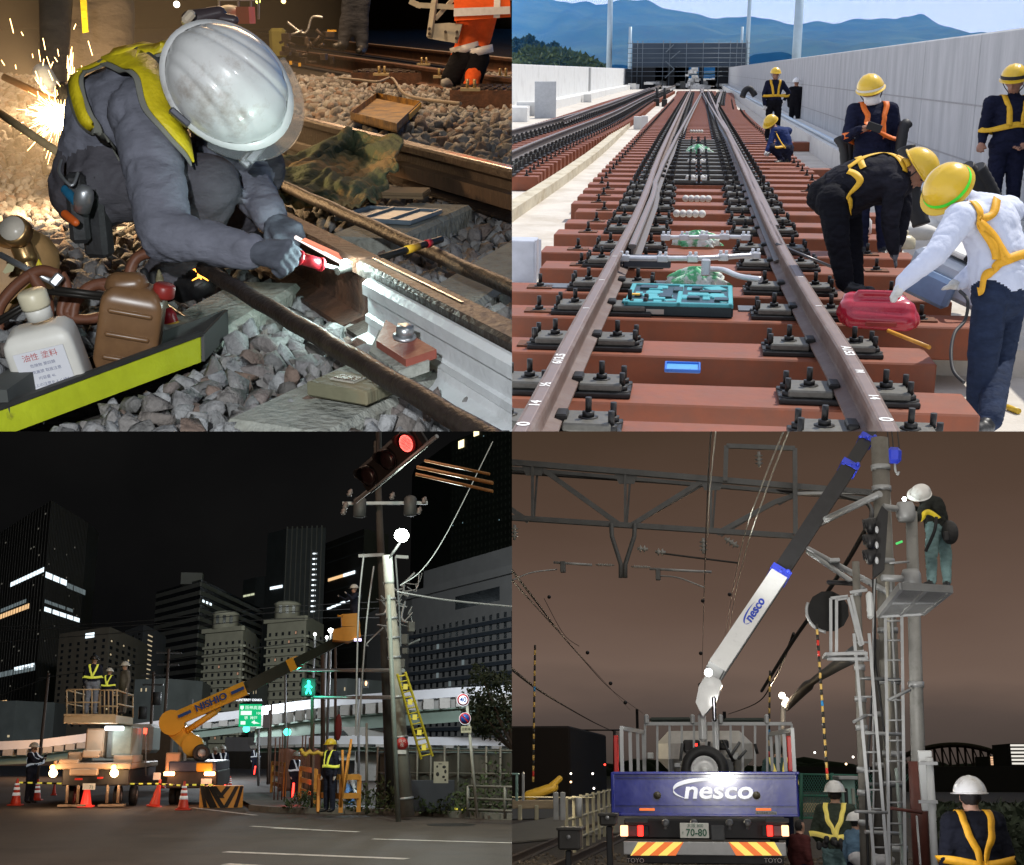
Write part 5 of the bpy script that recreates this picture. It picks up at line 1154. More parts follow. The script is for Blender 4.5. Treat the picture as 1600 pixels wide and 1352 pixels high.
 stick((1388,517),(1452,543),.014,mat('orange_paint',(.72,.35,.05),.4),'thin orange bar lying on the front sleeper end'); stick((1330,459),(1418,468),.010,yl,'thin yellow rod in front of the machine')
 stick((1212,381),(1316,424),.013,mat('crow_steel',(.12,.12,.13),.35,.8),'dark crowbar leaning on the right rail',(RZ+.01,zs+.05)); stick((1574,636),(1592,643),.02,yl,'short yellow bar on the deck behind the front leg',(-.18,-.18))
 pts = [Dp(1500,455,7.4),Dp(1512,470,7.3),Dp(1508,500,7.3),Dp(1492,520,7.2),Dp(1486,550,7.1),Dp(1490,580,7.0),Dp(1506,598,6.9)]; loc = pts[0]; m = MB(); m.tube(spline(local(pts,loc)),.010,8); o = m.build('power_cable',BLACKRUB,None,loc); tag(o,'black power cable hanging from the white-shirted worker\'s hand','cable')
 def hose(pts,r_,label):
  loc = pts[0].copy(); P_ = spline(local(pts,loc),10); m = MB(); rs = [r_*(1+.08*(i%2)) for i in range(len(P_))]; m.tube(P_,rs,12); o = m.build('black_hose',BLACKRUB,None,loc); tag(o,label,'hose'); return o
 for i,(p,q,r_,lb) in enumerate((((1321,255),(1310,215),.05,'black pipe end left of the masked worker'),((1326,256),(1324,214),.045,'second black pipe end beside the masked worker'),((1336,256),(1334,218),.045,'third black pipe end in front of the masked worker'),((1408,225),(1418,192),.05,'black pipe end right of the masked worker'))):
  a = Dp(*p,12.6 if i<3 else 12.2); b = Dp(*q,12.6 if i<3 else 12.2); a0 = V((a.x,a.y,.0)); hose([a0,a,b],r_,lb)
 a = Dp(1414,228,10.5); hose([Dp(1440,352,10.5),Dp(1425,300,10.5),Dp(1424,262,10.4),Dp(1416,230,10.4)],.07,'thick black hose behind the bending worker\'s helmet')
 for i,(p,q,r_,lb) in enumerate((((1552,330),(1508,262),.075,'left thick black pipe leaning on the parapet'),((1560,335),(1526,262),.07,'right thick black pipe leaning on the parapet'))):
  hose([Dp(*p,10.6),Dp((p[0]+q[0])/2+3,(p[1]+q[1])/2,10.5),Dp(*q,10.4)],r_,lb)
 hose([Dp(1160,152,62),Dp(1164,142,62),Dp(1172,139,62),Dp(1180,150,62)],.14,'black hose arch beside the far cable trough')
 # people
 navy = cloth('navy_workwear',(.010,.012,.030),.3); blk = cloth('black_workwear',(.006,.006,.009),.3); yh = mat('yellow_helmet',(.72,.46,.02),.3,coat=.5,var=.05,c2=(.55,.33,.03),amt=.3)
 hy = mat('yellow_harness',(.74,.42,.02),.6,var=.12,scale=30); ho = mat('orange_harness',(.80,.17,.02),.6,var=.12,scale=30); wh = mat('white_mask',(.75,.75,.75),.8)
 white_s = mat('white_shirt',(.62,.66,.78),.8,var=.06,scale=6,bump=.4,bscale=18,spec=.2); jean = cloth('dark_blue_jeans',(.022,.032,.062),.3)
 def at(px,py,z=0.): return g(px,py,z)
 p = at(1206,222,zs); J = standing(c,p.x,p.y,zs,1.74,.15,dict(elR=(.36,.06,1.14),wrR=(.24,-.02,.98),elL=(-.25,0,1.12)))
 P_ = person('worker in black with yellow harness and helmet standing hand on hip beyond the crouching one',J,1.02,navy,blk,SKIN_D,WHITEG,BOOT,.022); helmet(P_,yh); harness(P_,hy,.055)
 p = at(1240,205); J = standing(c,p.x,p.y,0,1.68,2.8); P_ = person('far worker in black with white helmet beside the right parapet',J,1.,blk,blk,SKIN_D,BLACKC,BOOT,.03,bulk=1.25); helmet(P_,mat('white_helmet'),chin=False)
 p = at(1218,252,zs); d_ = c.px(p)[2]
 J = dict(head=Dp(1205,193,d_-.1),neck=Dp(1212,200,d_),chest=Dp(1221,208,d_),belly=Dp(1226,220,d_),pelvis=Dp(1228,232,d_),shL=Dp(1210,205,d_-.2),shR=Dp(1232,205,d_+.2),elL=Dp(1204,222,d_-.3),wrL=Dp(1198,236,d_-.4),elR=Dp(1215,225,d_+.2),wrR=Dp(1203,238,d_+.1),hiL=Dp(1226,234,d_-.1),hiR=Dp(1232,232,d_+.1),knL=Dp(1206,232,d_-.35),knR=Dp(1212,236,d_+.2),anL=Dp(1222,250,d_-.2),anR=Dp(1232,249,d_+.1),toL=Dp(1212,254,d_-.35),toR=Dp(1222,253,d_),face=V((-.6,-.5,-.6)))
 P_ = person('crouching worker in blue with yellow harness at the end of the sleepers',J,1.,cloth('blue_workwear',(.02,.035,.12)),navy,SKIN_D,WHITEG,BOOT,.022); helmet(P_,yh,chin=False)
 lo = P_['loc']; strap(P_,[Dp(1221,198,d_-.5)-lo,Dp(1232,205,d_-.5)-lo,Dp(1239,218,d_-.4)-lo,Dp(1238,228,d_-.4)-lo],.06,hy); strap(P_,[Dp(1240,222,d_-.4)-lo,Dp(1228,226,d_-.5)-lo,Dp(1216,228,d_-.5)-lo],.05,hy)
 dd = FPX*1.70/(303-113)*1.0; dd = 12.4
 pz = c.D(1362,300,dd)
 J = dict(head=Dp(1361,144,dd-.05),neck=Dp(1364,168,dd),chest=Dp(1364,188,dd),belly=Dp(1364,212,dd),pelvis=Dp(1362,236,dd),shL=Dp(1335,174,dd),shR=Dp(1392,172,dd),elL=Dp(1324,214,dd-.1),wrL=Dp(1342,203,dd-.32),elR=Dp(1403,218,dd),wrR=Dp(1399,244,dd-.1),hdL=Dp(1356,200,dd-.36),hiL=Dp(1350,244,dd),hiR=Dp(1375,244,dd),knL=Dp(1348,318,dd),knR=Dp(1378,318,dd),anL=Dp(1347,386,dd),anR=Dp(1380,386,dd),face=V((-.05,-.95,-.25)))
 P_ = person('worker in navy with orange harness and white mask looking at a phone',J,1.02,navy,navy,SKIN_D,SKIN_D,BOOT,.014,hair=HAIR); helmet(P_,yh); harness(P_,ho,.055); lo = P_['loc']; R_ = P_['R']; H = P_['J']['head']
 m = MB().use(mat('white_band',(.7,.68,.62),.6),True); n_ = 32; m.sheet(lambda u,v:H+R_@V((cos(2*pi*u)*.131,sin(2*pi*u)*.153,.035+.004+v*.022)),n_,1); m.build('helmet_band',None,P_['o'])
 def mask(P_):
  R_ = P_['R']; H = P_['J']['head']; m = MB().use(wh,True); m.sheet(lambda u,v:H+R_@V((.078*sin((u-.5)*2.6),.055+.062*cos((u-.5)*2.6)+.012*sin(pi*v),-.012-.085*v)),14,8); o = m.build('face_mask',None,P_['o']); o.modifiers.new('t','SOLIDIFY').thickness = .003
 mask(P_); m = MB(); m.box(Dp(1366,199,dd-.42)-lo,(.075,.012,.14),R=Matrix.Rotation(-1.25,3,'Y'),ch=.003); m.build('phone',BLACKRUB,P_['o'])
 dg_ = 12.9
 J = dict(head=Dp(1585,128,dg_-.05),neck=Dp(1584,152,dg_),chest=Dp(1582,172,dg_),belly=Dp(1580,196,dg_),pelvis=Dp(1577,218,dg_),shL=Dp(1548,162,dg_),shR=Dp(1618,162,dg_),elL=Dp(1537,205,dg_+.05),wrL=Dp(1534,222,dg_-.02),elR=Dp(1630,205,dg_),wrR=Dp(1602,224,dg_-.1),hiL=Dp(1562,228,dg_),hiR=Dp(1588,228,dg_),knL=Dp(1554,286,dg_),knR=Dp(1584,286,dg_),anL=Dp(1554,330,dg_),anR=Dp(1582,330,dg_),face=V((-.35,-.9,-.2)))
 k_ = g(1560,338,0)
 P_ = person('worker in navy with yellow harness watching from the right edge',J,1.04,navy,navy,SKIN_D,SKIN_D,BOOT,.014); helmet(P_,yh); harness(P_,hy,.055)
 R_ = P_['R']; H = P_['J']['head']; m = MB().use(BLACKRUB,True); m.sheet(lambda u,v:H+R_@V((cos(pi*(.05+.9*u))*.132,sin(pi*(.05+.9*u))*.152,.045+v*.035)),20,1); m.build('goggles',None,P_['o'])
 de = 9.6
 J = dict(head=Dp(1430,268,de-.15),neck=Dp(1408,262,de-.05),chest=Dp(1385,278,de),belly=Dp(1350,285,de),pelvis=Dp(1308,302,de+.05),shL=Dp(1400,290,de-.22),shR=Dp(1402,262,de+.22),elL=Dp(1390,345,de-.2),wrL=Dp(1396,388,de-.15),elR=Dp(1412,325,de+.2),wrR=Dp(1405,375,de+.2),hiL=Dp(1303,318,de-.12),hiR=Dp(1320,312,de+.16),knL=Dp(1308,375,de-.2),knR=Dp(1330,385,de+.1),anL=Dp(1320,440,de-.18),anR=Dp(1335,448,de-.05),toL=Dp(1345,452,de-.3),toR=Dp(1360,455,de-.2),face=V((.55,-.25,-.80)),up=V((.75,-.2,.5)))
 P_ = person('worker in black bent deep over the machine with yellow cross straps',J,1.04,cloth('black_jacket',(.014,.014,.02),.4),blk,SKIN_D,cloth('grey_glove',(.12,.12,.13)),BOOT,.013,bulk=1.3,stout=1.2); lo = P_['loc']
 helmet(P_,yh,k=1.0)
 r = lambda px,py,d=de: Dp(px,py,d)-lo
 strap(P_,[r(1324,258,de-.2),r(1340,268,de-.3),r(1348,290,de-.4),r(1354,312,de-.35),r(1353,330,de-.25)],.055,hy); strap(P_,[r(1324,258,de-.15),r(1350,247,de-.1),r(1385,244,de-.05),r(1410,256,de-.2),r(1418,266,de-.25)],.045,hy); strap(P_,[r(1348,262,de-.2),r(1342,250,de),r(1338,248,de+.2)],.05,hy); strap(P_,[r(1400,247,de-.1),r(1415,252,de-.15),r(1420,262,de-.2)],.05,hy)
 df = 7.6
 J = dict(head=Dp(1484,300,df-.05),neck=Dp(1512,312,df+.02),chest=Dp(1545,345,df),belly=Dp(1558,392,df),pelvis=Dp(1562,450,df),shL=Dp(1500,342,df-.2),shR=Dp(1575,330,df+.2),elL=Dp(1462,398,df-.3),wrL=Dp(1412,440,df-.28),elR=Dp(1530,420,df+.25),wrR=Dp(1500,442,df+.05),hdL=Dp(1400,460,df-.28),hdR=Dp(1484,447,df),hiL=Dp(1548,465,df-.08),hiR=Dp(1578,462,df+.08),knL=Dp(1536,560,df-.08),knR=Dp(1560,565,df+.1),anL=Dp(1528,645,df-.02),anR=Dp(1548,655,df-.3),toL=Dp(1500,660,df-.12),toR=Dp(1520,672,df-.5),face=V((-.62,-.15,-.72)),up=V((-.35,-.5,.6)))
 P_ = person('worker in white shirt and jeans with yellow helmet and orange back straps',J,1.05,white_s,jean,SKIN_D,WHITEG,BOOT,.011,bulk=1.30,stout=1.0,wrinkle=.003); lo = P_['loc']; helmet(P_,yh,stripe=mat('green_tape',(.08,.85,.05),.5),k=1.0,brim=.02)
 r = lambda px,py,d=df: Dp(px,py,d)-lo
 yo = mat('amber_harness',(.80,.40,.02),.6,var=.12,scale=30)
 strap(P_,[r(1518,318,df-.2),r(1545,330,df-.3),r(1566,355,df-.35),r(1578,385,df-.3),r(1588,400,df-.3)],.06,yo); strap(P_,[r(1552,316,df-.1),r(1562,340,df-.3),r(1562,375,df-.35),r(1566,402,df-.3)],.05,yo); strap(P_,[r(1516,452,df-.2),r(1530,430,df-.3),r(1555,412,df-.35),r(1592,400,df-.3),r(1605,396,df)],.055,yo)
 m = MB(); H = P_['J']['head']; R_ = P_['R']; m.use(mat('white_towel',(.6,.62,.68),.9,bump=.5),True); m.sheet(lambda u,v:H+R_@V((cos(pi+pi*u)*.10,sin(pi+pi*u)*.115,.02-.055*v)),16,3); o = m.build('head_towel',None,P_['o']); o.modifiers.new('t','SOLIDIFY').thickness = .008
 for w,e_ in(('L',1),):
  Lw = P_['J']['wrL'];
 hm = bpy.data.materials.new('haze'); hm.use_nodes = True; nt = hm.node_tree; nt.nodes.remove(nt.nodes['Principled BSDF']); pv = nt.nodes.new('ShaderNodeVolumePrincipled'); pv.inputs['Density'].default_value = HAZE_D; pv.inputs['Color'].default_value = (.07,.40,1,1)
 nt.links.new(pv.outputs[0],nt.nodes['Material Output'].inputs['Volume'])
 m = MB(); xa = c.Y(799,100,216).x; xb = c.Y(799,100,4100).x; m.prism([V((xa,216,-11.9)),V((2600,216,-11.9)),V((2600,4100,-11.9)),V((xb,4100,-11.9))],(0,0,711)); o = m.build('haze',hm,None); o['kind'] = 'stuff'; o['keep'] = 1; tag(o,'thin blue air between the viewer and the mountains','haze')
HAZE_D = .00022
if 'B' in ONLY: build_B()
# C: works at a city junction, by night
def build_C():
 use(C); c = C; g = c.G; Dp = c.D
 def Y(px,py,y): return c.Y(px,py,y)
 LP = Y(627,838,30.0)
 lamp('POINT',LP+V((.6,-4.5,-.3)),950,(.86,1,.86),.25)
 lamp('POINT',Y(300,700,26)+V((0,0,6)),2300,(1,.68,.50),1.)
 lamp('POINT',Y(120,900,16),420,(1,.64,.45),.5)
 lamp('POINT',Y(345,1070,70),2000,(.9,.95,1),.6); lamp('POINT',Y(690,1020,55),2000,(.9,.95,1),.6)  # unseen lamps added to brighten the expressway parapets
 lamp('POINT',Y(60,1120,75),420,(1,.5,.22),.5)
 for px,e in((200,330000),(520,420000),(760,300000)): lamp('SPOT',V((Y(px,1000,150).x,150,40)),e*1.6,(.85,.9,.82),3,V((Y(px,1000,500).x,500,70)),130,.5)  # unseen spots added as city glow on the towers
 asph = mat('asphalt',(.060,.049,.041),.75,var=.25,scale=.9,bump=.5,bscale=40,c2=(.040,.032,.027),amt=.42,s2=.5)
 struct(MB().box2((-60,-2,-.5),(40,140,0)).build('road',asph));
 struct(MB().box2((-500,140,-.6),(500,900,-.1)).build('ground',mat('city_ground',(.03,.03,.03),.9)))
 ns = bpy.data.materials.new('night_sky'); ns.use_nodes = True; nt = ns.node_tree; N = nt.nodes; L = nt.links; N.remove(N['Principled BSDF']); em = N.new('ShaderNodeEmission'); L.new(em.outputs[0],N['Material Output'].inputs[0])
 tc = N.new('ShaderNodeTexCoord'); nz = N.new('ShaderNodeTexNoise'); nz.inputs['Scale'].default_value = .004; nz.inputs['Detail'].default_value = 5; L.new(tc.outputs['Object'],nz.inputs[0])
 r = N.new('ShaderNodeValToRGB'); r.color_ramp.elements[0].position = .35; r.color_ramp.elements[0].color = (.0028,.0028,.0030,1); r.color_ramp.elements[1].position = .75; r.color_ramp.elements[1].color = (.0070,.0068,.0066,1); L.new(nz.outputs[0],r.inputs[0]); L.new(r.outputs[0],em.inputs[0])
 m = MB(); m.sheet(lambda u,v:V((1200*sin((u-.5)*2.2),1200*cos((u-.5)*2.2),-60+900*v)),40,10); o = m.build('night_sky',ns); o['kind'] = 'structure'; o['keep'] = 0
 o.light_linking.receiver_collection = c.col
 pav = mat('pavement',(.075,.075,.068),.85,var=.2,scale=1.5,bump=.3,bscale=30,c2=(.05,.055,.04),amt=.4,s2=1); kb = mat('kerb_stone',(.20,.20,.18),.8,var=.2,scale=3,bump=.3)
 kp = [g(x,y) for x,y in((392,1266),(440,1270),(520,1272),(600,1273),(680,1276),(760,1280),(860,1284))]; kp = spline(kp,4)
 m = MB(); far = [p+V((-1.5,12,0)) for p in kp]; m.add([p+V((0,.16,.12)) for p in kp]+[p+V((0,0,.12)) for p in far],[(i,i+1,len(kp)+i+1,len(kp)+i) for i in range(len(kp)-1)]); struct(m.build('pavement',pav))
 ks = empty('kerb',kp[0]); ks['kind'] = 'structure'; acc = 0
 pts = [kp[0].lerp(kp[-1],0)];
 seg = [(a,b) for a,b in zip(kp,kp[1:])]
 i = 0
 for a,b in seg:
  n = max(1,round((b-a).length/1.0))
  for k in range(n):
   p = a.lerp(b,k/n); q = a.lerp(b,(k+.97)/n); m = MB(); m.bar(p-kp[0]+V((0,.07,.065)),q-kp[0]+V((0,.07,.065)),.15,.14); m.build('kerb_stone',kb,ks)
 wl = mat('road_paint',(.55,.53,.50),.7,var=.15,scale=6,c2=(.10,.095,.09),amt=.38,s2=5)
 def line(a,b,w,label,z=.004):
  p = g(*a,z); q = g(*b,z); d = (q-p); sd = V((-d.y,d.x,0)).normalized()*w/2; m = MB(); n = 12
  vs = []; rg = RND(int(a[0]))
  for i in range(n+1): c_ = p+d*i/n; e = rg.uniform(-.015,.015); vs+=[c_+sd*(1+e)-p,c_-sd*(1-e)-p]
  m.add(vs,[(2*i,2*i+1,2*i+3,2*i+2) for i in range(n)]); o = m.build('road_marking',wl,None,p); o['kind'] = 'structure'; return o
 line((582,1311),(830,1318),.15,''); line((352,1331),(636,1342),.22,''); line((425,1294),(560,1300),.15,''); line((392,1291),(500,1297),.14,''); line((352,1350),(420,1354),.22,''); line((300,1262),(400,1274),.15,'')
 m = MB(); m.lathe([(.52,0),(.52,.003),(.5,.003)],(0,0,.001),n=24); o = m.build('manhole',mat('iron_cover',(.03,.03,.03),.6,.4),None,g(705,1289)); o['kind'] = 'structure'
 # buildings
 _w = {}
 def glowm(k,col,s): return glow(k,col,s)
 cold = glowm('lit_cold',(.80,.93,1),1.7); warm = glowm('lit_warm',(1,.62,.30),1.0); dimc = glowm('lit_dim',(.5,.62,.65),.25)
 def building(label,foot,pytop,wall,name='building',zbase=0):
  F_ = [Y(px,1150,y*3.3) for px,y in foot]; F_ = [V((p.x,p.y,zbase)) for p in F_]; top = Y(foot[1][0],pytop,foot[1][1]*3.3).z
  n = len(F_); back = [F_[-1]+V((0,25,0)),F_[0]+V((0,25,0))]; poly = F_+back; loc = F_[1].copy(); t = empty(name,loc); tag(t,label,'building')
  m = MB(); m.prism([p-loc for p in poly],(0,0,top-zbase)); m.build('wall',wall,t)
  t['_'] = 0; del t['_']
  return t,[p-loc for p in F_],top-zbase
 def face_quad(a,b,u0,u1,z0,z1,off=.15,th=.2):
  d = b-a; nrm = V((d.y,-d.x,0)).normalized(); nrm = nrm if nrm.y<0 else-nrm
  p = a+d*u0+nrm*off; q = a+d*u1+nrm*off; return[p+V((0,0,z0)),q+V((0,0,z0)),q+V((0,0,z1)),p+V((0,0,z1))],-nrm*th
 def grid(t,a,b,H,rows,cols,z0,z1,m_,fu=.6,fv=.5,name='window',off=.05,pick=None,stuff=True,seed=1):
  mb = MB(); rg = RND(seed); cells = []
  for r_ in range(rows):
   for k in range(cols):
    if pick is not None and rg.random()>pick: continue
    zc = z0+(z1-z0)*(r_+.5)/rows; hh = (z1-z0)/rows*fv/2; uc = (k+.5)/cols; hu = fu/cols/2
    p,e = face_quad(a,b,uc-hu,uc+hu,zc-hh,zc+hh,off);
    if stuff: mb.prism(p,e)
    else: mm = MB(); mm.prism([x-p[0] for x in p],e); mm.build(name,m_,t,p[0])
  if stuff and mb.v: o = mb.build(name,m_,t); o['kind'] = 'stuff'
 def at(t_,px,py,y): return Y(px,py,y).z
 dkw = mat('black_facade',(.018,.016,.016),.5,var=.3,scale=.1); gl = mat('dark_glass',(.010,.012,.016),.15,var=.3,scale=.2); beige = mat('beige_facade',(.075,.06,.05),.8,var=.15,scale=.3)
 grey = mat('grey_facade',(.13,.125,.12),.8,var=.12,scale=.2); cream = mat('cream_facade',(.16,.152,.125),.8,var=.12,scale=.4); slate = mat('slate_facade',(.045,.05,.055),.6,var=.2,scale=.2)
 t,F_,H = building('black office tower at the left edge with two bands of lit windows',[(-70,190),(48,150),(112,165)],781,dkw)
 zz = lambda px,py,y: Y(px,py,y*3.3).z
 mul = MB()
 for i in range(26): p,e = face_quad(F_[1],F_[2],i/26,i/26+.006,0,H,.12,.15); mul.prism(p,e)
 for i in range(30): p,e = face_quad(F_[0],F_[1],i/30,i/30+.005,0,H,.12,.15); mul.prism(p,e)
 o = mul.build('mullion',mat('dark_mullion',(.035,.03,.03),.5,.3),t); o['kind'] = 'stuff'
 for(z,col_,us,hgt) in((zz(48,897,150),cold,(0.02,.20,.38),2.1),(zz(48,950,150),cold,(.06,.26,.44,.62,.80),1.6),(zz(48,938,150),dimc,(.05,.22,.4,.6),1.2),(zz(48,900,150),dimc,(.56,.74,.9),2.0)):
  for u in us:
   p,e = face_quad(F_[1],F_[2],u,u+.155,z-hgt/2,z+hgt/2,.10); m = MB(); m.prism([x-p[0] for x in p],e); m.build('window',col_,t,p[0])
 for(z,col_,u0,u1,n,hgt) in((zz(20,905,160),cold,.60,.99,10,1.7),(zz(14,952,160),warm,.50,.86,9,1.9),(zz(14,942,160),dimc,.5,.82,7,1.4),(zz(14,1050,160),dimc,.5,.99,8,2.0),(zz(30,1042,155),cold,.75,.98,4,1.4),(zz(14,1095,160),warm,.5,.7,3,1.)):
  for k in range(n):
   a_ = u0+(u1-u0)*k/n; p,e = face_quad(F_[0],F_[1],a_,a_+(u1-u0)/n*.86,z-hgt/2,z+hgt/2,.10); m = MB(); m.prism([x-p[0] for x in p],e); m.build('window',col_,t,p[0])
 grid(t,F_[0],F_[1],H,40,30,2,H-3,glowm('lit_faint',(.9,.85,.7),.12),.3,.25,'faint_window',.08,.03); grid(t,F_[1],F_[2],H,40,20,2,H-3,glowm('lit_faint',0,0),.3,.25,'faint_window',.08,.03,seed=5)
 t,F_,H = building('brown low block behind the beige work truck with dark window columns',[(80,120),(158,112),(205,125)],979,beige)
 grid(t,F_[0],F_[1],H,14,6,H*.2,H*.92,gl,.3,.5,'window',.05); grid(t,F_[1],F_[2],H,16,5,H*.05,H*.92,gl,.45,.5,'window',.05); grid(t,F_[1],F_[2],H,16,5,H*.05,H*.92,glowm('lit_tiny',(1,.8,.5),.5),.2,.25,'lit_window',.09,.12,seed=3)
 p,e = face_quad(F_[0],F_[1],.55,.72,H*.93,H*.97,.1); m = MB(); m.prism([x-p[0] for x in p],e); m.build('lit_sign',cold,t,p[0])
 t,F_,H = building('slim violet-grey block between the brown block and the banded tower',[(184,140),(212,132),(236,140)],975,mat('violet_facade',(.05,.047,.06),.8)); grid(t,F_[1],F_[2],H,22,1,4,H-2,glowm('lit_tiny',0,0),.3,.25,'lit_window',.06); grid(t,F_[0],F_[1],H,20,3,4,H-2,gl,.4,.4,'window',.05)
 t,F_,H = building('tall tower with pale horizontal bands left of centre',[(230,185),(300,170),(420,215)],905,gl)
 mb0 = None
 for r_ in range(19):
  z = H*.02+H*.965*r_/19
  for k in range(2):
   p,e = face_quad(F_[k],F_[k+1],0,1,z+H*.024,z+H*.049,.3,.28); m = MB(); m.prism([x-p[0] for x in p],e); m.build('band',grey,t,p[0])
 m = MB(); m.box((-5,13,H+1.5),(9,7,5)); m.build('roof_house',grey,t);
 p,e = face_quad(F_[0],F_[1],1-.0,1,0,1);
 for u in(.02,.06,.1): p,e = face_quad(F_[1],F_[2],u,u+.02,zz(305,942,172),zz(305,942,172)+1.,.42); m = MB(); m.prism([x-p[0] for x in p],e); m.build('window',cold,t,p[0])
 t,F_,H = building('tall dark tower with vertical fins and one lit stair column',[(404,205),(434,200),(498,198)],826,slate);
 for i in range(8):
  p,e = face_quad(F_[1],F_[2],i/8+.02,i/8+.045,0,H+1,.8,.8); m = MB(); m.prism([x-p[0] for x in p],e); m.build('fin',grey,t,p[0])
 for i in range(12): z = zz(482,866+8.2*i,199); p,e = face_quad(F_[1],F_[2],.70,.80,z-.25,z+.32,.6); m = MB(); m.prism([x-p[0] for x in p],e); m.build('stair_window',glowm('lit_stair',(.85,.95,1),2.2),t,p[0])
 for k in range(6): z = zz(420,919,203); p,e = face_quad(F_[0],F_[1],.28+.11*k,.37+.11*k,z-.7,z+.7,.3); m = MB(); m.prism([x-p[0] for x in p],e); m.build('window',cold,t,p[0])
 t,F_,H = building('low wing of the finned tower on its left side',[(368,212),(388,208),(406,206)],902,slate); z = zz(384,928,208)
 for k in range(3): p,e = face_quad(F_[0],F_[1],.1+.3*k,.35+.3*k,z-.5,z+.5,.3); m = MB(); m.prism([x-p[0] for x in p],e); m.build('window',glowm('lit_wan',(.85,.9,.6),.7),t,p[0])
 t,F_,H = building('dark tower behind the floodlight with lit office windows half way',[(498,205),(560,190),(600,195)],826,dkw)
 for k in range(7):
  z = zz(525,899,197); p,e = face_quad(F_[0],F_[1],.12+.1*k,.21+.1*k,z-.75,z+.75,.3); m = MB(); m.prism([x-p[0] for x in p],e); m.build('window',warm if k<4 else cold,t,p[0])
 for k in range(7):
  z = zz(525,945-1.2*k,197); p,e = face_quad(F_[0],F_[1],.12+.12*k,.23+.12*k,z-.5,z+.5,.3); m = MB(); m.prism([x-p[0] for x in p],e); m.build('window',cold,t,p[0])
 for k in range(14): z = H*(k+.5)/14; p,e = face_quad(F_[0],F_[1],0,1,z,z+.5,.2); m = MB(); m.prism([x-p[0] for x in p],e); m.build('floor_band',slate,t,p[0])
 for(x0,xc,x1,yt,lab) in((312,372,392,978,'left of the two ornate cream towers with small windows'),(410,472,500,962,'right of the two ornate cream towers with small windows')):
  t,F_,H = building(lab,[(x0,112),(xc,108),(x1,116)],yt,cream,'cream_tower')
  for k,cols in((0,6),(1,3)):
   grid(t,F_[k],F_[k+1],H,13,cols,3,H-3.2,gl,.34,.42,'window',.06)
   for r_ in range(0,13):
    z = 3+(H-6.2)*r_/13; p,e = face_quad(F_[k],F_[k+1],0,1,z-.3,z+.3,.8,.7); m = MB(); m.prism([x-p[0] for x in p],e); m.build('cornice',mat('cornice_stone',(.16,.155,.13),.8),t,p[0])
  d = F_[1]-F_[0]; m = MB(); ctr = (F_[0]+F_[1])/2+V((0,2.5,0)); m.lathe([(3.6,H-.2),(3.6,H+3.6),(3.8,H+3.7),(3.8,H+4.1),(3.0,H+4.6),(1.2,H+4.9)],ctr,n=8); m.build('roof_turret',cream,t)
  m = MB();
  for k in range(3): m.box(ctr+V((-1.8+1.8*k,-3.6,H+2.2)),(.8,.5,2.2))
  o = m.build('turret_window',gl,t); o['kind'] = 'stuff'
  p,e = face_quad(F_[0],F_[1],-.03,1.03,H-1.2,H,1,1); m = MB(); m.prism([x-p[0] for x in p],e); m.build('eaves',cream,t,p[0])
  grid(t,F_[0],F_[1],H,13,6,3,H-3.2,glowm('lit_amber',(1,.55,.35),.35),.2,.3,'lit_window',.12,.08,seed=x0)
 t,F_,H = building('huge dark tower filling the top right of the night street',[(640,260),(700,235),(900,200)],690,mat('green_black_facade',(.020,.026,.022),.6,var=.3,scale=.1)); grid(t,F_[1],F_[2],H,44,22,4,H-2,glowm('lit_teal',(.5,.8,.9),.5),.10,.12,'lit_window',.1,.012,seed=9)
 grid(t,F_[1],F_[2],H,44,30,4,H-2,mat('pale_frame',(.05,.055,.05),.7),.3,.5,'window',.05)
 z = zz(700,705,235)
 for u,w in((.07,.05),(.21,.045),(.27,.05)): p,e = face_quad(F_[1],F_[2],u,u+w,z-2.4+u*30,z+2.4+u*30,.3); m = MB(); m.prism([x-p[0] for x in p],e); m.build('window',glowm('lit_gold',(1,.82,.45),2.2),t,p[0])
 hotel = mat('pale_hotel_wall',(.115,.115,.13),.8,var=.08,scale=.2)
 t,F_,H = building('long pale grey hotel with rows of small square windows on the right',[(570,150),(640,128),(900,98)],925,hotel)
 a,b = F_[1],F_[2]
 for r_ in range(12):
  z = 4+(H-16)*r_/12; p,e = face_quad(a,b,0,1,z-.55,z+.55,.9,.8); m = MB(); m.prism([x-p[0] for x in p],e); m.build('ledge',mat('blue_black_ledge',(.020,.026,.04),.6),t,p[0])
 for r_ in range(12):
  rg = RND(r_)
  for k in range(22):
   z = 4+(H-16)*(r_+.55)/12; u = (k+.4)/23; p,e = face_quad(a,b,u,u+.016,z-.75,z+.75,.06); m = MB(); m.prism([x-p[0] for x in p],e); m.build('window',gl if rg.random()>.04 else dimc,t,p[0])
 p,e = face_quad(a,b,-.02,1,H-2.4,H-.1,1.5,1.4); m = MB(); m.prism([x-p[0] for x in p],e); m.build('cornice',hotel,t,p[0]); p,e = face_quad(a,b,.0,.62,H+.2,H+7,-4,6); m = MB(); m.prism([x-p[0] for x in p],e); m.build('roof_storey',hotel,t,p[0]); p,e = face_quad(a,b,.32,.60,H-9,H-5,.1); m = MB(); m.prism([x-p[0] for x in p],e); m.build('louvre_window',gl,t,p[0])
 for x0,xc,x1,yt,y_,lab in((205,250,312,1060,100,'dark low block behind the yellow boom'),(-60,20,82,1095,110,'dark low block left behind the orange hoarding'),(388,400,412,1065,105,'narrow dark block between the cream towers'),(498,540,600,1060,105,'dark low block right of the cream towers')):
  t,F_,H = building(lab,[(x0,y_),(xc,y_-2),(x1,y_+2)],yt,slate); grid(t,F_[0],F_[1],H,5,6,1,H-1,glowm('lit_tiny',0,0),.25,.25,'lit_window',.06,.16,seed=int(x1))
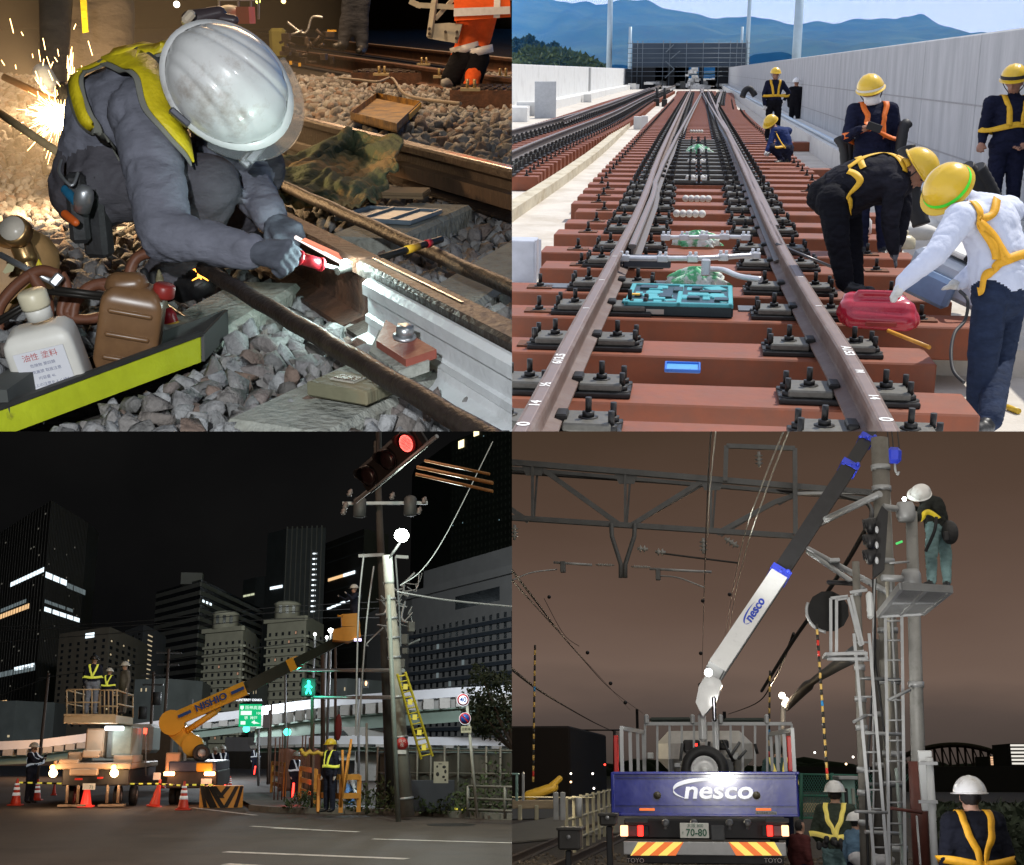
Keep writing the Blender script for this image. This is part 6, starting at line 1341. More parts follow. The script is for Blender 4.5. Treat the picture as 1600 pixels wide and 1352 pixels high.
 m = MB().use(glowm('sign_white',(.9,.95,1),1.6)); q = Y(388,1094,90); put_text(m,'MONTEREY OSAKA',(0,0,0),(1,0,0),(0,0,1),.21,.01,.004); o = m.build('hotel_sign',None,None,q); tag(o,'small lit white hotel name MONTEREY OSAKA above the green sign','sign')
 # expressway viaduct
 par = mat('viaduct_parapet',(.72,.75,.80),.7,var=.06,scale=.8); gir = mat('green_girder',(.20,.27,.23),.6,var=.12,scale=.8); sh = mat('noise_panel',(.40,.40,.38),.7,var=.1)
 def viaduct(topline,band1,band2,y0,y1,label):
  n = len(topline); ys = [y0+(y1-y0)*i/(n-1) for i in range(n)]
  T = [Y(px,py,ys[i]) for i,(px,py) in enumerate(topline)]; loc = V((T[0].x,T[0].y,0)); t = empty('viaduct',loc); tag(t,label,'viaduct')
  k = [q/FPX for q in ys]
  def strip(name,m_,o0,o1,off,th):
   m = MB(); P_ = []
   for i,p in enumerate(T): P_.append((p-V((0,off,o0*k[i])),p-V((0,off,o1*k[i]))))
   for(a,b),(a2,b2) in zip(P_,P_[1:]): m.prism([b-loc,b2-loc,a2-loc,a-loc],(0,th,0))
   return m.build(name,m_,t)
  strip('parapet',par,0,band1,0,.3); strip('web',sh,band1+.01,band1+band2*.45,-.5,.3); strip('girder',gir,band1+band2*.45,band1+band2,-.1,1.4); strip('flange',gir,band1+band2*.44,band1+band2*.50,.25,.5); strip('bottom_flange',gir,band1+band2*.97,band1+band2*1.05,.2,.5)
  m = MB();
  for(p,p2,kk) in zip(T,T[1:],k):
   for f in(0,.25,.5,.75): q = p.lerp(p2,f); m.box(q-loc-V((0,.1,(band1+band2*.22)*kk)),(.5,.5,band2*.42*kk))
  o = m.build('bracket',sh,t); o['kind'] = 'stuff'; return t
 viaduct([(-30,1160),(60,1156),(130,1147),(205,1132),(300,1119),(400,1107)],12,20,78,78,'left ramp of the elevated expressway above the orange hoarding')
 viaduct([(400,1105),(470,1095),(540,1087),(620,1081),(720,1074),(860,1068)],14,36,72,60,'elevated expressway with white parapet and pale green girders')
 viaduct([(400,1152),(470,1150),(560,1150),(700,1152),(850,1154)],12,10,66,64,'lower white ramp under the elevated expressway')
 loc = g(573,1215); loc = V((Y(573,1160,66).x,66,0)); t = empty('viaduct_pier',loc); tag(t,'grey hammerhead pier under the expressway','pier'); zt = Y(573,1136,66).z; zm = Y(573,1160,66).z
 m = MB(); m.prism([V((-1.3,0,zt)),V((1.3,0,zt)),V((.55,0,zm)),V((-.55,0,zm))],(0,1.5,0)); m.build('head',sh,t); m = MB(); m.box((0,.7,zm/2),(1.05,1.2,zm)); m.build('shaft',sh,t); m = MB(); m.box((-.5,-.05,zt-.55),(.5,.04,.3)); m.build('plate',par,t)
 def panels(name,a,b,py_t,n,m_,label,cat='hoarding',base=0):
  A_ = g(*a); B_ = g(*b); ht = Y(a[0],py_t,A_.y).z; t = empty(name,A_); tag(t,label,cat); d = (B_-A_)
  for k in range(n): m = MB(); p = d*(k/n); q = d*((k+.985)/n); m.bar(p+V((0,0,ht/2)),q+V((0,0,ht/2)),.05,ht); m.build('panel',m_,t)
  return t,ht,d
 panels('orange_hoarding',(-40,1197),(128,1196),1158,12,mat('orange_lit_panels',(.50,.30,.20),.7,var=.06,scale=.5),'orange-lit hoarding of smooth panels at the left')  # orange lamplight is partly put into the panel colour
 panels('white_hoarding',(350,1192),(425,1192),1152,6,mat('white_hoarding',(.50,.52,.56),.6,var=.05),'white hoarding right of the yellow boom truck')
 panels('grey_wall',(350,1200),(440,1202),1174,5,mat('grey_wall',(.14,.14,.13),.8),'low grey wall in front of the white hoarding','wall')
 A_ = g(588,1262,.12); B_ = g(850,1268,.12); t = empty('mesh_fence',A_); tag(t,'chain link fence hung with dark tarpaulin along the right pavement','fence'); d = B_-A_; ht = Y(700,1174,A_.y).z-.12
 tarp = mat('dark_tarpaulin',(.085,.08,.07),.75,var=.3,scale=1.2,bump=.8,bscale=4,c2=(.07,.07,.06),amt=.45,s2=.8)
 m = MB(); m.sheet(lambda u,v:d*u+V((0,.05+.05*sin(u*60)+.04*sin(u*23+v*5),ht*v*(.96+.02*sin(u*17)))),120,12); o = m.build('tarpaulin',tarp,t); m0 = None
 fst = mat('fence_steel',(.22,.22,.20),.6,.4)
 for k in range(13):
  m = MB(); m.cyl((0,-.06,0),(0,-.06,ht+.12),.03,8)
  if m0 is None: m0 = m.build('post',fst,t).data
  else: link('post',m0,t,d*(k/12))
 for z in(ht*.02+.1,ht*.62,ht+.02): m = MB(); m.cyl(V((0,-.05,z)),d+V((0,-.05,z)),.022,6); m.build('rail',fst,t)
 conc = mat('concrete_pole',(.30,.29,.25),.8,var=.15,scale=2,bump=.2,c2=(.20,.19,.16),amt=.4,s2=1.2); brn = mat('brown_pole',(.10,.07,.055),.8,var=.2,scale=2); stl = mat('street_steel',(.30,.31,.32),.5,.5)
 def pole(pxb,pyb,pxt,pyt,w0,w1,m_,label,z=.12,y=None,name='utility_pole',cat='pole'):
  b_ = g(pxb,pyb,z) if y is None else V((Y(pxb,1160,y).x,y,0)); k = (b_.y)/FPX; top = c.Y(pxt,pyt,b_.y); t = empty(name,b_); tag(t,label,cat); m = MB(); m.tube([V((0,0,-.05)),top-b_],[w0*k/2,w1*k/2],14); m.build('pole',m_,t); return t,top-b_
 t,tp = pole(634,1272,606,884,26,14,conc,'thick concrete utility pole with red round sign by the fence')
 L_ = tp;
 for f in(.06,.30,.46,.62,.70,.78,.86): m = MB(); p = L_*f; r_ = (.021*31*.5/FPX*1000/(1))*0+.205-.09*f; m.lathe([(r_,-.03),(r_+.012,-.03),(r_+.012,.03),(r_,.03)],p,L_,14); m.build('clamp_band',stl,t)
 m = MB(); p = L_*.985; m.lathe([(.12,-.35),(.125,-.3),(.125,.3),(.12,.33)],p,L_,14); m.build('cap_sleeve',mat('pale_sleeve',(.55,.58,.56),.5),t)
 ds = V((0,-.2,0)); m = MB(); p = L_*.275+ds+V((.02,0,0)); m.lathe([(.14,0),(.14,.006)],p,(0,-1,0),24); m.build('round_sign',mat('red_sign',(.42,.03,.03),.5),t); m = MB().use(mat('sign_text_white',(.6,.6,.6),.5)); put_text(m,'消火\n栓',p+V((0,-.009,.01)),(1,0,0),(0,0,1),.09); m.box(p+V((0,-.01,-.19)),(.2,.006,.09)); m.build('sign_text',None,t)
 t,tp = pole(615,1268,588,690,18,9,mat('dark_brown_pole',(.035,.03,.026),.85,var=.2,scale=2),'dark tall pole right behind the concrete pole, carrying transformers',.12,33.5); rel = lambda px,py,y=33.5: Y(px,py,y)-V((Y(615,1160,33.5).x,33.5,0))
 tr = mat('grey_transformer',(.06,.06,.06),.6,.3)
 for px,py in((562,794),(641,792)): m = MB(); m.lathe([(.10,-.25),(.17,-.22),(.17,.22),(.12,.27),(.05,.30)],rel(px,py,33.1),n=14); m.build('transformer',tr,t)
 for px,py in((540,790),(547,770),(537,799),(613,775),(663,782),(655,798)): m = MB(); m.lathe([(.03,-.1),(.08,-.06),(.05,-.02),(.08,.02),(.05,.06),(.03,.1)],rel(px,py,33.1),(.3,0,1),10); m.build('insulator',mat('porcelain',(.13,.11,.105),.3),t)
 m = MB(); m.bar(rel(535,787,33.3),rel(668,786,33.3),.08,.08); m.bar(rel(560,869,33.3),rel(600,867,33.3),.08,.08); m.bar(rel(618,870,33.3),rel(638,871,33.3),.08,.08); m.build('crossarm',stl,t)
 m = MB().use(stl); rg = RND(5)
 for i in range(26): p = rel(rg.uniform(590,645),rg.uniform(905,1000),32.2); q = p+V((rg.uniform(-.5,.5),rg.uniform(-.2,.2),rg.uniform(-.6,.5))); m.tube(spline([p,(p+q)/2+V((rg.uniform(-.2,.2),0,-.15)),q],4),rg.uniform(.01,.025),5)
 o = m.build('cable_tangle',None,t); o['kind'] = 'stuff'
 m = MB(); p0 = rel(628,1005,32.0);
 for i in range(7): m.box(p0+V((rg.uniform(-.2,.25),rg.uniform(-.1,.1),-.3*i/2+.4)),(rg.uniform(.08,.2),.12,rg.uniform(.1,.3)),rg.uniform(-.5,.5),ch=.01)
 m.build('junction_box',mat('dark_junction',(.09,.09,.085),.6),t)
 t,tp = pole(625,1272,607,930,8,6,mat('pale_green_conduit',(.22,.26,.24),.5),'thin pale conduit running up the concrete pole',.12,29.6,'conduit','conduit')
 t = empty('floodlight',LP); tag(t,'dazzling white floodlight on the pole above the works','lamp'); m = MB(); m.ell((0,-.12,0),(.17,.10,.16)); m.build('bulb',glow('flood_white',(.93,1,.90),40),t); m = MB(); m.box((.02,.16,.02),(.26,.2,.24),ch=.04); m.build('housing',mat('signal_housing',(.03,.035,.035),.5),t); m = MB(); m.cyl(V((0,.2,-.1)),V((-.35,.6,-.6)),.03); m.build('bracket',stl,t)
 lamp('POINT',LP+V((0,-.8,0)),60,(.86,1,.86),.12)
 for i,(xb,yb,xt,yt,w0,w1,lab,mm,y_) in enumerate(((63,1190,76,1052,5,4,'slender dark pole left of the beige truck',brn,62),(255,1185,264,1014,5,4,'tall wooden pole with cross-arms left of the yellow boom',brn,64),(236,1165,240,1050,5,4,'shorter wooden pole with transformer left of the yellow boom',brn,66),(421,1190,421,1110,3.5,3.5,'thin dark pole with a small box right of the green sign',brn,60),(449,1177,446,1035,5,3,'grey signal pole under the boom',stl,50),(491,1180,488,1090,6,5,'dark pole under the green walking figure',brn,44),(508,1195,504,1020,8,6,'dark wooden pole right of the green walking figure',brn,46),(527,1185,524,1010,5,4,'pole with a red emblem right of centre',brn,46),(562,1140,561,1060,4,4,'pale pole standing on the expressway pier',stl,60),(576,1260,573,1130,5,4,'thin pale post in front of the tarpaulin fence',fst,33),(299,1110,301,1093,3,3,'small grey mast left of the boom',stl,80),(407,1200,404,1140,4,4,'thin post carrying the green expressway sign',stl,58))):
  t,tp = pole(xb,yb,xt,yt,w0,w1,mm,lab,.0,y_)
  if i in(1,2):
   m = MB(); m.bar(tp*.97-V((.6,0,0)),tp*.97+V((.6,0,0)),.08,.08); m.bar(tp*.88-V((.5,0,0)),tp*.88+V((.5,0,0)),.08,.08); m.build('crossarm',tr,t); m = MB(); m.lathe([(.2,-.3),(.2,.3)],tp*.62+V((-.4,-.2,0))); m.build('transformer',tr,t)
  if i==3: m = MB(); m.box(tp*.85+V((-.12,-.1,0)),(.3,.2,.6)); m.build('box',mat('dull_box',(.14,.11,.11),.7),t)
  if i==7: m = MB(); m.ell(tp*.45+V((.1,-.12,.0)),(.12,.05,.45)); m.build('emblem',mat('red_emblem',(.25,.03,.03),.6),t)
 t0,tp = pole(424,1108,424,1100,3,3,brn,'short stub above the small box pole',.0,60.5)
 for px,py,y_,e,lab in((511,985,48,5,'white lamp left of the yellow bucket'),(486,991,60,3,'small white lamp over the right cream tower'),(505,996,60,3,'tiny lamp beside the yellow bucket lamp')):
  t = empty('street_lamp',V((Y(px,1160,y_).x,y_,0))); tag(t,lab,'lamp'); z = Y(px,py,y_).z; m = MB(); m.ell((0,0,z),(.10,.10,.08) if y_<50 else.07); m.build('bulb',glow('lamp_white_%d'%e,(.95,1,.9),e*3),t); m = MB(); m.cyl((0,.1,0),(0,.1,z),.05,8); m.build('pole',stl,t)
 loc = Y(482,1074,44); t = empty('pedestrian_signal',loc); tag(t,'pedestrian signal showing a glowing green walking figure','traffic light'); m = MB(); m.box((0,.12,0),(.50,.22,.62),ch=.03); m.build('housing',mat('signal_housing',(.03,.035,.035),.5),t)
 gg = glow('walk_green',(.02,1,.55),8); m = MB().use(gg,True); s_ = .9
 for a,b,r_ in(((0,0,.17),(0,0,.19),.045),((0,0,.1),(0,0,-.03),.045),((0,0,.08),(.1,0,0),.02),((0,0,.08),(-.1,0,.01),.02),((0,0,-.03),(.08,0,-.2),.028),((0,0,-.03),(-.07,0,-.2),.028)): m.caps(V(a),V(b),r_,r_*.9)
 m.build('walking_figure',None,t); lamp('POINT',loc+V((0,-.4,0)),30,(.05,1,.6),.1)
 m = MB(); m.lathe([(.14,0),(.15,.02)],(0,-.0,0),(0,-1,0)); o = m.build('green_lens',glow('signal_green',(.05,1,.6),6),None,Y(385,1139,60)); tag(o,'round green traffic light under the expressway sign','traffic light')
 m = MB(); m.lathe([(.12,0),(.13,.02)],(0,0,0),(0,-1,0)); o = m.build('green_lens',glow('signal_green',(0,0,0),1),None,Y(449,1144,49)); tag(o,'small green light low on the grey signal pole','traffic light')
 m = MB(); m.cyl(Y(490,1090,44)-Y(640,1090,30),V(),.05,8); m.cyl(Y(465,1047,44)-Y(640,1090,30),Y(630,1048,31)-Y(640,1090,30),.05,8); o = m.build('steel_pipe',stl,None,Y(640,1090,30)); tag(o,'pair of thin horizontal steel arms between the poles','pipe')
 m = MB(); m.box((0,0,0),(.28,.2,.32),ch=.02); m.ell((.03,-.1,.03),(.06,.03,.12)); o = m.build('amber_signal',mat('signal_housing'),None,Y(571,1070,58)); tag(o,'small dark signal box with amber light above the expressway','traffic light'); m = MB(); m.ell((.02,-.12,.05),(.05,.03,.11)); m.build('lens',glow('amber_lens',(1,.5,.25),3),o)
 loc = Y(612,716,20); t = empty('traffic_light',loc); tag(t,'big horizontal traffic light with its red lamp lit at the top','traffic light')
 dirx = (Y(640,690,19.6)-Y(572,748,20.6)); dl = dirx.normalized(); up_ = V((-dl.z,0,dl.x)).normalized(); nrm = up_.cross(dl).normalized(); nrm = nrm if nrm.y<0 else-nrm
 Rl = Matrix((dl,-nrm,(-nrm).cross(dl)*-1)).transposed(); Rl = Matrix((dl,-nrm,dl.cross(-nrm))).transposed()
 Lx = dirx.length*1.35; hs = mat('dark_red_housing',(.008,.006,.006),.5,.2)
 m = MB(); m.box((0,0,0),(Lx,.16,.46),R=Rl,ch=.06); m.build('housing',hs,t)
 for k,mm in((-.33,mat('dead_lens',(.012,.006,.007),.3)),(0,mat('dead_lens')),(.33,None)):
  p = dl*Lx*k+nrm*.09; m = MB(); m.lathe([(.15,0),(.15,.03),(.10,.05)],p,nrm,28); lens = m.build('lens',mm or glow('red_lens_glass',(1,.012,.01),.15),t); m = MB(); x_,z_,_ = frame(nrm)
  vs = [];
  for j in range(2): vs+=[p+(x_*cos(a)+z_*sin(a))*.175+nrm*(j*(.20 if j else 0)*(max(.15,sin(a+.5)))) for a in[2*pi*q/24 for q in range(24)]]
  m.add(vs,[(q,(q+1)%24,24+(q+1)%24,24+q) for q in range(24)],True); o = m.build('visor',hs,t); o.modifiers.new('t','SOLIDIFY').thickness = .008
  if mm is None:
   m = MB()
   for rr in range(7):
    for q in range(max(1,rr*6)): a = 2*pi*q/max(1,rr*6); m.ell(p+nrm*.048+(x_*cos(a)+z_*sin(a))*rr*.0215,.0062,None,6,4)
   o = m.build('led',glow('red_led',(1,.10,.08),9),lens); o['kind'] = 'stuff'; lamp('POINT',loc+p+nrm*.5,2,(1,.03,.02),.1)
 m = MB(); m.cyl(-dl*Lx*.62-V((0,-.1,.2)),dl*Lx*.75-V((0,-.1,.25)),.035,8); m.build('arm',stl,t); m = MB(); p_ = Y(592,700,20.5)-loc; m.cyl(p_+V((0,0,-.3)),p_+V((-.02,0,1.0)),.045,8); m.build('antenna',tr,t)
 for i,(x0,y0,x1,y1,w) in enumerate(((664,720,765,741,.05),(652,730,770,755,.07),(650,741,770,768,.06))): a = Y(x0,y0,24); b = Y(x1,y1,23); m = MB(); m.cyl(V(),b-a,w*.5,8); o = m.build('cable_guard',mat('orange_guard',(.36,.17,.05),.6),None,a); tag(o,['upper orange guard tube on the wires at the top right','middle orange guard tube on the wires','lowest orange guard tube on the wires'][i],'cable guard')
 wr = mat('wire_black',(.05,.05,.05),.5,.3)
 def wire(px,y_,label,r_=.018,m_=wr):
  P_ = [Y(x,y2,y_+(yy if isinstance(yy,(int,float)) else 0)) for x,y2,*rest in px for yy in[rest[0] if rest else 0]]; loc = P_[0]; m = MB(); m.tube(spline(local(P_,loc),6),r_,5); o = m.build('wire',m_,None,loc); tag(o,label,'wire','overhead wires of the street'); return o
 wire([(-20,980),(200,972),(420,950),(600,940)],60,'upper overhead wire crossing in front of the left towers'); wire([(-20,986),(200,978),(420,958),(600,950)],60,'second overhead wire just below the upper one'); wire([(-20,1005),(240,985),(420,968),(600,965)],58,'lower overhead wire rising past the banded tower'); wire([(60,1060),(240,1035),(420,1010),(600,990)],60,'low wire over the truck towards the cream towers'); wire([(-20,1095),(70,1060),(75,1055)],60,'short wire falling to the left edge')
 wire([(770,690),(700,830),(660,890),(625,915)],30,'bright wire sagging from the top right to the pole',.012,stl); wire([(620,925),(700,938),(820,950)],30,'wire running from the pole to the right edge',.02,stl); wire([(568,870),(560,960),(556,1150)],32,'left vertical cable hanging from the crossarm',.025,stl); wire([(584,885),(572,980),(560,1150)],32,'right vertical cable hanging from the crossarm',.025,stl); wire([(618,870),(624,960),(626,1010)],31,'cable down the side of the concrete pole',.02,stl)
 a = Y(627,1052,29.6); b = Y(667,1184,30.2); t = empty('ladder',b); tag(t,'yellow ladder leaning steeply beside the concrete pole','ladder'); yl = mat('ladder_yellow',(.50,.40,.03),.5); sd = V((.13,0,.03))
 for e_ in(-1,1): m = MB(); m.bar(a-b+sd*e_*.7,sd*e_,.035,.05); m.build('stile',yl,t)
 m0 = None
 for i in range(16): p = (a-b)*(i+.5)/16; m = MB(); m.cyl(-sd*.9,sd*.9,.018,6);
 m0 = m.build('rung',yl,t,(a-b)*.03).data
 for i in range(1,16): link('rung',m0,t,(a-b)*(i+.5)/16)
 m0 = None
 for i in range(5):
  p = (a-b)*(.12+.18*i)+V((0,-.04,0))
  if m0 is None: m = MB(); m.box((0,0,0),(.10,.01,.12)); m0 = m.build('reflector',glow('yellow_reflect_glow',(1,.85,.1),.6),t,p).data  # ladder reflectors glow by themselves to imitate returned light
  else: link('reflector',m0,t,p)
 pb = g(746,1278,.12); t = empty('road_sign',pb); tag(t,'post with a round 40 speed sign above a no-parking sign','road sign'); pt = Y(729,1096,pb.y)-pb; m = MB(); m.cyl(V(),pt,.033,10); m.build('post',mat('pale_post',(.42,.42,.38),.5),t)
 wht = mat('sign_white',(.62,.62,.6),.5); rd = mat('sign_red',(.55,.02,.03),.4); blu = mat('sign_blue',(.02,.10,.48),.4)
 def disc(p,r_,m_,off,name): m = MB(); m.lathe([(r_,0),(r_,.004)],p+V((0,-off,0)),(0,-1,0),32); return m.build(name,m_,t)
 p = Y(723,1094,pb.y)-pb+V((0,-.06,0)); k = pb.y/FPX; s1 = disc(p,9.5*k,wht,0,'disc'); disc(p,9*k,rd,.006,'red_ring'); disc(p,6.6*k,wht,.012,'white_face'); m = MB().use(blu); put_text(m,'40',p+V((0,-.020,0)),(1,0,0),(0,0,1),10.5*k,0,.004); m.build('number',None,t)
 p = Y(726,1123,pb.y)-pb+V((0,-.06,0)); disc(p,9*k,wht,0,'disc'); disc(p,8.6*k,rd,.006,'red_ring'); disc(p,6.6*k,blu,.012,'blue_face'); m = MB(); m.bar(p+V((-4.6*k,-.018,4.6*k)),p+V((4.6*k,-.018,-4.6*k)),.004,2.2*k,V((0,1,0)));
 m = MB(); R45 = Matrix.Rotation(pi/4,3,'Y'); m.box(p+V((0,-.018,0)),(13.0*k,.003,2*k),R=R45); m.build('bar',rd,t)
 p = Y(728,1140,pb.y)-pb+V((0,-.05,0)); m = MB(); m.box(p,(16*k,.008,10*k)); m.build('plate',mat('cream_plate',(.5,.48,.36),.5),t); m = MB().use(mat('ink_black',(.02,.02,.02),.6)); put_text(m,'自動車',p+V((0,-.006,0)),(1,0,0),(0,0,1),4.8*k); m.build('plate_text',None,t)
 loc = Y(391,1118,58); t = empty('expressway_sign',loc); tag(t,'green expressway direction sign with white lettering','road sign'); k = 58/FPX; gs = mat('sign_green',(.0,.22,.09),.4,emit=(0,.6,.22),es=.75); m = MB(); m.box((0,0,0),(33*k,.06,33*k),ch=.01); m.build('board',gs,t); m = MB(); we = mat('sign_letter',(.8,.8,.8),.5,emit=(.8,1,.9),es=.9); m.use(we)
 put_text(m,'阪神高速',(4*k,-.035,11*k),(1,0,0),(0,0,1),6*k); put_text(m,'堺  神戸',(1*k,-.035,-4*k),(1,0,0),(0,0,1),5.5*k); put_text(m,'100',(12*k,-.035,3*k),(1,0,0),(0,0,1),5*k); m.box((-6*k,-.035,3.5*k),(16*k,.006,6*k)); m.box((-10*k,-.035,-11*k),(7*k,.006,5*k)); m.prism([V((2*k,-.034,-10*k)),V((7*k,-.034,-7*k)),V((7*k,-.034,-9*k)),V((15*k,-.034,-12*k)),V((7*k,-.034,-12*k)),V((7*k,-.034,-13*k))],(0,-.006,0)); m.prism([V((-15*k,-.034,14*k)),V((-10*k,-.034,14*k)),V((-10*k,-.034,10*k)),V((-12.5*k,-.034,8*k)),V((-15*k,-.034,10*k))],(0,-.005,0)); m.build('lettering',None,t)
 # the beige platform truck
 dt = 37.5; k = dt/FPX
 cabm = mat('beige_machine_paint',(.40,.29,.20),.45,var=.06,scale=3); drk = mat('dark_chassis',(.02,.018,.018),.5,var=.3); rub = BLACKRUB; amb = glow('tail_amber',(1,.62,.28),26); redl = glow('tail_red',(1,.06,.03),5); ch = mat('platform_yellow',(.55,.42,.26),.5,var=.1)
 O = V((Y(148,1200,dt).x,dt,0)); t = empty('platform_truck',O); tag(t,'beige railway work truck with a raised platform and glowing tail lamps','work truck')
 r = lambda px,py,dy=0.: Y(px,py,dt+dy)-O
 def bx(name,x0,y0,x1,y1,d0,d1,m_,ch_=.03,parent=None):
  a = r(x0,y0,0); b = r(x1,y1,0); m = MB(); m.box(((a.x+b.x)/2,(d0+d1)/2,(a.z+b.z)/2),(abs(b.x-a.x),d1-d0,abs(a.z-b.z)),ch=ch_); return m.build(name,m_,parent or t)
 bx('bed',84,1192,205,1202,0,6,cabm); bx('rear_panel',110,1201,153,1212,-.1,.1,cabm); bx('chassis',96,1202,200,1228,.15,6,drk); bx('mast_box',131,1138,157,1184,.4,1.2,cabm,.04); bx('control_box',128,1172,155,1184,.1,.5,cabm); bx('side_box',174,1135,202,1182,.3,2.5,mat('green_grey_box',(.26,.30,.26),.5)); bx('cab',160,1128,214,1178,3.2,5.2,mat('white_cab',(.33,.34,.33),.5),.1); bx('left_bin',104,1175,125,1190,.2,2,cabm); bx('winch',92,1186,122,1194,0,1,cabm); bx('lift_arm',157,1132,172,1186,1.0,1.6,mat('grey_lift',(.30,.31,.28),.4,.3)); bx('bed_rail',84,1188,88,1204,0,6,cabm); bx('step_box',176,1180,206,1193,.2,2.2,cabm)
 for x0 in(98,112,172,192):
  m = MB(); a = r(x0+6,1236); m.lathe([(.25,-.10),(.28,-.08),(.28,.08),(.25,.10)],V((a.x,.8 if x0 in(98,172) else 1.4,.28)),(1,0,0),24); w = m.build('wheel',rub,t); m = MB(); m.lathe([(.13,-.105),(.13,.105)],V((a.x,.8 if x0 in(98,172) else 1.4,.28)),(1,0,0)); m.build('rim',stl,w)
 for x0,e_ in((85,1),(180,1)):
  m = MB(); p = r(x0,1208)+V((0,-.12,0)); m.lathe([(.10,0),(.11,.05),(.06,.10)],p,(0,-1,0),16); m.build('tail_lamp',amb,t); m = MB(); m.lathe([(.07,0),(.07,.05)],r(x0-1,1199)+V((0,-.12,0)),(0,-1,0)); m.build('upper_lamp',glow('tail_orange',(1,.35,.08),12),t); lamp('POINT',O+p+V((0,-.45,0)),26,(1,.60,.34),.08)
 for x0 in(105,122,168,185): m = MB(); p = r(x0,1212); m.cyl(V((p.x,.2,.8)),V((p.x,.2,.12)),.04); m.box((p.x,.2,.06),(.4,.4,.05)); m.build('outrigger',cabm,t)
 m = MB(); m.box(r(140,1229)+V((0,-.1,0)),(.33,.02,.165)); pl = m.build('number_plate',mat('plate_white',(.6,.6,.56),.5),t); m = MB().use(mat('ink_green',(.03,.12,.07),.6)); put_text(m,'71',r(144,1230)+V((0,-.115,0)),(1,0,0),(0,0,1),.12); m.build('plate_text',None,pl)
 for x0,x1,yy in((118,130,1216),(153,162,1214)): bx('red_reflector',x0,yy,x1,yy+3,-.12,-.09,mat('red_reflector',(.5,.03,.02),.4),.003)
 bx('platform_floor',102,1117,182,1131,-.2,3.2,ch,.02); bx('platform_lip',102,1116,182,1119,-.24,-.2,ch,.004)
 m = MB().use(ch)
 pp = [r(106,1080,-.1),r(182,1082,-.1)]
 def rail_f(x0,x1,d_,ys=(1078,1098)):
  for yy in ys: m.cyl(r(x0,yy)+V((0,d_,0)),r(x1,yy)+V((0,d_,0)),.022,6)
  for xx in np.linspace(x0,x1,5): m.cyl(r(xx,1078)+V((0,d_,0)),r(xx,1118)+V((0,d_,0)),.022,6)
 rail_f(106,158,-.15); rail_f(158,184,-.15,(1079,1104)); rail_f(108,184,3.0,(1080,1099))
 for xx in(106,184): m.cyl(r(xx,1079)+V((0,-.15,0)),r(xx,1080)+V((0,3,0)),.022,6); m.cyl(r(xx,1100)+V((0,-.15,0)),r(xx,1100)+V((0,3,0)),.022,6)
 o = m.build('railing',None,t)
 m = MB(); m.box(r(212,1141)+V((0,2.0,0)),(.09,.1,.16)); m.build('beacon',redl,t); m = MB(); m.cyl(r(213,1145)+V((0,2,0)),r(213,1215)+V((0,2,0)),.02,6); m.build('beacon_pole',stl,t)
 m = MB(); m.box(r(177,1138)+V((0,.2,0)),(.5,.2,.12),ch=.02); m.build('work_light',glow('work_white',(.85,.95,1),3),t); lamp('POINT',O+r(165,1133)+V((0,-.2,-.3)),18,(.85,.93,1),.1)
 # yellow boom truck
 dt2 = 38.5; O2 = V((Y(300,1200,dt2).x,dt2,0)); t = empty('boom_truck',O2); tag(t,'yellow boom lift truck with folded mast, spare wheel and long boom','boom truck'); r2 = lambda px,py,dy=0.: Y(px,py,dt2+dy)-O2; O_,r_s,t_s = O,r,t
 yb = mat('boom_yellow',(.62,.33,.03),.4,var=.06,scale=2,coat=.2); navyb = mat('dark_blue_bed',(.03,.04,.07),.4)
 def bx2(name,x0,y0,x1,y1,d0,d1,m_,ch_=.03): a = r2(x0,y0); b = r2(x1,y1); m = MB(); m.box(((a.x+b.x)/2,(d0+d1)/2,(a.z+b.z)/2),(abs(b.x-a.x),d1-d0,abs(a.z-b.z)),ch=ch_); return m.build(name,m_,t)
 bx2('chassis',260,1205,338,1232,.1,5.5,drk); bx2('bed',264,1190,338,1206,.0,5.5,navyb); bx2('side_panel',259,1176,279,1206,.05,2,mat('peach_panel',(.45,.27,.16),.5)); bx2('right_panel',307,1192,332,1206,-.03,2,yb); bx2('cab',264,1158,300,1190,2.5,4.4,mat('white_cab')); bx2('turret',289,1158,304,1185,.6,1.4,yb)
 m = MB(); m.lathe([(.12,-.08),(.23,-.07),(.25,-.03),(.25,.03),(.23,.07),(.13,.08),(.13,.0)],r2(313,1177)+V((0,.3,0)),(.35,-1,0),28); w = m.build('spare_wheel',rub,t); m = MB(); m.lathe([(.13,-.02),(.12,.07),(.05,.09)],r2(313,1177)+V((0,.3,0)),(.35,-1,0),24); m.build('rim',stl,w)
 for x0 in(265,276,316,328): a = r2(x0,1236); m = MB(); m.lathe([(.23,-.09),(.26,-.07),(.26,.07),(.23,.09)],V((a.x,.9,.26)),(1,0,0),24); m.build('wheel',rub,t)
 for x0 in(265,328): p = r2(x0,1209)+V((0,-.1,0)); m = MB(); m.box(p,(.30,.06,.11),ch=.02); m.build('tail_lamp',glow('tail_hot',(1,.40,.14),16),t); lamp('POINT',O2+p+V((0,-.45,0)),16,(1,.42,.22),.08)
 m = MB(); m.box(r2(323,1221)+V((0,-.1,0)),(.30,.02,.15)); m.build('number_plate',mat('plate_white'),t); m = MB(); m.box(r2(246,1213)+V((0,-.1,0)),(.20,.02,.2)); m.build('white_board',mat('plate_white'),t)
 m = MB();
 def beam(m,a,b,w,h): m.bar(a,b,w,h,V((0,1,0)))
 P1 = r2(302,1165,.8); P2 = r2(270,1135,.8); P3 = r2(272,1125,.6); P4 = r2(385,1075,.3)
 beam(m,P1,P2,.5,.42); m.build('lower_arm',yb,t)
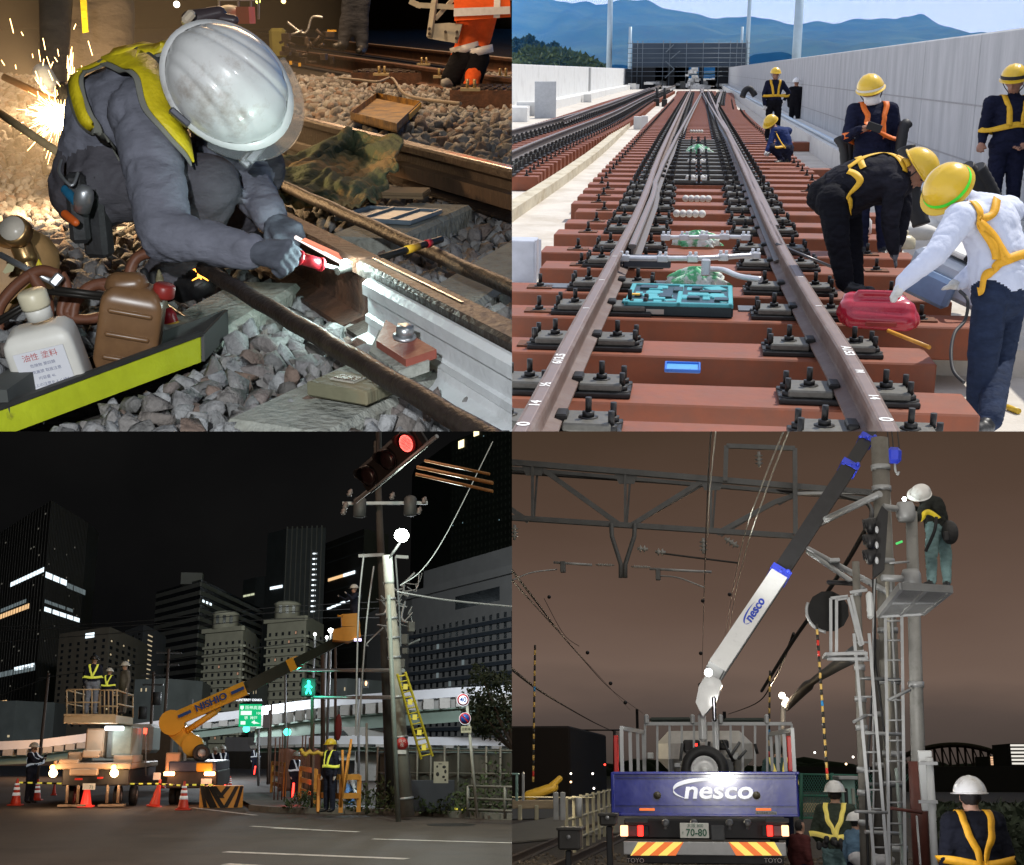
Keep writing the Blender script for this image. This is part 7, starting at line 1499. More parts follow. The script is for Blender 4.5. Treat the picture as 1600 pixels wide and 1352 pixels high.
 m = MB(); m.cyl(P2+V((0,-.4,.1)),P2+V((0,.4,.1)),.36,18); m.cyl(P1+V((0,-.3,0)),P1+V((0,.3,0)),.3,18); m.build('knuckle',yb,t)
 m = MB(); beam(m,P3,P4,.40,.34); m.build('main_boom',yb,t)
 P5 = r2(552,990,-1.5); dd = (P4-P3).normalized(); m = MB(); beam(m,P4,P4.lerp(P5,.42),.34,.30); m.build('black_boom',mat('boom_black',(.02,.03,.025),.4),t); m = MB(); beam(m,P4.lerp(P5,.42),P4.lerp(P5,.48),.36,.32); m.build('boom_collar',yb,t); m = MB(); beam(m,P4.lerp(P5,.48),P5,.26,.24); m.build('tip_boom',mat('boom_black'),t)
 m = MB(); m.cyl(r2(292,1142,.6),r2(338,1112,.4),.09,10); m.cyl(r2(320,1124,.5),r2(345,1107,.4),.05,10); m.build('hydraulic_cylinder',yb,t)
 m = MB().use(mat('nishio_blue',(.015,.06,.22),.4)); ctr = P3.lerp(P4,.52)+V((0,-.25,.02)); put_text(m,'NISHIO',ctr,dd,V((-dd.z,0,dd.x)),.27,.005,.008,1.1);
 up2 = V((-dd.z,0,dd.x));
 for s_ in(-.82,.82): m.box(ctr+dd*s_,(.4,.01,.09),R=Matrix((dd,V((0,1,0)),up2)).transposed())
 m.build('boom_lettering',None,t)
 Ob = Y(546,985,36.5); bk = empty('work_bucket',Ob); tag(bk,'orange work bucket at the boom tip beside the poles','bucket'); ob = mat('bucket_orange',(.62,.30,.03),.45,var=.08)
 rb = lambda px,py,d=36.5: Y(px,py,d)-Ob; m = MB(); m.prism([rb(533,960),rb(560,958),rb(563,978),rb(534,979)],(0,.7,0)); m.build('upper_box',ob,bk); m = MB(); m.prism([rb(520,984),rb(536,980),rb(562,978),rb(564,994),rb(545,1002),rb(520,1000)],(0,.9,0)); m.build('lower_box',ob,bk); m = MB(); m.cyl(rb(527,963),rb(536,963),.03); m.build('hook_arm',ob,bk); m = MB(); m.box(rb(559,1000),(.2,.2,.06)); m.build('lamp',glow('violet_lamp',(.7,.6,1),3),bk)
 def stand(px,pyf,h_,label,top,bot,hl,rz=0,pose=None,y=None,z=0,har=None,vox=.028,shoe=BOOT,bulk=1.2):
  p = g(px,pyf,z) if y is None else V((Y(px,pyf,y).x,y,Y(px,pyf,y).z)); J = standing(c,p.x,p.y,p.z,h_,rz,pose); P_ = person(label,J,h_/1.7,top,bot,SKIN,WHITEG,shoe,vox,bulk=bulk,eyes=False,wrinkle=.004)
  if hl: helmet(P_,hl,chin=False)
  if har: harness(P_,har,.06)
  return P_
 nv = cloth('navy_uniform',(.022,.026,.045)); gy = cloth('grey_uniform',(.16,.16,.15)); hlw = mat('white_hard_hat',(.6,.62,.58),.35); hly = mat('yellow_hard_hat',(.62,.46,.03),.35); refl = mat('reflective_silver_glow',(.62,.66,.70),.3,emit=(.6,.7,.8),es=.25); ref_y = mat('reflective_yellow_glow',(.7,.75,.1),.35,emit=(.8,.85,.1),es=.35)  # both strap materials emit, in place of light thrown back by the tape
 stand(552,994,1.45,'worker leaning out of the orange bucket in white helmet',nv,nv,hlw,-1.2,dict(elR=(.3,-.2,1.2),wrR=(.32,-.4,1.35),elL=(-.25,-.2,1.2),wrL=(-.1,-.5,1.3)),y=37.0)
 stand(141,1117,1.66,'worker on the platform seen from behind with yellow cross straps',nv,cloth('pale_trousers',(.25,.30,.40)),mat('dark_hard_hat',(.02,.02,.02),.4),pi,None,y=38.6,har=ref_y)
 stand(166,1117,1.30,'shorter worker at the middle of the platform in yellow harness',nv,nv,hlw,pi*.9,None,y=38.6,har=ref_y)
 stand(191,1117,1.50,'worker in olive at the right end of the platform',gy,gy,hlw,-.9,None,y=39.2)
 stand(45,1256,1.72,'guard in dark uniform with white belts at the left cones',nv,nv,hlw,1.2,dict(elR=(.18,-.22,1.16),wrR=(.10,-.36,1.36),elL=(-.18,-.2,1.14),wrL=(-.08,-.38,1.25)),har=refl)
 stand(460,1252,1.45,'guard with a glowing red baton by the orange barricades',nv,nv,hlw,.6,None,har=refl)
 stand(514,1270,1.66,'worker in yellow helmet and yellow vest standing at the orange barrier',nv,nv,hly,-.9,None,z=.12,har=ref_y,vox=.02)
 for px,hh,lab in((333,1.6,'worker with reflective vest left behind the boom truck'),(345,1.65,'worker with reflective vest right behind the boom truck')): stand(px,1234,hh,lab,nv,nv,hlw,.3,None,har=refl)
 stand(398,1212,1.7,'far guard with red baton at the white hoarding',nv,nv,None,0,None,har=refl,vox=.035)
 p = g(552,1258,.12); d_ = p.y; J = dict(head=Y(560,1215,d_-.2),neck=Y(556,1213,d_),chest=Y(552,1216,d_),belly=Y(549,1220,d_),pelvis=Y(545,1226,d_+.1),shL=Y(548,1214,d_-.15),shR=Y(560,1216,d_+.15),elL=Y(553,1230,d_-.3),wrL=Y(557,1242,d_-.4),elR=Y(562,1230,d_),wrR=Y(562,1243,d_),hiL=Y(543,1229,d_),hiR=Y(547,1229,d_+.15),knL=Y(544,1243,d_-.1),knR=Y(552,1244,d_),anL=Y(543,1256,d_),anR=Y(550,1257,d_),face=V((.4,-.3,-.8)))
 P_ = person('worker in pale blue bending down behind the orange barrier',J,.95,cloth('dusty_jacket',(.25,.25,.22)),cloth('pale_blue_trousers',(.14,.28,.50)),SKIN,WHITEG,BOOT,.028,eyes=False); lamp('POINT',Y(560,1238,d_-.7),14,(.7,.85,1),.1)
 m = MB().use(glow('baton_red',(1,.03,.02),7)); m.cyl(V((0,0,0)),V((.02,0,.42)),.03,8); o = m.build('light_baton',None,None,Y(457,1246,g(460,1252).y-.4)); tag(o,'glowing red baton pointing down by the barricades','light baton'); lamp('POINT',Y(456,1243,35.5),8,(1,.04,.02),.1)
 m = MB().use(glow('baton_red',0,0)); m.cyl((0,0,0),(.05,0,.4),.03,8); o = m.build('light_baton',None,None,Y(397,1210,68)); tag(o,'far red baton at the white hoarding','light baton')
 m = MB().use(glow('baton_red',0,0)); m.cyl((0,0,0),(.22,0,-.5),.025,8); o = m.build('light_baton',None,None,Y(346,1212,48)); tag(o,'red glowing stick behind the boom truck','light baton')
 # cones and bars
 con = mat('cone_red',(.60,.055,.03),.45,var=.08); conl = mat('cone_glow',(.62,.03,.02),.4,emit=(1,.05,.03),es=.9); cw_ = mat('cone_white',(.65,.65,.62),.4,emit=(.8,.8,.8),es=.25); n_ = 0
 def cone(px,py,h_,label,lit=False,bands=True,tilt=0):
  loc = g(px,py); R_ = Matrix.Rotation(tilt,3,'Y'); t = empty('traffic_cone',loc,R=R_); tag(t,label,'traffic cone','traffic cones round the work trucks'); w = h_*.27
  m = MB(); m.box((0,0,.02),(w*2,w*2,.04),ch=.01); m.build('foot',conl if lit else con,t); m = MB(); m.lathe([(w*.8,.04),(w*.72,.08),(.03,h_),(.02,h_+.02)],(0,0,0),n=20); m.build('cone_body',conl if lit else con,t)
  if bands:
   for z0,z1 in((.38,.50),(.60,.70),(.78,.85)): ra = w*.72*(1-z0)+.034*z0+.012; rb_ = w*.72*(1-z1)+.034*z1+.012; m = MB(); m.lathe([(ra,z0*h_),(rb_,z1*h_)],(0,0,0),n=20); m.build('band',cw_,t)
  return t
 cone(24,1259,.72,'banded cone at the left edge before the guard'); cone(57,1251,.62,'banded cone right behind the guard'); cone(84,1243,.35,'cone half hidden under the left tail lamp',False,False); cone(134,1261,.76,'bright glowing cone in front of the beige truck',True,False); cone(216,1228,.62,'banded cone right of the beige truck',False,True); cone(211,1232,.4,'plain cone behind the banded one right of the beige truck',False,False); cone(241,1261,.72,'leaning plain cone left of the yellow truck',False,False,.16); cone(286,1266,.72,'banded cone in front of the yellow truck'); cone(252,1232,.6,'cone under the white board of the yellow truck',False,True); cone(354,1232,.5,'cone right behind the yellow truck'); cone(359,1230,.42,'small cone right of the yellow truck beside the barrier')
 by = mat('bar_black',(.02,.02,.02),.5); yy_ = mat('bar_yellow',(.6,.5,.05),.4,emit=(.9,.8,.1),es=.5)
 def tiger(a,b,n,z,label,r_=.022):
  p = g(*a,0)+V((0,0,z)); q = g(*b,0)+V((0,0,z)); t = empty('striped_bar',p); tag(t,label,'barrier bar'); d_ = q-p
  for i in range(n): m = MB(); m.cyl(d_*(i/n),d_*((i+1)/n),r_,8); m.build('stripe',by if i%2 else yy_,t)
 tiger((26,1258),(134,1262),14,.62,'black and yellow bar between the guard and the glowing cone'); tiger((134,1262),(241,1261),16,.62,'black and yellow bar in front of the beige truck wheels'); tiger((241,1261),(286,1266),8,.62,'short black and yellow bar before the yellow truck'); tiger((286,1266),(330,1266),7,.64,'black and yellow bar ending at the striped barrier'); tiger((216,1228),(252,1229),7,.45,'far black and yellow bar between the trucks'); tiger((650,1269),(745,1276),18,.14,'low black and yellow tube along the right kerb',.04)
 bb = g(345,1262); t = empty('striped_barrier',bb); tag(t,'curved orange barrier with black chevrons before the yellow truck','barrier'); k = bb.y/FPX; w = 37*k; hh = 31*k; ora = mat('barrier_orange',(.62,.30,.06),.5,var=.08); bla = mat('barrier_black',(.015,.013,.012),.5)
 def curve(x,off=0): a = x/w*1.05; return V((sin(a)*w*.98,-cos(a)*w*.55+w*.25-off,0))
 m = MB(); n = 32; vs = [curve(-w+2*w*i/n) for i in range(n+1)]; poly = vs+[V((w*.8,.5,0)),V((-w*.8,.5,0))]; m.prism(poly,(0,0,hh)); m.build('drum',ora,t)
 def strip(u0,u1,v0,v1,w_):
  m = MB(); n = 10; vs = []
  for i in range(n+1):
   f = i/n; x = (u0+(u1-u0)*f)*w; z = (v0+(v1-v0)*f)*hh; a = curve(x,.012)+V((0,0,z)); b = curve(x+w_*w,.012)+V((0,0,z)); vs+=[a,b]
  m.add(vs,[(2*i,2*i+1,2*i+3,2*i+2) for i in range(n)]); o = m.build('chevron',bla,t); o.modifiers.new('t','SOLIDIFY').thickness = .004
 for u in(-.95,-.55,-.12): strip(u,u+.55 if u<-.2 else u+.0,1,0,.2) if u<-.2 else None
 for u0,u1 in((-.98,-.70),(-.72,-.28),(-.36,-.03)): strip(u0,u1,.98,.02 if u0<-.4 else.45,.18)
 for u0,u1 in((.80,.52),(.54,.10),(.18,-.15)): strip(u0,u1,.98,.02 if u0>.4 else.45,.18)
 orb = mat('barricade_orange',(.62,.28,.05),.6,var=.15,scale=6)
 def barricade(pts,label,hpx=36,rails=(.95,.62,.30),brace=True):
  P_ = [g(x,y,.12) for x,y in pts]; t = empty('barricade',P_[0]); tag(t,label,'barricade'); loc = P_[0]; k = P_[0].y/FPX; H = hpx*k
  for p in P_: m = MB(); m.box(p-loc+V((0,0,H/2)),(.10,.10,H)); m.build('post',orb,t)
  for a,b in zip(P_,P_[1:]):
   for f in rails: m = MB(); m.bar(a-loc+V((0,-.06,H*f)),b-loc+V((0,-.06,H*f)),.03,.13); m.build('plank',orb,t)
  if brace: m = MB(); m.bar(P_[0]-loc+V((0,-.5,0)),P_[0]-loc+V((0,0,H)),.06,.08); m.build('brace',orb,t)
 barricade([(497,1268),(532,1270),(560,1269)],'front orange plank barrier with the yellow-helmeted worker',52,(.96,.45)); barricade([(424,1238),(444,1245)],'small orange plank barrier left of the guard',44); barricade([(468,1250),(492,1262)],'orange plank barrier right of the guard with the baton',48)
 m = MB()
 tp = mat('pink_tarpaulin',(.30,.14,.10),.8,var=.25,scale=2,bump=.6); p = g(441,1240,.1); m.sheet(lambda u,v:V((2.0*u,1.0*u+.06*sin(u*30),1.42*v+.05*sin(u*13))),40,8); o = m.build('tarpaulin_screen',tp,None,p+V((-.2,1.2,0))); tag(o,'reddish tarpaulin screen behind the guard with the baton','tarpaulin'); o.modifiers.new('t','SOLIDIFY').thickness = .01
 rg = RND(4)
 for i,px in enumerate((428,434,440,444,468,474,482,488)): p = g(px,1250,.12); m = MB(); m.cyl((0,0,0),(rg.uniform(-.05,.05),0,2.0*rg.uniform(.85,1.1)),.022,6); o = m.build('steel_stake',mat('rusty_stake',(.16,.09,.07),.7),None,p); tag(o,'rusty steel stake behind the orange barricades','stake','steel stakes behind the barricades')
 for i,(a,b,lab) in enumerate((((536,1230),(535,1172),'upright orange pole in the barrier'),((538,1235),(549,1155),'long orange pole leaning right'),((532,1262),(545,1178),'second long orange pole leaning right from the barrier'))): y_ = 31; p = Y(*a,y_); q = Y(*b,y_); m = MB(); m.cyl(V(),q-p,.03,8); o = m.build('orange_pole',orb,None,p); tag(o,lab,'pole')
 t = empty('yellow_fixture',Y(490,1177,33)); tag(t,'yellow flower-like beacon frame on a post behind the barrier','beacon frame'); m = MB().use(mat('yellow_frame',(.55,.38,.05),.5)); rg = RND(2)
 m.cyl((-.3,0,0),(.33,0,0),.035);
 for i in range(7): m.ell((-.3+.1*i,rg.uniform(-.05,.05),rg.uniform(-.06,.08)),(.06,.05,.05),None,8,6)
 me = remesh(m,.02,1,'frame'); me.materials.append(mat('yellow_frame')); link('frame',me,t); m = MB(); m.cyl((0,0,-.05),(0,0,-1.3),.03); m.build('post',brn,t)
 p = Y(689,1207,30.5); m = MB(); m.box((0,0,0),(.34,.02,.48)); o = m.build('poster',mat('poster_paper',(.36,.34,.28),.8),None,p); tag(o,'pale poster with black figures on the tarpaulin fence','poster'); m = MB().use(mat('ink_black')); rg = RND(6)
 for x_,z_,a_,b_ in((-.09,.13,.05,.06),(.07,.12,.09,.07),(.1,.02,.06,.09),(-.08,-.04,.08,.10),(.06,-.1,.07,.06),(-.02,.19,.1,.02),(.1,-.17,.05,.05)): m.ell((x_,-.011,z_),(a_/2,.003,b_/2),None,7,5)
 o2 = m.build('print',None,o); o2['kind'] = 'stuff'
 A_ = g(731,1277,.12); B_ = g(850,1282,.12); t = empty('low_railing',A_); tag(t,'low steel railing at the right edge of the pavement','railing'); k = A_.y/FPX
 for z in(45*k,27*k,11*k): m = MB(); m.cyl(V((0,0,z)),B_-A_+V((0,0,z)),.028,8); m.build('rail',fst,t)
 for f in(0,.5,1): m = MB(); m.cyl((B_-A_)*f,(B_-A_)*f+V((0,0,45*k)),.035,8); m.build('post',fst,t)
 p = g(672,1268,.12); m = MB(); m.box((0,0,.36),(1.15,.08,.72),ch=.01); o = m.build('steel_sheet',mat('dark_blue_sheet',(.045,.05,.065),.5),None,p); tag(o,'dark blue sheet leaning at the foot of the fence','sheet')
 def tuft(px,py,n,R_,H_,label,seed,y=None,name='weeds'):
  rg = RND(seed); p0 = g(px,py,.1); m = MB()
  for i in range(n):
   a = rg.uniform(0,6.28); d_ = R_*sqrt(rg.random()); b_ = V((cos(a)*d_,sin(a)*d_*.5,rg.uniform(0,H_)*(1-d_/R_*.6))); s_ = rg.uniform(.03,.08); q = Quaternion((rg.gauss(0,1),rg.gauss(0,1),rg.gauss(0,1),rg.gauss(0,1))).normalized(); m.add([b_+q@V(v)*s_ for v in((-1,0,0),(0,-.5,0),(1,0,0),(0,.5,.2))],[(0,1,2,3)],False)
  o = m.build(name,mat('weed_green',(.05,.075,.03),.8,var=.4,scale=3),None,p0); tag(o,label,'weeds',None,'stuff')
 tuft(590,1268,420,.9,.9,'weeds at the foot of the tarpaulin fence',1); tuft(720,1270,260,.7,.6,'weeds by the steel sheet',2); tuft(770,1272,500,.9,1.6,'tall weeds behind the low railing',3); tuft(485,1264,300,.7,.6,'weeds under the orange barricades',5); tuft(650,1270,150,.5,.4,'weeds before the concrete pole',6)
 p = V((Y(800,1160,44).x,44,0)); t = empty('street_tree',p); tag(t,'dark leafy tree at the right edge behind the round signs','tree'); rg = RND(8); m = MB(); zt = Y(780,1040,44).z; zb = Y(780,1175,44).z
 cl = [(V((rg.uniform(-1.3,.5),rg.uniform(-.8,.8),rg.uniform(zb+.7,zt-.3))),rg.uniform(.3,.62)) for i in range(20)]
 for q_,R_ in cl:
  for i in range(200):
   v = V((rg.gauss(0,1),rg.gauss(0,1),rg.gauss(0,1))).normalized()*R_*rg.uniform(.6,1.05); s_ = rg.uniform(.05,.10); q = Quaternion((rg.gauss(0,1),rg.gauss(0,1),rg.gauss(0,1),rg.gauss(0,1))).normalized(); m.add([q_+v+q@V(w_)*s_ for w_ in((-1,0,0),(0,-.5,0),(1,0,0),(0,.5,.2))],[(0,1,2,3)],False)
 m.build('crown',mat('night_leaf',(.045,.06,.03),.7,var=.4,scale=3),t); m = MB(); m.tube([V((.3,0,0)),V((.1,0,zb)),V((-.3,0,zt-1))],[.16,.12,.04],8); [m.tube([V((.1,0,zb)),q_],[.06,.02],5) for q_,R_ in cl[:8]]; m.build('trunk',brn,t)
 m = MB(); p = V((Y(236,1200,52).x,52,0)); m.box((0,0,1.3),(1.5,.6,2.2),ch=.05); m.box((1.1,0,.7),(.5,.5,1.3),ch=.03); o = m.build('site_container',mat('rust_brown_container',(.10,.07,.05),.7),None,p); tag(o,'brown container standing between the two trucks','container')
if 'C' in ONLY: build_C()
# D: work on a signal mast, by night
def build_D():
 use(D); c = D; g = c.G; Y = c.Y
 def q2(px,py,y,lo): return Y(px,py,y)-lo
 def B_(name,x0,y0,x1,y1,y,d,m_,t=None,lo=V((0,0,0)),ch=.01,label=None,cat=None):
  a = Y(x0,y0,y); b = Y(x1,y1,y); ce = V(((a.x+b.x)/2,y+d/2,(a.z+b.z)/2)); m = MB(); m.box(ce-lo if t else(0,0,0),(abs(b.x-a.x),d,abs(a.z-b.z)),ch=ch); o = m.build(name,m_,t,None if t else ce)
  if label: tag(o,label,cat)
  return o
 def T_(name,pts,r_,m_,t=None,lo=V((0,0,0)),label=None,cat=None,sm=False,n=10,grp=None):
  P_ = [Y(*p) for p in pts]; l0 = lo if t else P_[0]; P_ = [p-l0 for p in P_]; m = MB(); m.tube(spline(P_,6) if sm else P_,r_,n); o = m.build(name,m_,t,None if t else l0)
  if label: tag(o,label,cat,grp)
  return o
 lamp('SPOT',(-.3,-1.0,1.5),950,(1,.97,.93),.1,Y(1080,1230,15),34,.6)
 lamp('POINT',Y(1108,1062,14.2),55,(1,.98,.9),.08)
 lamp('SPOT',Y(1135,1085,14.6),900,(1,1,.95),.05,Y(1200,930,15.6),40,.6)
 lamp('POINT',Y(1385,1275,10.6),34,(.95,.95,1),.15)
 lamp('SPOT',Y(1180,1250,9),520,(1,.97,.9),.15,Y(1410,900,17),42,.7)
 lamp('POINT',Y(1408,775,15.8),16,(.95,1,.95),.03)
 lamp('POINT',Y(860,1150,20),110,(1,.85,.6),.3)
 m_ = bpy.data.materials.new('brown_sky'); m_.use_nodes = True; nt = m_.node_tree; N = nt.nodes; L = nt.links; N.remove(N['Principled BSDF']); em = N.new('ShaderNodeEmission'); L.new(em.outputs[0],N['Material Output'].inputs[0])
 tc = N.new('ShaderNodeTexCoord'); nm = N.new('ShaderNodeVectorMath'); nm.operation = 'NORMALIZE'; L.new(tc.outputs['Object'],nm.inputs[0]); sx = N.new('ShaderNodeSeparateXYZ'); L.new(nm.outputs[0],sx.inputs[0])
 mp = N.new('ShaderNodeMapping'); mp.inputs['Scale'].default_value = (2,2,7); L.new(nm.outputs[0],mp.inputs[0]); nz = N.new('ShaderNodeTexNoise'); nz.inputs['Scale'].default_value = 1.6; nz.inputs['Detail'].default_value = 5; L.new(mp.outputs[0],nz.inputs[0])
 ad = N.new('ShaderNodeMath'); ad.operation = 'MULTIPLY_ADD'; L.new(nz.outputs[0],ad.inputs[0]); ad.inputs[1].default_value = .10; L.new(sx.outputs[2],ad.inputs[2])
 r = N.new('ShaderNodeValToRGB'); L.new(ad.outputs[0],r.inputs[0]); E = r.color_ramp.elements; E[0].position = .05; E[0].color = (.062,.048,.041,1); E[1].position = .34; E[1].color = (.056,.035,.022,1)
 for p_,c_ in((.085,(.090,.066,.056,1)),(.115,(.160,.108,.084,1)),(.17,(.128,.082,.062,1)),(.25,(.088,.054,.038,1))): e = E.new(p_); e.color = c_
 L.new(r.outputs[0],em.inputs[0]); m = MB(); m.sheet(lambda u,v:V((1500*sin((u-.5)*2.6),1500*cos((u-.5)*2.6),-100+1150*v)),48,12); o = m.build('night_sky',m_); o['kind'] = 'structure'; o.light_linking.receiver_collection = c.col
 grv = mat('track_ground',(.075,.062,.05),.95,var=.4,scale=6,bump=.9,bscale=40)
 struct(MB().box2((-300,-1,-.6),(300,1450,-.02)).build('ground',grv))
 rg = RND(11); P = []; S = []
 for i in range(2600): x = rg.uniform(-6,4); y = rg.uniform(14,24); P.append((x,y,-.01)); S.append(rg.uniform(.05,.11))
 scatter('ballast',P,S,stone_shapes(8,4),stone_mat('brown_ballast',[(.14,.11,.085),(.22,.18,.14),(.10,.08,.07)]),'brown broken stone under the crane truck and the sidings')
 gal = mat('galvanised_steel',(.34,.35,.36),.5,.4,var=.15,scale=6,bump=.1); gd = mat('dark_galvanised',(.12,.125,.13),.6,.3,var=.2,scale=4); blk = mat('matt_black',(.012,.012,.014),.5,var=.3); wh = mat('crane_white',(.66,.67,.68),.3,coat=.3,var=.05,c2=(.5,.5,.48),amt=.3); con = mat('mast_concrete',(.20,.19,.17),.8,var=.2,scale=3,bump=.3,c2=(.13,.12,.105),amt=.45,s2=2); rub = BLACKRUB
 blu = mat('truck_blue',(.010,.020,.27),.22,coat=.8,var=.2,scale=5,bump=.12,bscale=3); redp = mat('truck_red',(.50,.02,.015),.35)
 # crane truck
 yt = 15.0; lo = V((Y(1100,1250,yt).x,yt,0)); t = empty('crane_truck',lo); tag(t,'blue and white crane truck seen from behind with its boom raised','crane truck')
 b = lambda name,x0,y0,x1,y1,dy,d,m_,ch=.01,par=None: B_(name,x0,y0,x1,y1,yt+dy,d,m_,par or t,lo,ch)
 tg = b('tailgate',955,1207,1250,1277,0,.06,blu,.012); R0 = lambda px,py,dy=0: Y(px,py,yt+dy)-lo
 b('tailgate_rib',956,1206,1249,1211,-.03,.03,blu,.008); b('tailgate_foot',956,1271,1249,1277,-.03,.03,blu,.008)
 for x in(957,1246): b('tailgate_edge',x-3,1207,x+3,1277,-.035,.03,blu,.008)
 b('lower_groove',962,1258,1244,1260,-.012,.012,blu,.003); b('upper_groove',962,1215,1244,1217,-.012,.012,blu,.003)
 for x in(1027,1182): m = MB(); m.lathe([(.043,0),(.043,.012)],R0(x,1243,-.002),(0,-1,0),20); m.build('gate_button',mat('olive_button',(.08,.07,.05),.5),t)
 for x in(1011,1193): b('glowing_orange_reflector',x-12,1263,x+12,1267,-.02,.018,mat('glowing_orange_reflector',(.8,.14,.02),.4,emit=(1,.22,.04),es=.7),.003)  # reflector emission imitates a lamp shining on it
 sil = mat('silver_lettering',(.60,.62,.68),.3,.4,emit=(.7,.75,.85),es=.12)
 def logo(ctr,X,Z,s_,m_,par,w=1.):
  m = MB().use(m_); n_ = X.cross(Z); put_text(m,'nesco',ctr+X*.20*s_,X,Z,1.0*s_,.004,.022*s_,1.25*w,.18); N_ = 30; vs = []
  for i in range(N_+1):
   f = i/N_; a = -2.5+4.3*f if True else 0; rx,rz = 1.75*s_*w,.46*s_; th = .10*s_*sin(pi*min(1,f*1.05))+.01*s_
   p = ctr-X*(.0*s_)+X*(-cos(a+1.2)*0)+X*(-rx*cos(f*2.9-.75))+Z*(rz*sin(f*2.9-.75)+.02*s_); vs+=[p+Z*th,p-Z*th*.6]
  m.add(vs,[(2*i,2*i+1,2*i+3,2*i+2) for i in range(N_)]); return m.build('logo',None,par)
 logo(R0(1116,1236,-.012),V((1,0,0)),V((0,0,1)),.26,sil,tg)
 b('red_corner',958,1149,967,1208,.25,.05,redp); b('red_corner',960,1207,956,1275,.08,.3,redp); b('red_panel',1229,1150,1240,1206,.6,.06,redp,.01)
 b('licence_plate',1062,1286,1108,1310,-.005,.015,mat('plate_white',(.6,.6,.56),.5),.004); m = MB().use(mat('ink_green',(.03,.12,.07),.6)); put_text(m,'大阪 800',R0(1086,1290.5,-.01),(1,0,0),(0,0,1),.048); put_text(m,'70-80',R0(1088,1301.5,-.01),(1,0,0),(0,0,1),.105,0,.002,.95); put_text(m,'そ',R0(1067,1302,-.01),(1,0,0),(0,0,1),.035); m.build('plate_text',None,t)
 b('chassis',975,1279,1232,1313,.3,5,blk,.02); b('under_step',980,1331,1225,1352,.4,.3,blk); b('grey_box',1110,1290,1133,1314,.15,.1,gd)
 m = MB().use(mat('small_plate',(.35,.35,.33),.5)); m.box(R0(1197,1270.5,-.02),(.23,.012,.032)); m.use(blk); put_text(m,'最大積載量 2500kg',R0(1197,1270.5,-.03),(1,0,0),(0,0,1),.026); m.build('load_label',None,t)
 for x0,x1,mm in((969,981,mat('amber_lens',(.42,.18,.03),.3)),(981,996,mat('dark_red_lens',(.22,.01,.01),.3)),(996,1005,glow('stop_red',(1,.03,.02),3)),(1005,1014,blk),(1190,1198,blk),(1198,1208,glow('stop_red',0,0)),(1208,1221,mat('dark_red_lens')),(1221,1233,mat('amber_lens'))): b('tail_lens',x0,1290,x1,1307,.06,.06,mm,.006)
 for x0,x1 in((976,1012),(1196,1233)): b('bracket',x0,1279,x1,1286,.06,.1,gd,.004)
 b('bumper',974,1315,1229,1338,-.02,.08,mat('bumper_silver',(.42,.42,.43),.4),.006); ry = mat('reflex_yellow_glow',(.8,.55,.05),.4,emit=(1,.80,.18),es=.75); ro = mat('reflex_orange_glow',(.8,.16,.03),.4,emit=(1,.22,.04),es=.55)  # stripe colours emit, standing in for reflected lamplight
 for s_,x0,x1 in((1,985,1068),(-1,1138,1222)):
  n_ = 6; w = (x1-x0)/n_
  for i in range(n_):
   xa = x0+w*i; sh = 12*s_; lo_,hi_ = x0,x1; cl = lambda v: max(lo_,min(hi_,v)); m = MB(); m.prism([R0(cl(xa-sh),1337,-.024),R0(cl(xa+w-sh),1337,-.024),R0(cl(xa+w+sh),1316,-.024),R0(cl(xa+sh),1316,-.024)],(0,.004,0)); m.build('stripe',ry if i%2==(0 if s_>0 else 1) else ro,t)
 m = MB().use(mat('flap_white',(.6,.6,.6),.6)); put_text(m,'TOYO',R0(993,1345,.38),(1,0,0),(0,0,1),.07); put_text(m,'TOYO',R0(1208,1345,.38),(1,0,0),(0,0,1),.07); m.build('flap_lettering',None,t)
 for x in(1040,1168,1084,1140): m = MB(); m.cyl(R0(x,1283,.2),R0(x,1296,.2),.02,8); m.lathe([(.045,0),(.03,.04)],R0(x,1286,.15),(0,-1,0),12); m.build('hose_coupling',gal,t)
 def rails(name,x0,x1,yt_,yb_,dy,n,m_,w=3.2):
  m = MB(); m.bar(R0(x0,yt_,dy),R0(x1,yt_,dy),.04,.045); m.build(name+'_top',m_,t); mm = None
  for i in range(n): x = x0+(x1-x0)*i/(n-1); m = MB(); ww = w*(1.5 if i%3==0 else.8)*yt/FPX; m.bar(R0(x,yt_,dy+.03),R0(x,yb_,dy+.03),ww,.03); m.build(name,m_,t)
 gt = mat('grey_paint',(.38,.39,.40),.45,.1,var=.08); rails('bed_stake',1008,1237,1131,1206,3.2,13,gt)
 for x in(1010,1082,1126,1198): b('stake_head',x-4,1116,x+4,1132,3.15,.06,gt,.02)
 b('canvas_roll',1014,1121,1080,1128,3.4,.2,mat('dark_canvas',(.035,.045,.04),.9),.03); b('canvas_roll',1130,1122,1196,1129,3.4,.2,mat('dark_canvas'),.03)
 for(xa,ya,xb,yb_) in((971,1138,1005,1162),(1238,1141,1204,1162)):
  m = MB(); A_ = R0(xa,ya,.1); Bp = R0(xb,ya+6,3.2); m.bar(A_,Bp,.04,.05); m.build('side_rail',gt,t)
  for f in(0,.35,.7,1): p = A_.lerp(Bp,f); m = MB(); m.bar(p,V((p.x,p.y,R0(1000,1206,0).z)),.04,.04); m.build('side_stake',gt,t)
 b('cab',1024,1142,1178,1206,4.2,1.8,mat('cab_white',(.45,.44,.42),.45),.18); b('cab_window',1067,1156,1094,1176,4.15,.05,blk,.03); b('cab_window',1116,1156,1139,1172,4.15,.05,blk,.03)
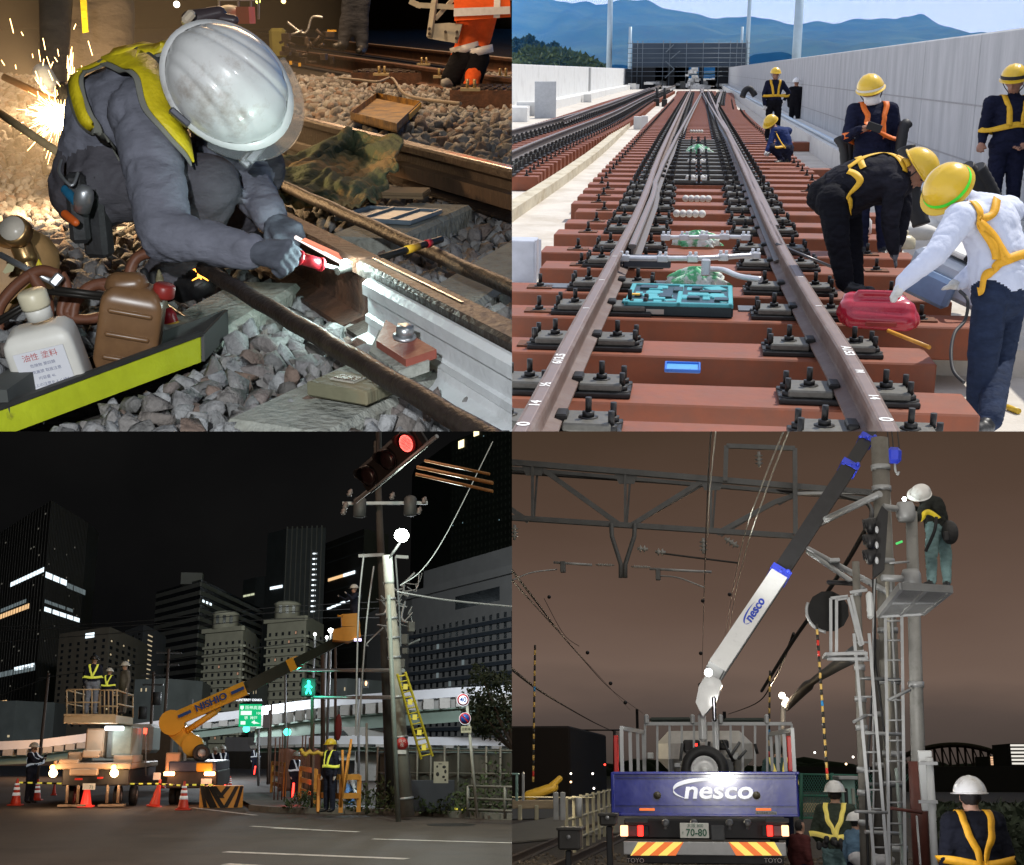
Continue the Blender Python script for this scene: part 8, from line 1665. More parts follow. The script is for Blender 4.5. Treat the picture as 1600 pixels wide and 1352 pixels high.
 m = MB(); m.lathe([(.17,-.08),(.27,-.07),(.295,-.03),(.295,.03),(.27,.07),(.172,.08),(.17,-.02)],R0(1101,1203,1.6),(0,-1,.06),40); w = m.build('spare_wheel',rub,t); m = MB(); m.lathe([(.168,-.04),(.168,.06),(.15,.075),(.13,.035),(.06,.04),(.055,.07),(.02,.08)],R0(1101,1203,1.6),(0,-1,.06),36); m.build('rim',wh,w)
 rg = RND(3)
 for i in range(16): x = rg.uniform(1025,1185); m = MB(); p = R0(x,rg.uniform(1176,1200),2.4+rg.uniform(0,.4)); (m.box(p,(rg.uniform(.05,.2),.1,rg.uniform(.05,.25)),ch=.01) if i%2 else m.cyl(p,p+V((rg.uniform(-.15,.15),0,rg.uniform(.1,.3))),.02,8)); m.build('crane_gear',rg.choice([gd,blk,gal]),t)
 b('control_box',1011,1176,1021,1186,2.8,.1,mat('pale_box',(.45,.46,.46),.4)); b('control_box',1143,1176,1154,1187,2.8,.1,mat('pale_box')); m = MB(); m.box(R0(1087,1164,3.9),(.05,.03,.04)); m.build('red_lamp',glow('stop_red',0,0),t)
 b('crane_column',1112,1120,1124,1185,2.0,.35,wh,.05); b('crane_base',1090,1112,1104,1160,2.0,.3,wh,.05)
 K1 = R0(1108,1052,1.4); K0 = R0(1100,1112,2.0); m = MB(); m.prism([R0(1087,1098,1.7),R0(1092,1072,1.7),R0(1106,1050,1.7),R0(1120,1048,1.7),R0(1128,1070,1.7),R0(1120,1095,1.7),R0(1098,1120,1.7)],(0,.4,0)); m.build('knuckle',wh,t)
 b('cylinder',1112,1088,1120,1128,1.6,.12,mat('dark_chrome',(.06,.06,.07),.2,.9),.02)
 C0,C1,C2,C3 = R0(1117,1048,1.0),R0(1216,900,2.0),R0(1325,733,3.0),R0(1352,690,3.4)
 C4 = R0(1372,655,3.7)
 def boom(a,e,w,h,m_,name,par=t): m = MB(); m.bar(a,e,w,h,V((0,1,0))); return m.build(name,m_,par)
 bm_ = boom(C0,C1,.23,.22,wh,'boom_lower'); boom(C1,C2,.21,.20,blk,'boom_middle'); boom(C2,C3,.18,.16,blk,'boom_upper'); boom(C3,C4,.15,.14,blk,'boom_tip'); bc = mat('blue_collar',(.03,.05,.45),.3,emit=(.05,.08,.9),es=.05)  # collar paint is given a faint glow, though it is no lamp
 for q_,a_ in((C1,.27),(C2,.25),(C3,.21)): dd = (C2-C1).normalized(); m = MB(); m.bar(q_-dd*.03,q_+dd*.07,a_,a_*.9,V((0,1,0))); [m.ell(q_+dd*.06+V((x_,-.12,0)),.03) for x_ in(-.1,0,.1)]; m.build('collar',bc,t)
 dd = (C1-C0).normalized(); up_ = V((-dd.z,0,dd.x)); sdx = V((dd.z,0,-dd.x)); m = MB(); m.bar(C0+sdx*.13,C1+sdx*.125,.04,.2,V((0,1,0))); m.build('boom_edge',gd,t)
 nb = mat('logo_blue',(.01,.05,.45),.4); logo(C0.lerp(C1,.60)+V((0,-.135,0)),dd,V((-dd.z,0,dd.x)),.16,nb,bm_,.9)
 m = MB(); m.ell(R0(1107,1051,.8),(.05,.04,.05)); m.build('work_lamp',glow('work_lamp_w',(1,1,.95),8),t)
 hk = Y(1397,712,18.5); t2 = empty('crane_hook',hk); tag(t2,'blue crane hook block hanging right of the tall mast','crane hook'); m = MB(); m.box((0,0,0),(.20,.14,.24),R=Matrix.Rotation(.1,3,'Y'),ch=.05); m.build('block',bc,t2); m = MB(); m.tube(spline([V((0,0,-.12)),V((.0,-.02,-.22)),V((.03,0,-.28)),V((.05,0,-.24))]),.018,8); m.build('hook',gal,t2); m = MB(); [m.cyl((x_,0,.1),(x_-.02,0,.9),.008,5) for x_ in(-.06,0,.08)]; m.build('rope',blk,t2)
 # gantry
 yg = 26.; t = empty('gantry',Y(1080,1200,yg)*V((1,1,0)) if False else V((Y(1080,1200,yg).x,yg,0))); lo = V((Y(1080,1200,yg).x,yg,0)); tag(t,'steel truss gantry spanning the tracks at the top','gantry'); G_ = lambda x,y_,d=0.: Y(x,y_,yg+d)-lo
 def bar(name,a,e,w,m_=gd,d=.12): m = MB(); m.bar(a,e,d,w); return m.build(name,m_,t)
 k = yg/FPX
 bar('top_chord',G_(780,721),G_(1380,772),9*k); bar('bottom_chord',G_(780,808),G_(1240,838),8*k); bar('rear_chord',G_(780,731,.9),G_(1380,782,.9),6*k)
 for x,y0,y1 in((832,727,815),(977,740,822),(1111,750,832)): bar('strut',G_(x,y0),G_(x,y1),.05,gd,.10); b2 = MB(); b2.prism([G_(x-18,y0-2,-.02),G_(x+20,y0,-.02),G_(x+14,y0+16,-.02),G_(x-10,y0+16,-.02)],(0,.02,0)); b2.build('gusset',gd,t); bar('rear_strut',G_(x+8,y0+4,.9),G_(x+2,y1,.9),.04,gd,.06)
 for x0,y0,x1,y1 in((850,735,968,820),(1100,750,985,822),(790,790,826,815),(1120,834,1210,785),(1210,785,1240,775)): bar('brace',G_(x0,y0),G_(x1,y1),.10,gd,.06); bar('rear_brace',G_(x0+6,y0+3,.9),G_(x1,y1,.9),.06,gd,.05)
 for x0,x1 in((955,970),(992,977)): m = MB(); m.tube([G_(x0,818,-.1),G_(x0+(1 if x0<970 else-1),838,-.1),G_(x1,882,-.1),G_(x1,903,-.1)],.05,6); m.build('hanger',gd,t)
 m = MB();
 for a,e in(((1133,752),(1135,697)),((1135,697),(1242,701)),((1242,701),(1243,835))): m.bar(G_(*a,-.2),G_(*e,-.2),.09,.09)
 m.build('raised_frame',gd,t); bar('bracket',G_(1245,838),G_(1370,775),.07,gal); bar('bracket',G_(1240,772),G_(1362,770),.06,gal)
 def ins(px,py,y,ax,label,n_=3,s_=1.,grp='insulators of the overhead line'):
  o = Y(px,py,y); m = MB(); A_ = V(ax).normalized(); pr = [(.03*s_,-.16*s_*n_/3)]
  for i in range(n_): z = (-.12+.24*(i+.5)/n_)*s_*n_/3; pr+=[(.03*s_,z-.03*s_),(.085*s_,z),(.03*s_,z+.02*s_)]
  m.lathe(pr+[(.03*s_,.16*s_*n_/3)],(0,0,0),A_,14); ob = m.build('insulator',mat('insulator_grey',(.30,.30,.29),.3),None,o); tag(ob,label,'insulator',grp)
 ins(1099,853,yg,(0,0,1),'upright insulator on the wire below the lower chord'); ins(1143,848,yg,(1,0,-.7),'slanting insulator right of the lower chord'); ins(1186,718,yg,(0,0,1),'insulator hanging in the raised frame'); ins(1004,858,yg,(1,0,-.1),'insulator right of the hanger',2); ins(1032,863,yg,(1,0,-.1),'second insulator right of the hanger',2); ins(804,832,yg,(0,0,1),'insulator at the left edge below the chord'); ins(945,883,yg,(1,0,-.05),'long ribbed insulator left of the hanger foot',8,.45); ins(1001,886,yg,(1,0,-.05),'long ribbed insulator right of the hanger foot',8,.45)
 T_('pipe',[(865,879,yg),(925,883,yg)],.025,gal,None,V(),'pale tube left of the ribbed insulators','tube'); T_('pipe',[(1015,889,yg),(1112,894,yg)],.025,gal,None,V(),'pale tube right of the ribbed insulators','tube')
 T_('curved_tube',[(798,908,yg-.3),(830,895,yg-.2),(870,890,yg)],.015,gal,None,V(),'curved pale arm at the left of the contact line','steady arm',True); T_('curved_tube',[(1030,900,yg),(1060,903,yg-.2),(1100,918,yg-.4)],.015,gal,None,V(),'curved pale arm reaching the thin vertical wire','steady arm',True)
 for x,y_ in((879,885),(1028,897)): B_('arm_clamp',x-4,y_-8,x+4,y_+9,yg-.1,.12,gd,None,V(),.01,'steel clamp at the end of the %s curved arm'%('left' if x<900 else 'right'),'clamp')
 wr = mat('line_black',(.012,.011,.011),.5); wl = mat('lit_wire',(.5,.48,.42),.4,.4)
 for pts,r_,m_,lab in(([(790,738,26.8),(1240,768,26.8),(1330,780,24),(1362,798,20),(1340,850,20),(1290,930,22),(1240,1000,24),(1190,1080,30)],.035,wr,'thick black cable along the gantry and down behind the round disc'),([(790,878,14),(830,930,20),(900,1018,40),(960,1082,90),(1005,1115,160)],.018,wr,'thick contact wire sagging from the left edge to the far mast'),([(790,895,14),(850,962,22),(930,1050,60),(985,1110,150)],.010,wr,'thin wire below the thick contact wire'),([(790,1038,20),(860,1090,40),(930,1130,80),(965,1146,120)],.028,wr,'beaded feeder cable falling to the truck at the left'),([(1112,660,12),(1106,760,16),(1101,900,26),(1098,1010,60),(1097,1060,90)],.009,wr,'thin vertical wire left of the boom'),([(1230,660,10),(1190,760,14),(1160,850,20),(1142,940,40),(1130,1010,90)],.008,wl,'bright wire running to the upper right left of the boom'),([(1238,660,10),(1196,770,14),(1163,870,20),(1145,950,40),(1135,1010,90)],.008,wl,'second bright wire beside the first one'),([(1120,660,10),(1108,780,14),(1106,840,20)],.007,wl,'bright short wire in front of the gantry'),([(1036,865,26),(1090,872,26),(1155,880,26)],.02,wr,'straight dark wire to the right of the insulators'),([(1138,1116,160),(1180,1100,90),(1210,1060,50),(1240,990,30)],.035,wr,'curved cable rising right of the crane column'),([(850,935,60),(880,990,60),(905,1010,60)],.015,wr,'thin slack wire at the left of the sky')):
  T_('wire',pts,r_,m_,None,V(),lab,'wire',True,6,'overhead wires at the mast')
 for i,(x,y_) in enumerate(((858,933),(1098,939),(1140,929),(918,1020),(954,1068),(977,1098),(1094,1070),(1095,1021))): m = MB(); m.ell((0,0,0),.045); o = m.build('wire_weight',blk,None,Y(x,y_,30)); tag(o,'small dark weight ball on a wire against the brown sky','wire weight','weight balls on the wires')
 # mast group
 def post(px0,py0,px1,py1,w0,w1,y,m_,label,name='mast',bands=()):
  lo = V((Y(px0,min(py0,1345),y).x,y,0)); k = y/FPX; t = empty(name,lo); tag(t,label,'mast'); a = Y(px0,py0,y)-lo; e = Y(px1,py1,y)-lo; m = MB(); m.tube([a,e],[w0*k/2,w1*k/2],18); m.build('shaft',m_,t)
  for yy in bands: f = (py0-yy)/(py0-py1); p = a.lerp(e,f); r_ = (w0+(w1-w0)*f)*k/2; m = MB(); m.lathe([(r_,-.03),(r_+.012,-.03),(r_+.012,.03),(r_,.03)],p,e-a,18); m.build('band',gal,t)
  return t,lo
 t1,l1 = post(1404,1380,1374,685,28,26,15.0,con,'thickest concrete mast, its head beside the boom tip','mast',(735,770,890,1000,1080,1190,1235,1330)); post(1355,1380,1337,878,18,11,14.4,con,'thin concrete mast with a rounded head left of the signal','mast',(930,1050,1100,1145,1210,1245,1290))
 t3,l3 = post(1440,1380,1424,800,22,17,13.8,mat('grey_steel_pole',(.26,.26,.25),.6,.3,var=.12,scale=5,c2=(.17,.17,.16),amt=.4,s2=4),'smooth grey steel pole through the work platform','mast',(1080,952)); m = MB(); a = Y(1432,1190,13.78)-l3; m.cyl(a,Y(1441,1370,13.78)-l3,.082,16,.085); m.build('red_brown_foot',mat('red_brown_paint',(.10,.03,.022),.6,var=.2),t3)
 post(1378,1380,1372,1000,20,18,16.0,mat('dark_concrete',(.07,.065,.06),.8),'dark mast between the two ladders','mast',(1120,1200)); B_('trunking',1403,1200,1410,1352,14.0,.1,mat('old_green_trunking',(.28,.33,.31),.7,var=.2),None,V(),.01,'pale green trunking between ladder and steel pole','trunking')
 wc = mat('white_cover',(.55,.57,.58),.5,var=.05); lo = Y(1448,1220,13.2); t = empty('cable_cover',lo); tag(t,'white cable cover with a pale pipe on the grey steel pole','cable cover'); m = MB(); m.box((0,0,0),(.13,.08,.56),ch=.01); m.build('cover',wc,t); m = MB(); m.cyl(Y(1452,1184,13.1)-lo,Y(1462,1375,13.1)-lo,.035,12); m.build('pipe',wc,t)
 for yy in(1193,1253): m = MB(); m.box(Y(1450,yy,13.05)-lo,(.17,.06,.03)); m.build('clamp',gal,t)
 B_('pipe_cover',1432,1275,1440,1352,13.3,.08,wc,None,V(),.01,'white strip at the brown foot of the steel pole','cover')
 for i,(x0,x1,y_,r_) in enumerate(((1364,1357,14.3,.014),(1367,1362,14.2,.010),(1386,1392,14.6,.018),(1368,1389,14.5,.012),(1392,1409,14.6,.015))):
  T_('cable',[(x0,905,y_),(x0+3*(-1)**i,1000,y_),((x0+x1)/2,1120,y_),(x1-3*(-1)**i,1240,y_),(x1,1370,y_)],r_,[blk,gal,mat('pale_cable',(.4,.38,.32),.6),blk,gal][i],None,V(),['black cable down the left of the signal mast','thin grey cable beside the black one on the mast','pale cable running down behind the right ladder','black cable between the two ladders','grey pipe down the right side of the thick mast'][i],'cable',True,8)
 for i,yy in enumerate((1060,1145,1225,1300)): T_('stay',[(1352,yy,14.2),(1410,yy+3,14.4)],.02,gal if i%2 else gd,None,V(),['flat bracket across both masts, highest of four','second bracket across both masts','third bracket across both masts','lowest bracket across both masts'][i],'bracket')
 def ladder(p0,p1,w0,w1,n_,y,label):
  lo = Y(p0[0],p0[1],y); t = empty('ladder',lo); tag(t,label,'ladder'); a = Y(*p0,y)-lo; e = Y(*p1,y)-lo; k = y/FPX
  for s_ in(-1,1): m = MB(); m.bar(a+V((s_*w0*k/2,0,0)),e+V((s_*w1*k/2,0,0)),.022,.03); m.build('stile',gal,t)
  for i in range(n_): f = (i+.5)/n_; p = a.lerp(e,f); w = (w0+(w1-w0)*f)*k/2; m = MB(); m.cyl(p-V((w,0,0)),p+V((w,0,0)),.011,6); m.build('rung',gal,t)
 ladder((1378,1370),(1346,990),18,22,13,13.6,'left ladder leaning on the thin mast'); ladder((1402,1370),(1396,955),22,24,13,13.9,'right ladder under the work platform')
 for a,e,lab in(((1334,1128),(1354,1118),'short strut from the left ladder to the thin mast'),((1388,1094),(1422,1078),'upper strut from the right ladder to the steel pole'),((1336,1268),(1386,1270),'pale strut across the left ladder foot'),((1392,1263),(1440,1270),'rusty strut across the right ladder foot'),((1384,962),(1420,958),'strut below the work platform')): T_('strut',[(*a,13.4),(*e,13.6)],.016,gal if 'rusty' not in lab else mat('red_brown_paint'),None,V(),lab,'strut')
 for a,e,lab,r_ in(((1262,858),(1395,930),'upper pale bracket rising to the mast below the boom',.035),((1262,862),(1350,922),'lower pale bracket under the boom',.03),((1290,812),(1375,772),'steel bracket between gantry and mast head',.04),((1295,910),(1340,912),'short black arm above the round disc',.03)): T_('stay',[(*a,15.6),(*e,14.8)],r_,gal if 'black' not in lab else blk,None,V(),lab,'bracket')
 B_('bracket_plate',1295,872,1313,878,15.2,.15,gal,None,V(),.01,'small bright plate on the pale brackets','plate')
 lo = Y(1294,955,13.9); t = empty('round_signal',lo); tag(t,'black round signal board seen from behind with a bright rim','signal'); k = 13.9/FPX; pts = [V((cos(a)*31*k,0,sin(a)*31*k)) for a in[2*pi*(i+.5)/12 for i in range(12)]]; m = MB(); m.prism(pts,(0,.04,0)); m.build('board',mat('disc_black',(.004,.004,.004),.8),t); m = MB(); m.tube([V((cos(a)*32*k,0,sin(a)*32*k)) for a in[pi*(.86+i*.045) for i in range(14)]],.018,6); m.build('rim',gal,t)
 lo = Y(1312,1000,13.6); t = empty('signal_cage',lo); tag(t,'pale steel cage frame beside the round signal board','frame'); fr = lambda x,y_,d=13.6: Y(x,y_,d)-lo
 for a,e in(((1298,935),(1298,1020)),((1307,937),(1307,1020)),((1298,935),(1325,932)),((1307,937),(1325,934)),((1325,934),(1345,1010)),((1330,930),(1348,1008)),((1328,926),(1355,922)),((1293,1024),(1350,1018)),((1293,1030),(1355,1030)),((1350,1018),(1355,1030))): m = MB(); m.bar(fr(*a),fr(*e),.03,.03); m.build('frame_bar',gal,t)
 m = MB(); m.box(fr(1322,1022)+V((0,.2,0)),(.42,.5,.03)); m.build('foot_plate',gal,t)
 lo = Y(1368,850,13.0); t = empty('railway_signal',lo); tag(t,'black three-lamp railway signal seen from the side with long hoods','signal'); k = 13/FPX; s_ = lambda x,y_,d=13.: Y(x,y_,d)-lo; m = MB(); m.prism([s_(1366,902),s_(1382,890),s_(1388,800),s_(1378,790),s_(1370,808),s_(1366,830)],(0,.18,0)); m.build('back_board',blk,t)
 for yy in(822,846,870):
  m = MB(); m.sheet(lambda u,v:s_(1368,yy)+V((-.13*v*1.0*(1-.15*abs(2*u-1)),-.085*cos(pi*(u-.05)*1.0)*1.0,.085*sin(pi*u)-.02*v)),14,4); o = m.build('hood',blk,t); o.modifiers.new('t','SOLIDIFY').thickness = .006; m = MB(); m.ell(s_(1359,yy,12.98),(.055,.085,.082)); m.build('lamp_case',blk,t); m = MB(); m.ell(s_(1370,yy+6,12.9),(.018,.02,.036)); m.build('lens_glint',mat('glint_paint',(.5,.52,.55),.3),t)  # small pale blobs stand in for light glinting on the lenses
 B_('relay_box',1354,924,1366,966,13.3,.14,wc,None,V(),.02,'white relay box between mast and signal frame','box')
 lo = Y(1430,940,13.6); t = empty('work_platform',lo); tag(t,'galvanised grating platform round the steel pole under the climber','platform'); k = 13.6/FPX; pa,pb_,pc,pd = Y(1372,961,12.6)-lo,Y(1444,957,12.6)-lo,Y(1486,921,14.6)-lo,Y(1408,916,14.6)-lo; z0 = pa.z; pc.z = pd.z = pb_.z = z0
 pa,pb_,pc,pd = [V((c.G(x,y_,lo.z+z0).x,c.G(x,y_,lo.z+z0).y,lo.z+z0))-lo for x,y_ in((1372,961),(1442,957),(1486,921),(1408,916))]
 for a,e in((pa,pb_),(pb_,pc),(pc,pd),(pd,pa)): m = MB(); m.bar(a,e,.03,.06); m.build('edge',gal,t)
 m = MB(); m.bar(pa.lerp(pd,.5),pb_.lerp(pc,.5),.03,.05); m.bar(pa.lerp(pb_,.5),pd.lerp(pc,.5),.03,.05); m.build('joist',gal,t); m = MB()
 for i in range(1,26): m.bar(pa.lerp(pb_,i/26),pd.lerp(pc,i/26),.008,.025)
 for i in range(1,12): m.bar(pa.lerp(pd,i/12),pb_.lerp(pc,i/12),.008,.012)
 o = m.build('grating',gal,t); o['kind'] = 'stuff'
 for a,e,lab in(((1380,792),(1418,798),'upper arm from the mast to the pole top'),((1378,903),(1425,905),'arm with a round clamp above the platform'),((1390,880),(1420,878),'thin curved stay left of the pole')): T_('stay',[(*a,13.6),(*e,13.7)],.035 if 'thin' not in lab else.012,gal,None,V(),lab,'bracket')
 for x,y_ in((1415,800),(1424,905)): m = MB(); m.lathe([(.08,-.1),(.10,-.05),(.10,.05),(.08,.1)],(0,0,0),n=16); o = m.build('pole_clamp',gal,None,Y(x,y_,13.7)); tag(o,'round clamp at the %s'%('top of the steel pole' if y_<850 else 'middle of the pole above the platform'),'clamp')
 # people
 def P(a,d): return Y(a[0],a[1],d)
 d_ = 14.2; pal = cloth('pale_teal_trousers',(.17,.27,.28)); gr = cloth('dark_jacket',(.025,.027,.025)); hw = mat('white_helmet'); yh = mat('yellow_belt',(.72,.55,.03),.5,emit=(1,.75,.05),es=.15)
 J = dict(head=P((1437,774),d_-.15),neck=P((1450,782),d_),chest=P((1458,792),d_),belly=P((1462,808),d_),pelvis=P((1464,824),d_),shL=P((1448,786),d_-.15),shR=P((1464,786),d_+.15),elL=P((1437,806),d_-.3),wrL=P((1426,816),d_-.3),elR=P((1445,800),d_+.1),wrR=P((1428,795),d_),hiL=P((1459,828),d_-.07),hiR=P((1469,828),d_+.07),knL=P((1455,868),d_-.15),knR=P((1478,866),d_+.05),anL=P((1456,907),d_-.05),anR=P((1479,908),d_+.05),toL=P((1446,913),d_-.15),toR=P((1476,918),d_-.1),face=V((-.9,-.3,-.35)))
 Q = person('climber in dark jacket and teal trousers standing on the platform with headlamp',J,.78,gr,pal,SKIN,gr,BOOT,.014,bulk=1.25,stout=1.1,hair=HAIR); helmet(Q,hw,k=1.0); lo = Q['loc']; strap(Q,[P((1440,812),d_-.3)-lo,P((1452,800),d_-.4)-lo,P((1466,797),d_-.4)-lo,P((1479,802),d_-.3)-lo],.06,yh)
 m = MB(); m.ell(P((1484,832),d_-.1)-lo,(.09,.10,.13)); m.box(P((1478,838),d_-.2)-lo,(.05,.05,.1),ch=.01); m.build('tool_pouch',mat('black_tool_pouch',(.03,.03,.032),.6),Q['o']); m = MB(); m.tube(spline([P((1463,808),d_-.35)-lo,P((1460,830),d_-.35)-lo,P((1446,862),d_-.3)-lo]),.018,6); m.build('lanyard',blk,Q['o']); m = MB(); m.ell(P((1413,780),d_-.3)-lo,.022); m.build('headlamp',glow('headlamp_w',(.9,1,.95),30),Q['o'])
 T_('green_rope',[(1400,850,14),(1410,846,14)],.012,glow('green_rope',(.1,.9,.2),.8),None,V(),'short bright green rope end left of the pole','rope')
 def stnd(px,pyh,y,label,top,bot,hh=1.7,rz=0,har=None,pose=None,vox=.016,bulk=1.3,hl=hw):
  hd = Y(px,pyh,y); z = hd.z-1.56*hh/1.7; J = standing(c,hd.x,y,max(z,-.4),hh,rz,pose); s_ = person(label,J,hh/1.7,top,bot,SKIN,WHITEG,BOOT,vox,bulk=bulk,hair=HAIR,eyes=False)
  if hl: helmet(s_,hl,chin=False,brim=.035)
  if har: harness(s_,har,.06)
  return s_
 stnd(1304,1242,17.2,'worker in dark green jacket with glowing yellow back straps beside the truck',cloth('dark_green_jacket',(.055,.07,.055)),pal,1.72,pi*.93,mat('reflex_vest_glow',(.8,.65,.1),.4,emit=(1,.8,.25),es=.2),dict(elR=(.28,-.05,1.1),wrR=(.22,-.25,.95)))  # strap emission imitates lamplight caught by the vest
 stnd(1517,1246,11.3,'worker in navy with yellow harness and white helmet at the right front',cloth('deep_navy',(.010,.011,.018)),NAVY,1.72,pi*1.05,mat('amber_harness',(.80,.40,.02),.6),None,.012,1.4)
 for px,py,y_,top_,lab in((1248,1292,16.8,cloth('red_check_shirt',(.10,.03,.03)),'worker in red-brown check shirt stooping beside the truck'),(1335,1285,16.6,cloth('light_blue_coat',(.14,.24,.36)),'worker in light blue behind the ladder foot')): stnd(px,py,y_,lab,top_,NAVY,1.25,2.2,None,None,.02,1.2,hw if px>1300 else None)
 stnd(1215,1172,18.3,'worker in teal with yellow straps standing on the truck bed',cloth('teal_coat',(.06,.11,.11)),NAVY,1.5,pi,mat('reflex_vest_glow',(.8,.65,.1)),None,.025,1.2,None)
 m = MB(); rg = RND(3); lo = Y(1300,1318,16.85)
 for i in range(9): m.box((rg.uniform(-.16,.16),rg.uniform(-.05,.05),rg.uniform(-.06,.06)),(rg.uniform(.05,.09),.06,rg.uniform(.06,.11)),rg.uniform(-.4,.4),ch=.02)
 me = remesh(m,.008,1,'tool_belt'); me.materials.append(mat('black_tool_pouch')); o = link('tool_belt',me,None,lo); tag(o,'black tool belt full of pouches on the green-jacketed worker','tool belt')
 # striped poles
 def striped(p0,p1,y,label,n_=26,w=.02,blue=(.36,),red=(.12,)):
  lo = Y(*p0,y); t = empty('striped_pole',lo); tag(t,label,'striped pole','striped measuring poles'); e = Y(*p1,y)-lo
  for i in range(n_):
   f = i/n_; m_ = mat('stripe_black',(.015,.014,.012),.5) if i%2 else mat('stripe_yellow',(.55,.36,.10),.5)
   for q_ in blue: m_ = mat('stripe_blue',(.02,.22,.50),.5) if abs(f-q_)<.5/n_ else m_
   for q_ in red: m_ = mat('stripe_red',(.6,.03,.02),.5) if abs(f-q_)<.5/n_ else m_
   m = MB(); m.cyl(e*f,e*((i+1)/n_),w,8); m.build('stripe',m_,t)
 striped((1293,1218),(1276,975),12.8,'black and yellow pole between truck and masts with a blue stripe',28,.013,(.46,),(.80,.86,.02)); striped((833,1222),(836,1008),24,'black and yellow pole at the far left against the sky',26,.02,(.64,),(.02,)); striped((1201,1200),(1203,1048),19,'striped pole behind the right stakes of the truck bed',18,.014)
 T_('floodlight_mast',[(1222,1210,60),(1224,1090,60)],.12,gd,None,V(),'far mast with bright yard floodlights','mast');
 for i,(x,y_,r_) in enumerate(((1222,1087,.14),(1228,1094,.12),(1226,1100,.12),(1230,1103,.1))): m = MB(); m.ell((0,0,0),r_); o = m.build('floodlight',glow('yard_light',(1,.85,.65),16),None,Y(x,y_,59)); tag(o,['topmost bright lamp on the far floodlight mast','second lamp of the far floodlight mast','third lamp of the far floodlight mast','lowest lamp of the far floodlight mast'][i],'lamp')
 lamp('POINT',Y(1222,1092,57),900,(1,.75,.5),.5)
 T_('feeder_duct',[(1336,1022,14.5),(1300,1045,22),(1262,1072,38),(1230,1105,58)],[.09]*12+[.16]*7,gd,None,V(),'dark sloping cable duct from the masts to the far lamp','duct',True)
 for x,y0,y1,lab in((996,1108,1190,'far lattice mast above the left end of the stakes'),(1132,1112,1130,'far mast head above the crane base')): B_('far_mast',x-3,y0,x+3,y1,160,.5,blk,None,V(),.01,lab,'mast')
 dk = mat('unlit_wall',(.020,.016,.014),.9,var=.3,scale=.1); B_('dark_building',770,1135,892,1262,70,20,dk,None,V(),.1,'unlit block at the left edge','building')
 rg = RND(7); m = MB();
 for i in range(70): x = rg.uniform(880,1640); p = Y(x,rg.uniform(1196,1206),260); m.ell((p.x,260+rg.uniform(0,30),p.z-3),(rg.uniform(3,9),4,rg.uniform(2,5)),None,9,6)
 o = m.build('far_trees',mat('night_trees',(.012,.013,.009),.95,var=.4,scale=.3)); tag(o,'black line of trees and roofs along the horizon','trees',None,'stuff')
 B_('embankment',1236,1198,1640,1262,90,30,mat('dark_bank',(.013,.013,.010),.95),None)['kind'] = 'structure'
 lo = V((Y(1500,1200,240).x,240,0)); t = empty('arch_bridge',lo); tag(t,'dark arched truss bridge on the right horizon','bridge'); br = mat('bridge_steel',(.05,.032,.025),.7); pr = [Y(x,1202-38*max(0,1-((x-1490)/115)**2),240)-lo for x in range(1375,1606,12)]
 m = MB(); m.tube(pr,.5,6); m.build('arch',br,t); m = MB(); m.cyl(Y(1375,1202,240)-lo,Y(1606,1202,240)-lo,.6,6); m.build('deck',br,t)
 for i,p in enumerate(pr[1:-1]): m = MB(); m.cyl(p,V((p.x,p.y,Y(1500,1202,240).z)),.2,5); m.build('hanger',br,t); nx = pr[i+2]; m = MB(); m.cyl(p,V((nx.x,nx.y,Y(1500,1202,240).z)),.12,5); m.build('diagonal',br,t)
 for x0,x1,y0,rows,lab,yy in((1577,1640,1162,6,'lit apartment block at the right edge',180),(1546,1556,1182,4,'small amber-lit building left of the apartment block',200)):
  lo = V((Y(x0,1200,yy).x,yy,0)); t = empty('apartment_block',lo); tag(t,lab,'building'); a = Y(x0,y0,yy)-lo; e = Y(x1,1196,yy)-lo; m = MB(); m.box2((a.x,0,0),(e.x,12,a.z)); m.build('wall',dk,t)
  for r_ in range(rows): z = e.z+(a.z-e.z)*(r_+.5)/rows; m = MB(); m.box2((a.x+.1,-.1,z-.12),(e.x,-.02,z+.12)); m.build('lit_gallery',glow('gallery_%d'%rows,(1,.95,.85) if rows>5 else(1,.6,.35),.9),t)
 for i,(x,y_,cl) in enumerate(((945,1195,(1,.05,.03)),(892,1209,(1,.9,.7)),(926,1209,(1,.9,.8)),(928,1232,(1,.9,.8)),(892,1222,(1,.6,.3)),(1322,1194,(1,.7,.4)),(1333,1183,(1,.9,.8)),(1273,1176,(1,.9,.8)))): m = MB(); m.ell((0,0,0),.055); o = m.build('far_lamp',glow('farlamp%d'%i,cl,4),None,Y(x,y_,68)); tag(o,'tiny far lamp near the horizon behind the tracks','lamp','tiny far lamps')
 for x,y0 in((908,1140),(960,1141)): T_('net_post',[(x,1212,85),(x,y0,85)],.09,blk,None,V(),'thin post of a ball net on the horizon, %s one'%('left' if x<930 else 'right'),'post')
 T_('net_rope',[(908,1141,85),(968,1141,85)],.05,blk,None,V(),'rope between the two net posts','rope')
 # left: crossing deck, railing, sidings
 cr = mat('crossing_concrete',(.17,.155,.125),.8,var=.15,scale=2,bump=.3); a = [g(780,1292,.02),g(955,1262,.02),g(985,1268,.02),g(985,1300,.02),g(780,1318,.02)]; m = MB(); m.prism([V((p.x,p.y,0)) for p in a],(0,0,.03)); struct(m.build('crossing_deck',cr))
 m = MB(); m.prism([V((p.x,p.y,0)) for p in[g(780,1281),g(900,1278),g(958,1262),g(955,1256),g(780,1258)]],(0,0,.012)); struct(m.build('path',mat('dark_path',(.09,.09,.085),.85,var=.15)))
 rs = mat('old_siding_rail',(.075,.055,.045),.5,.4);
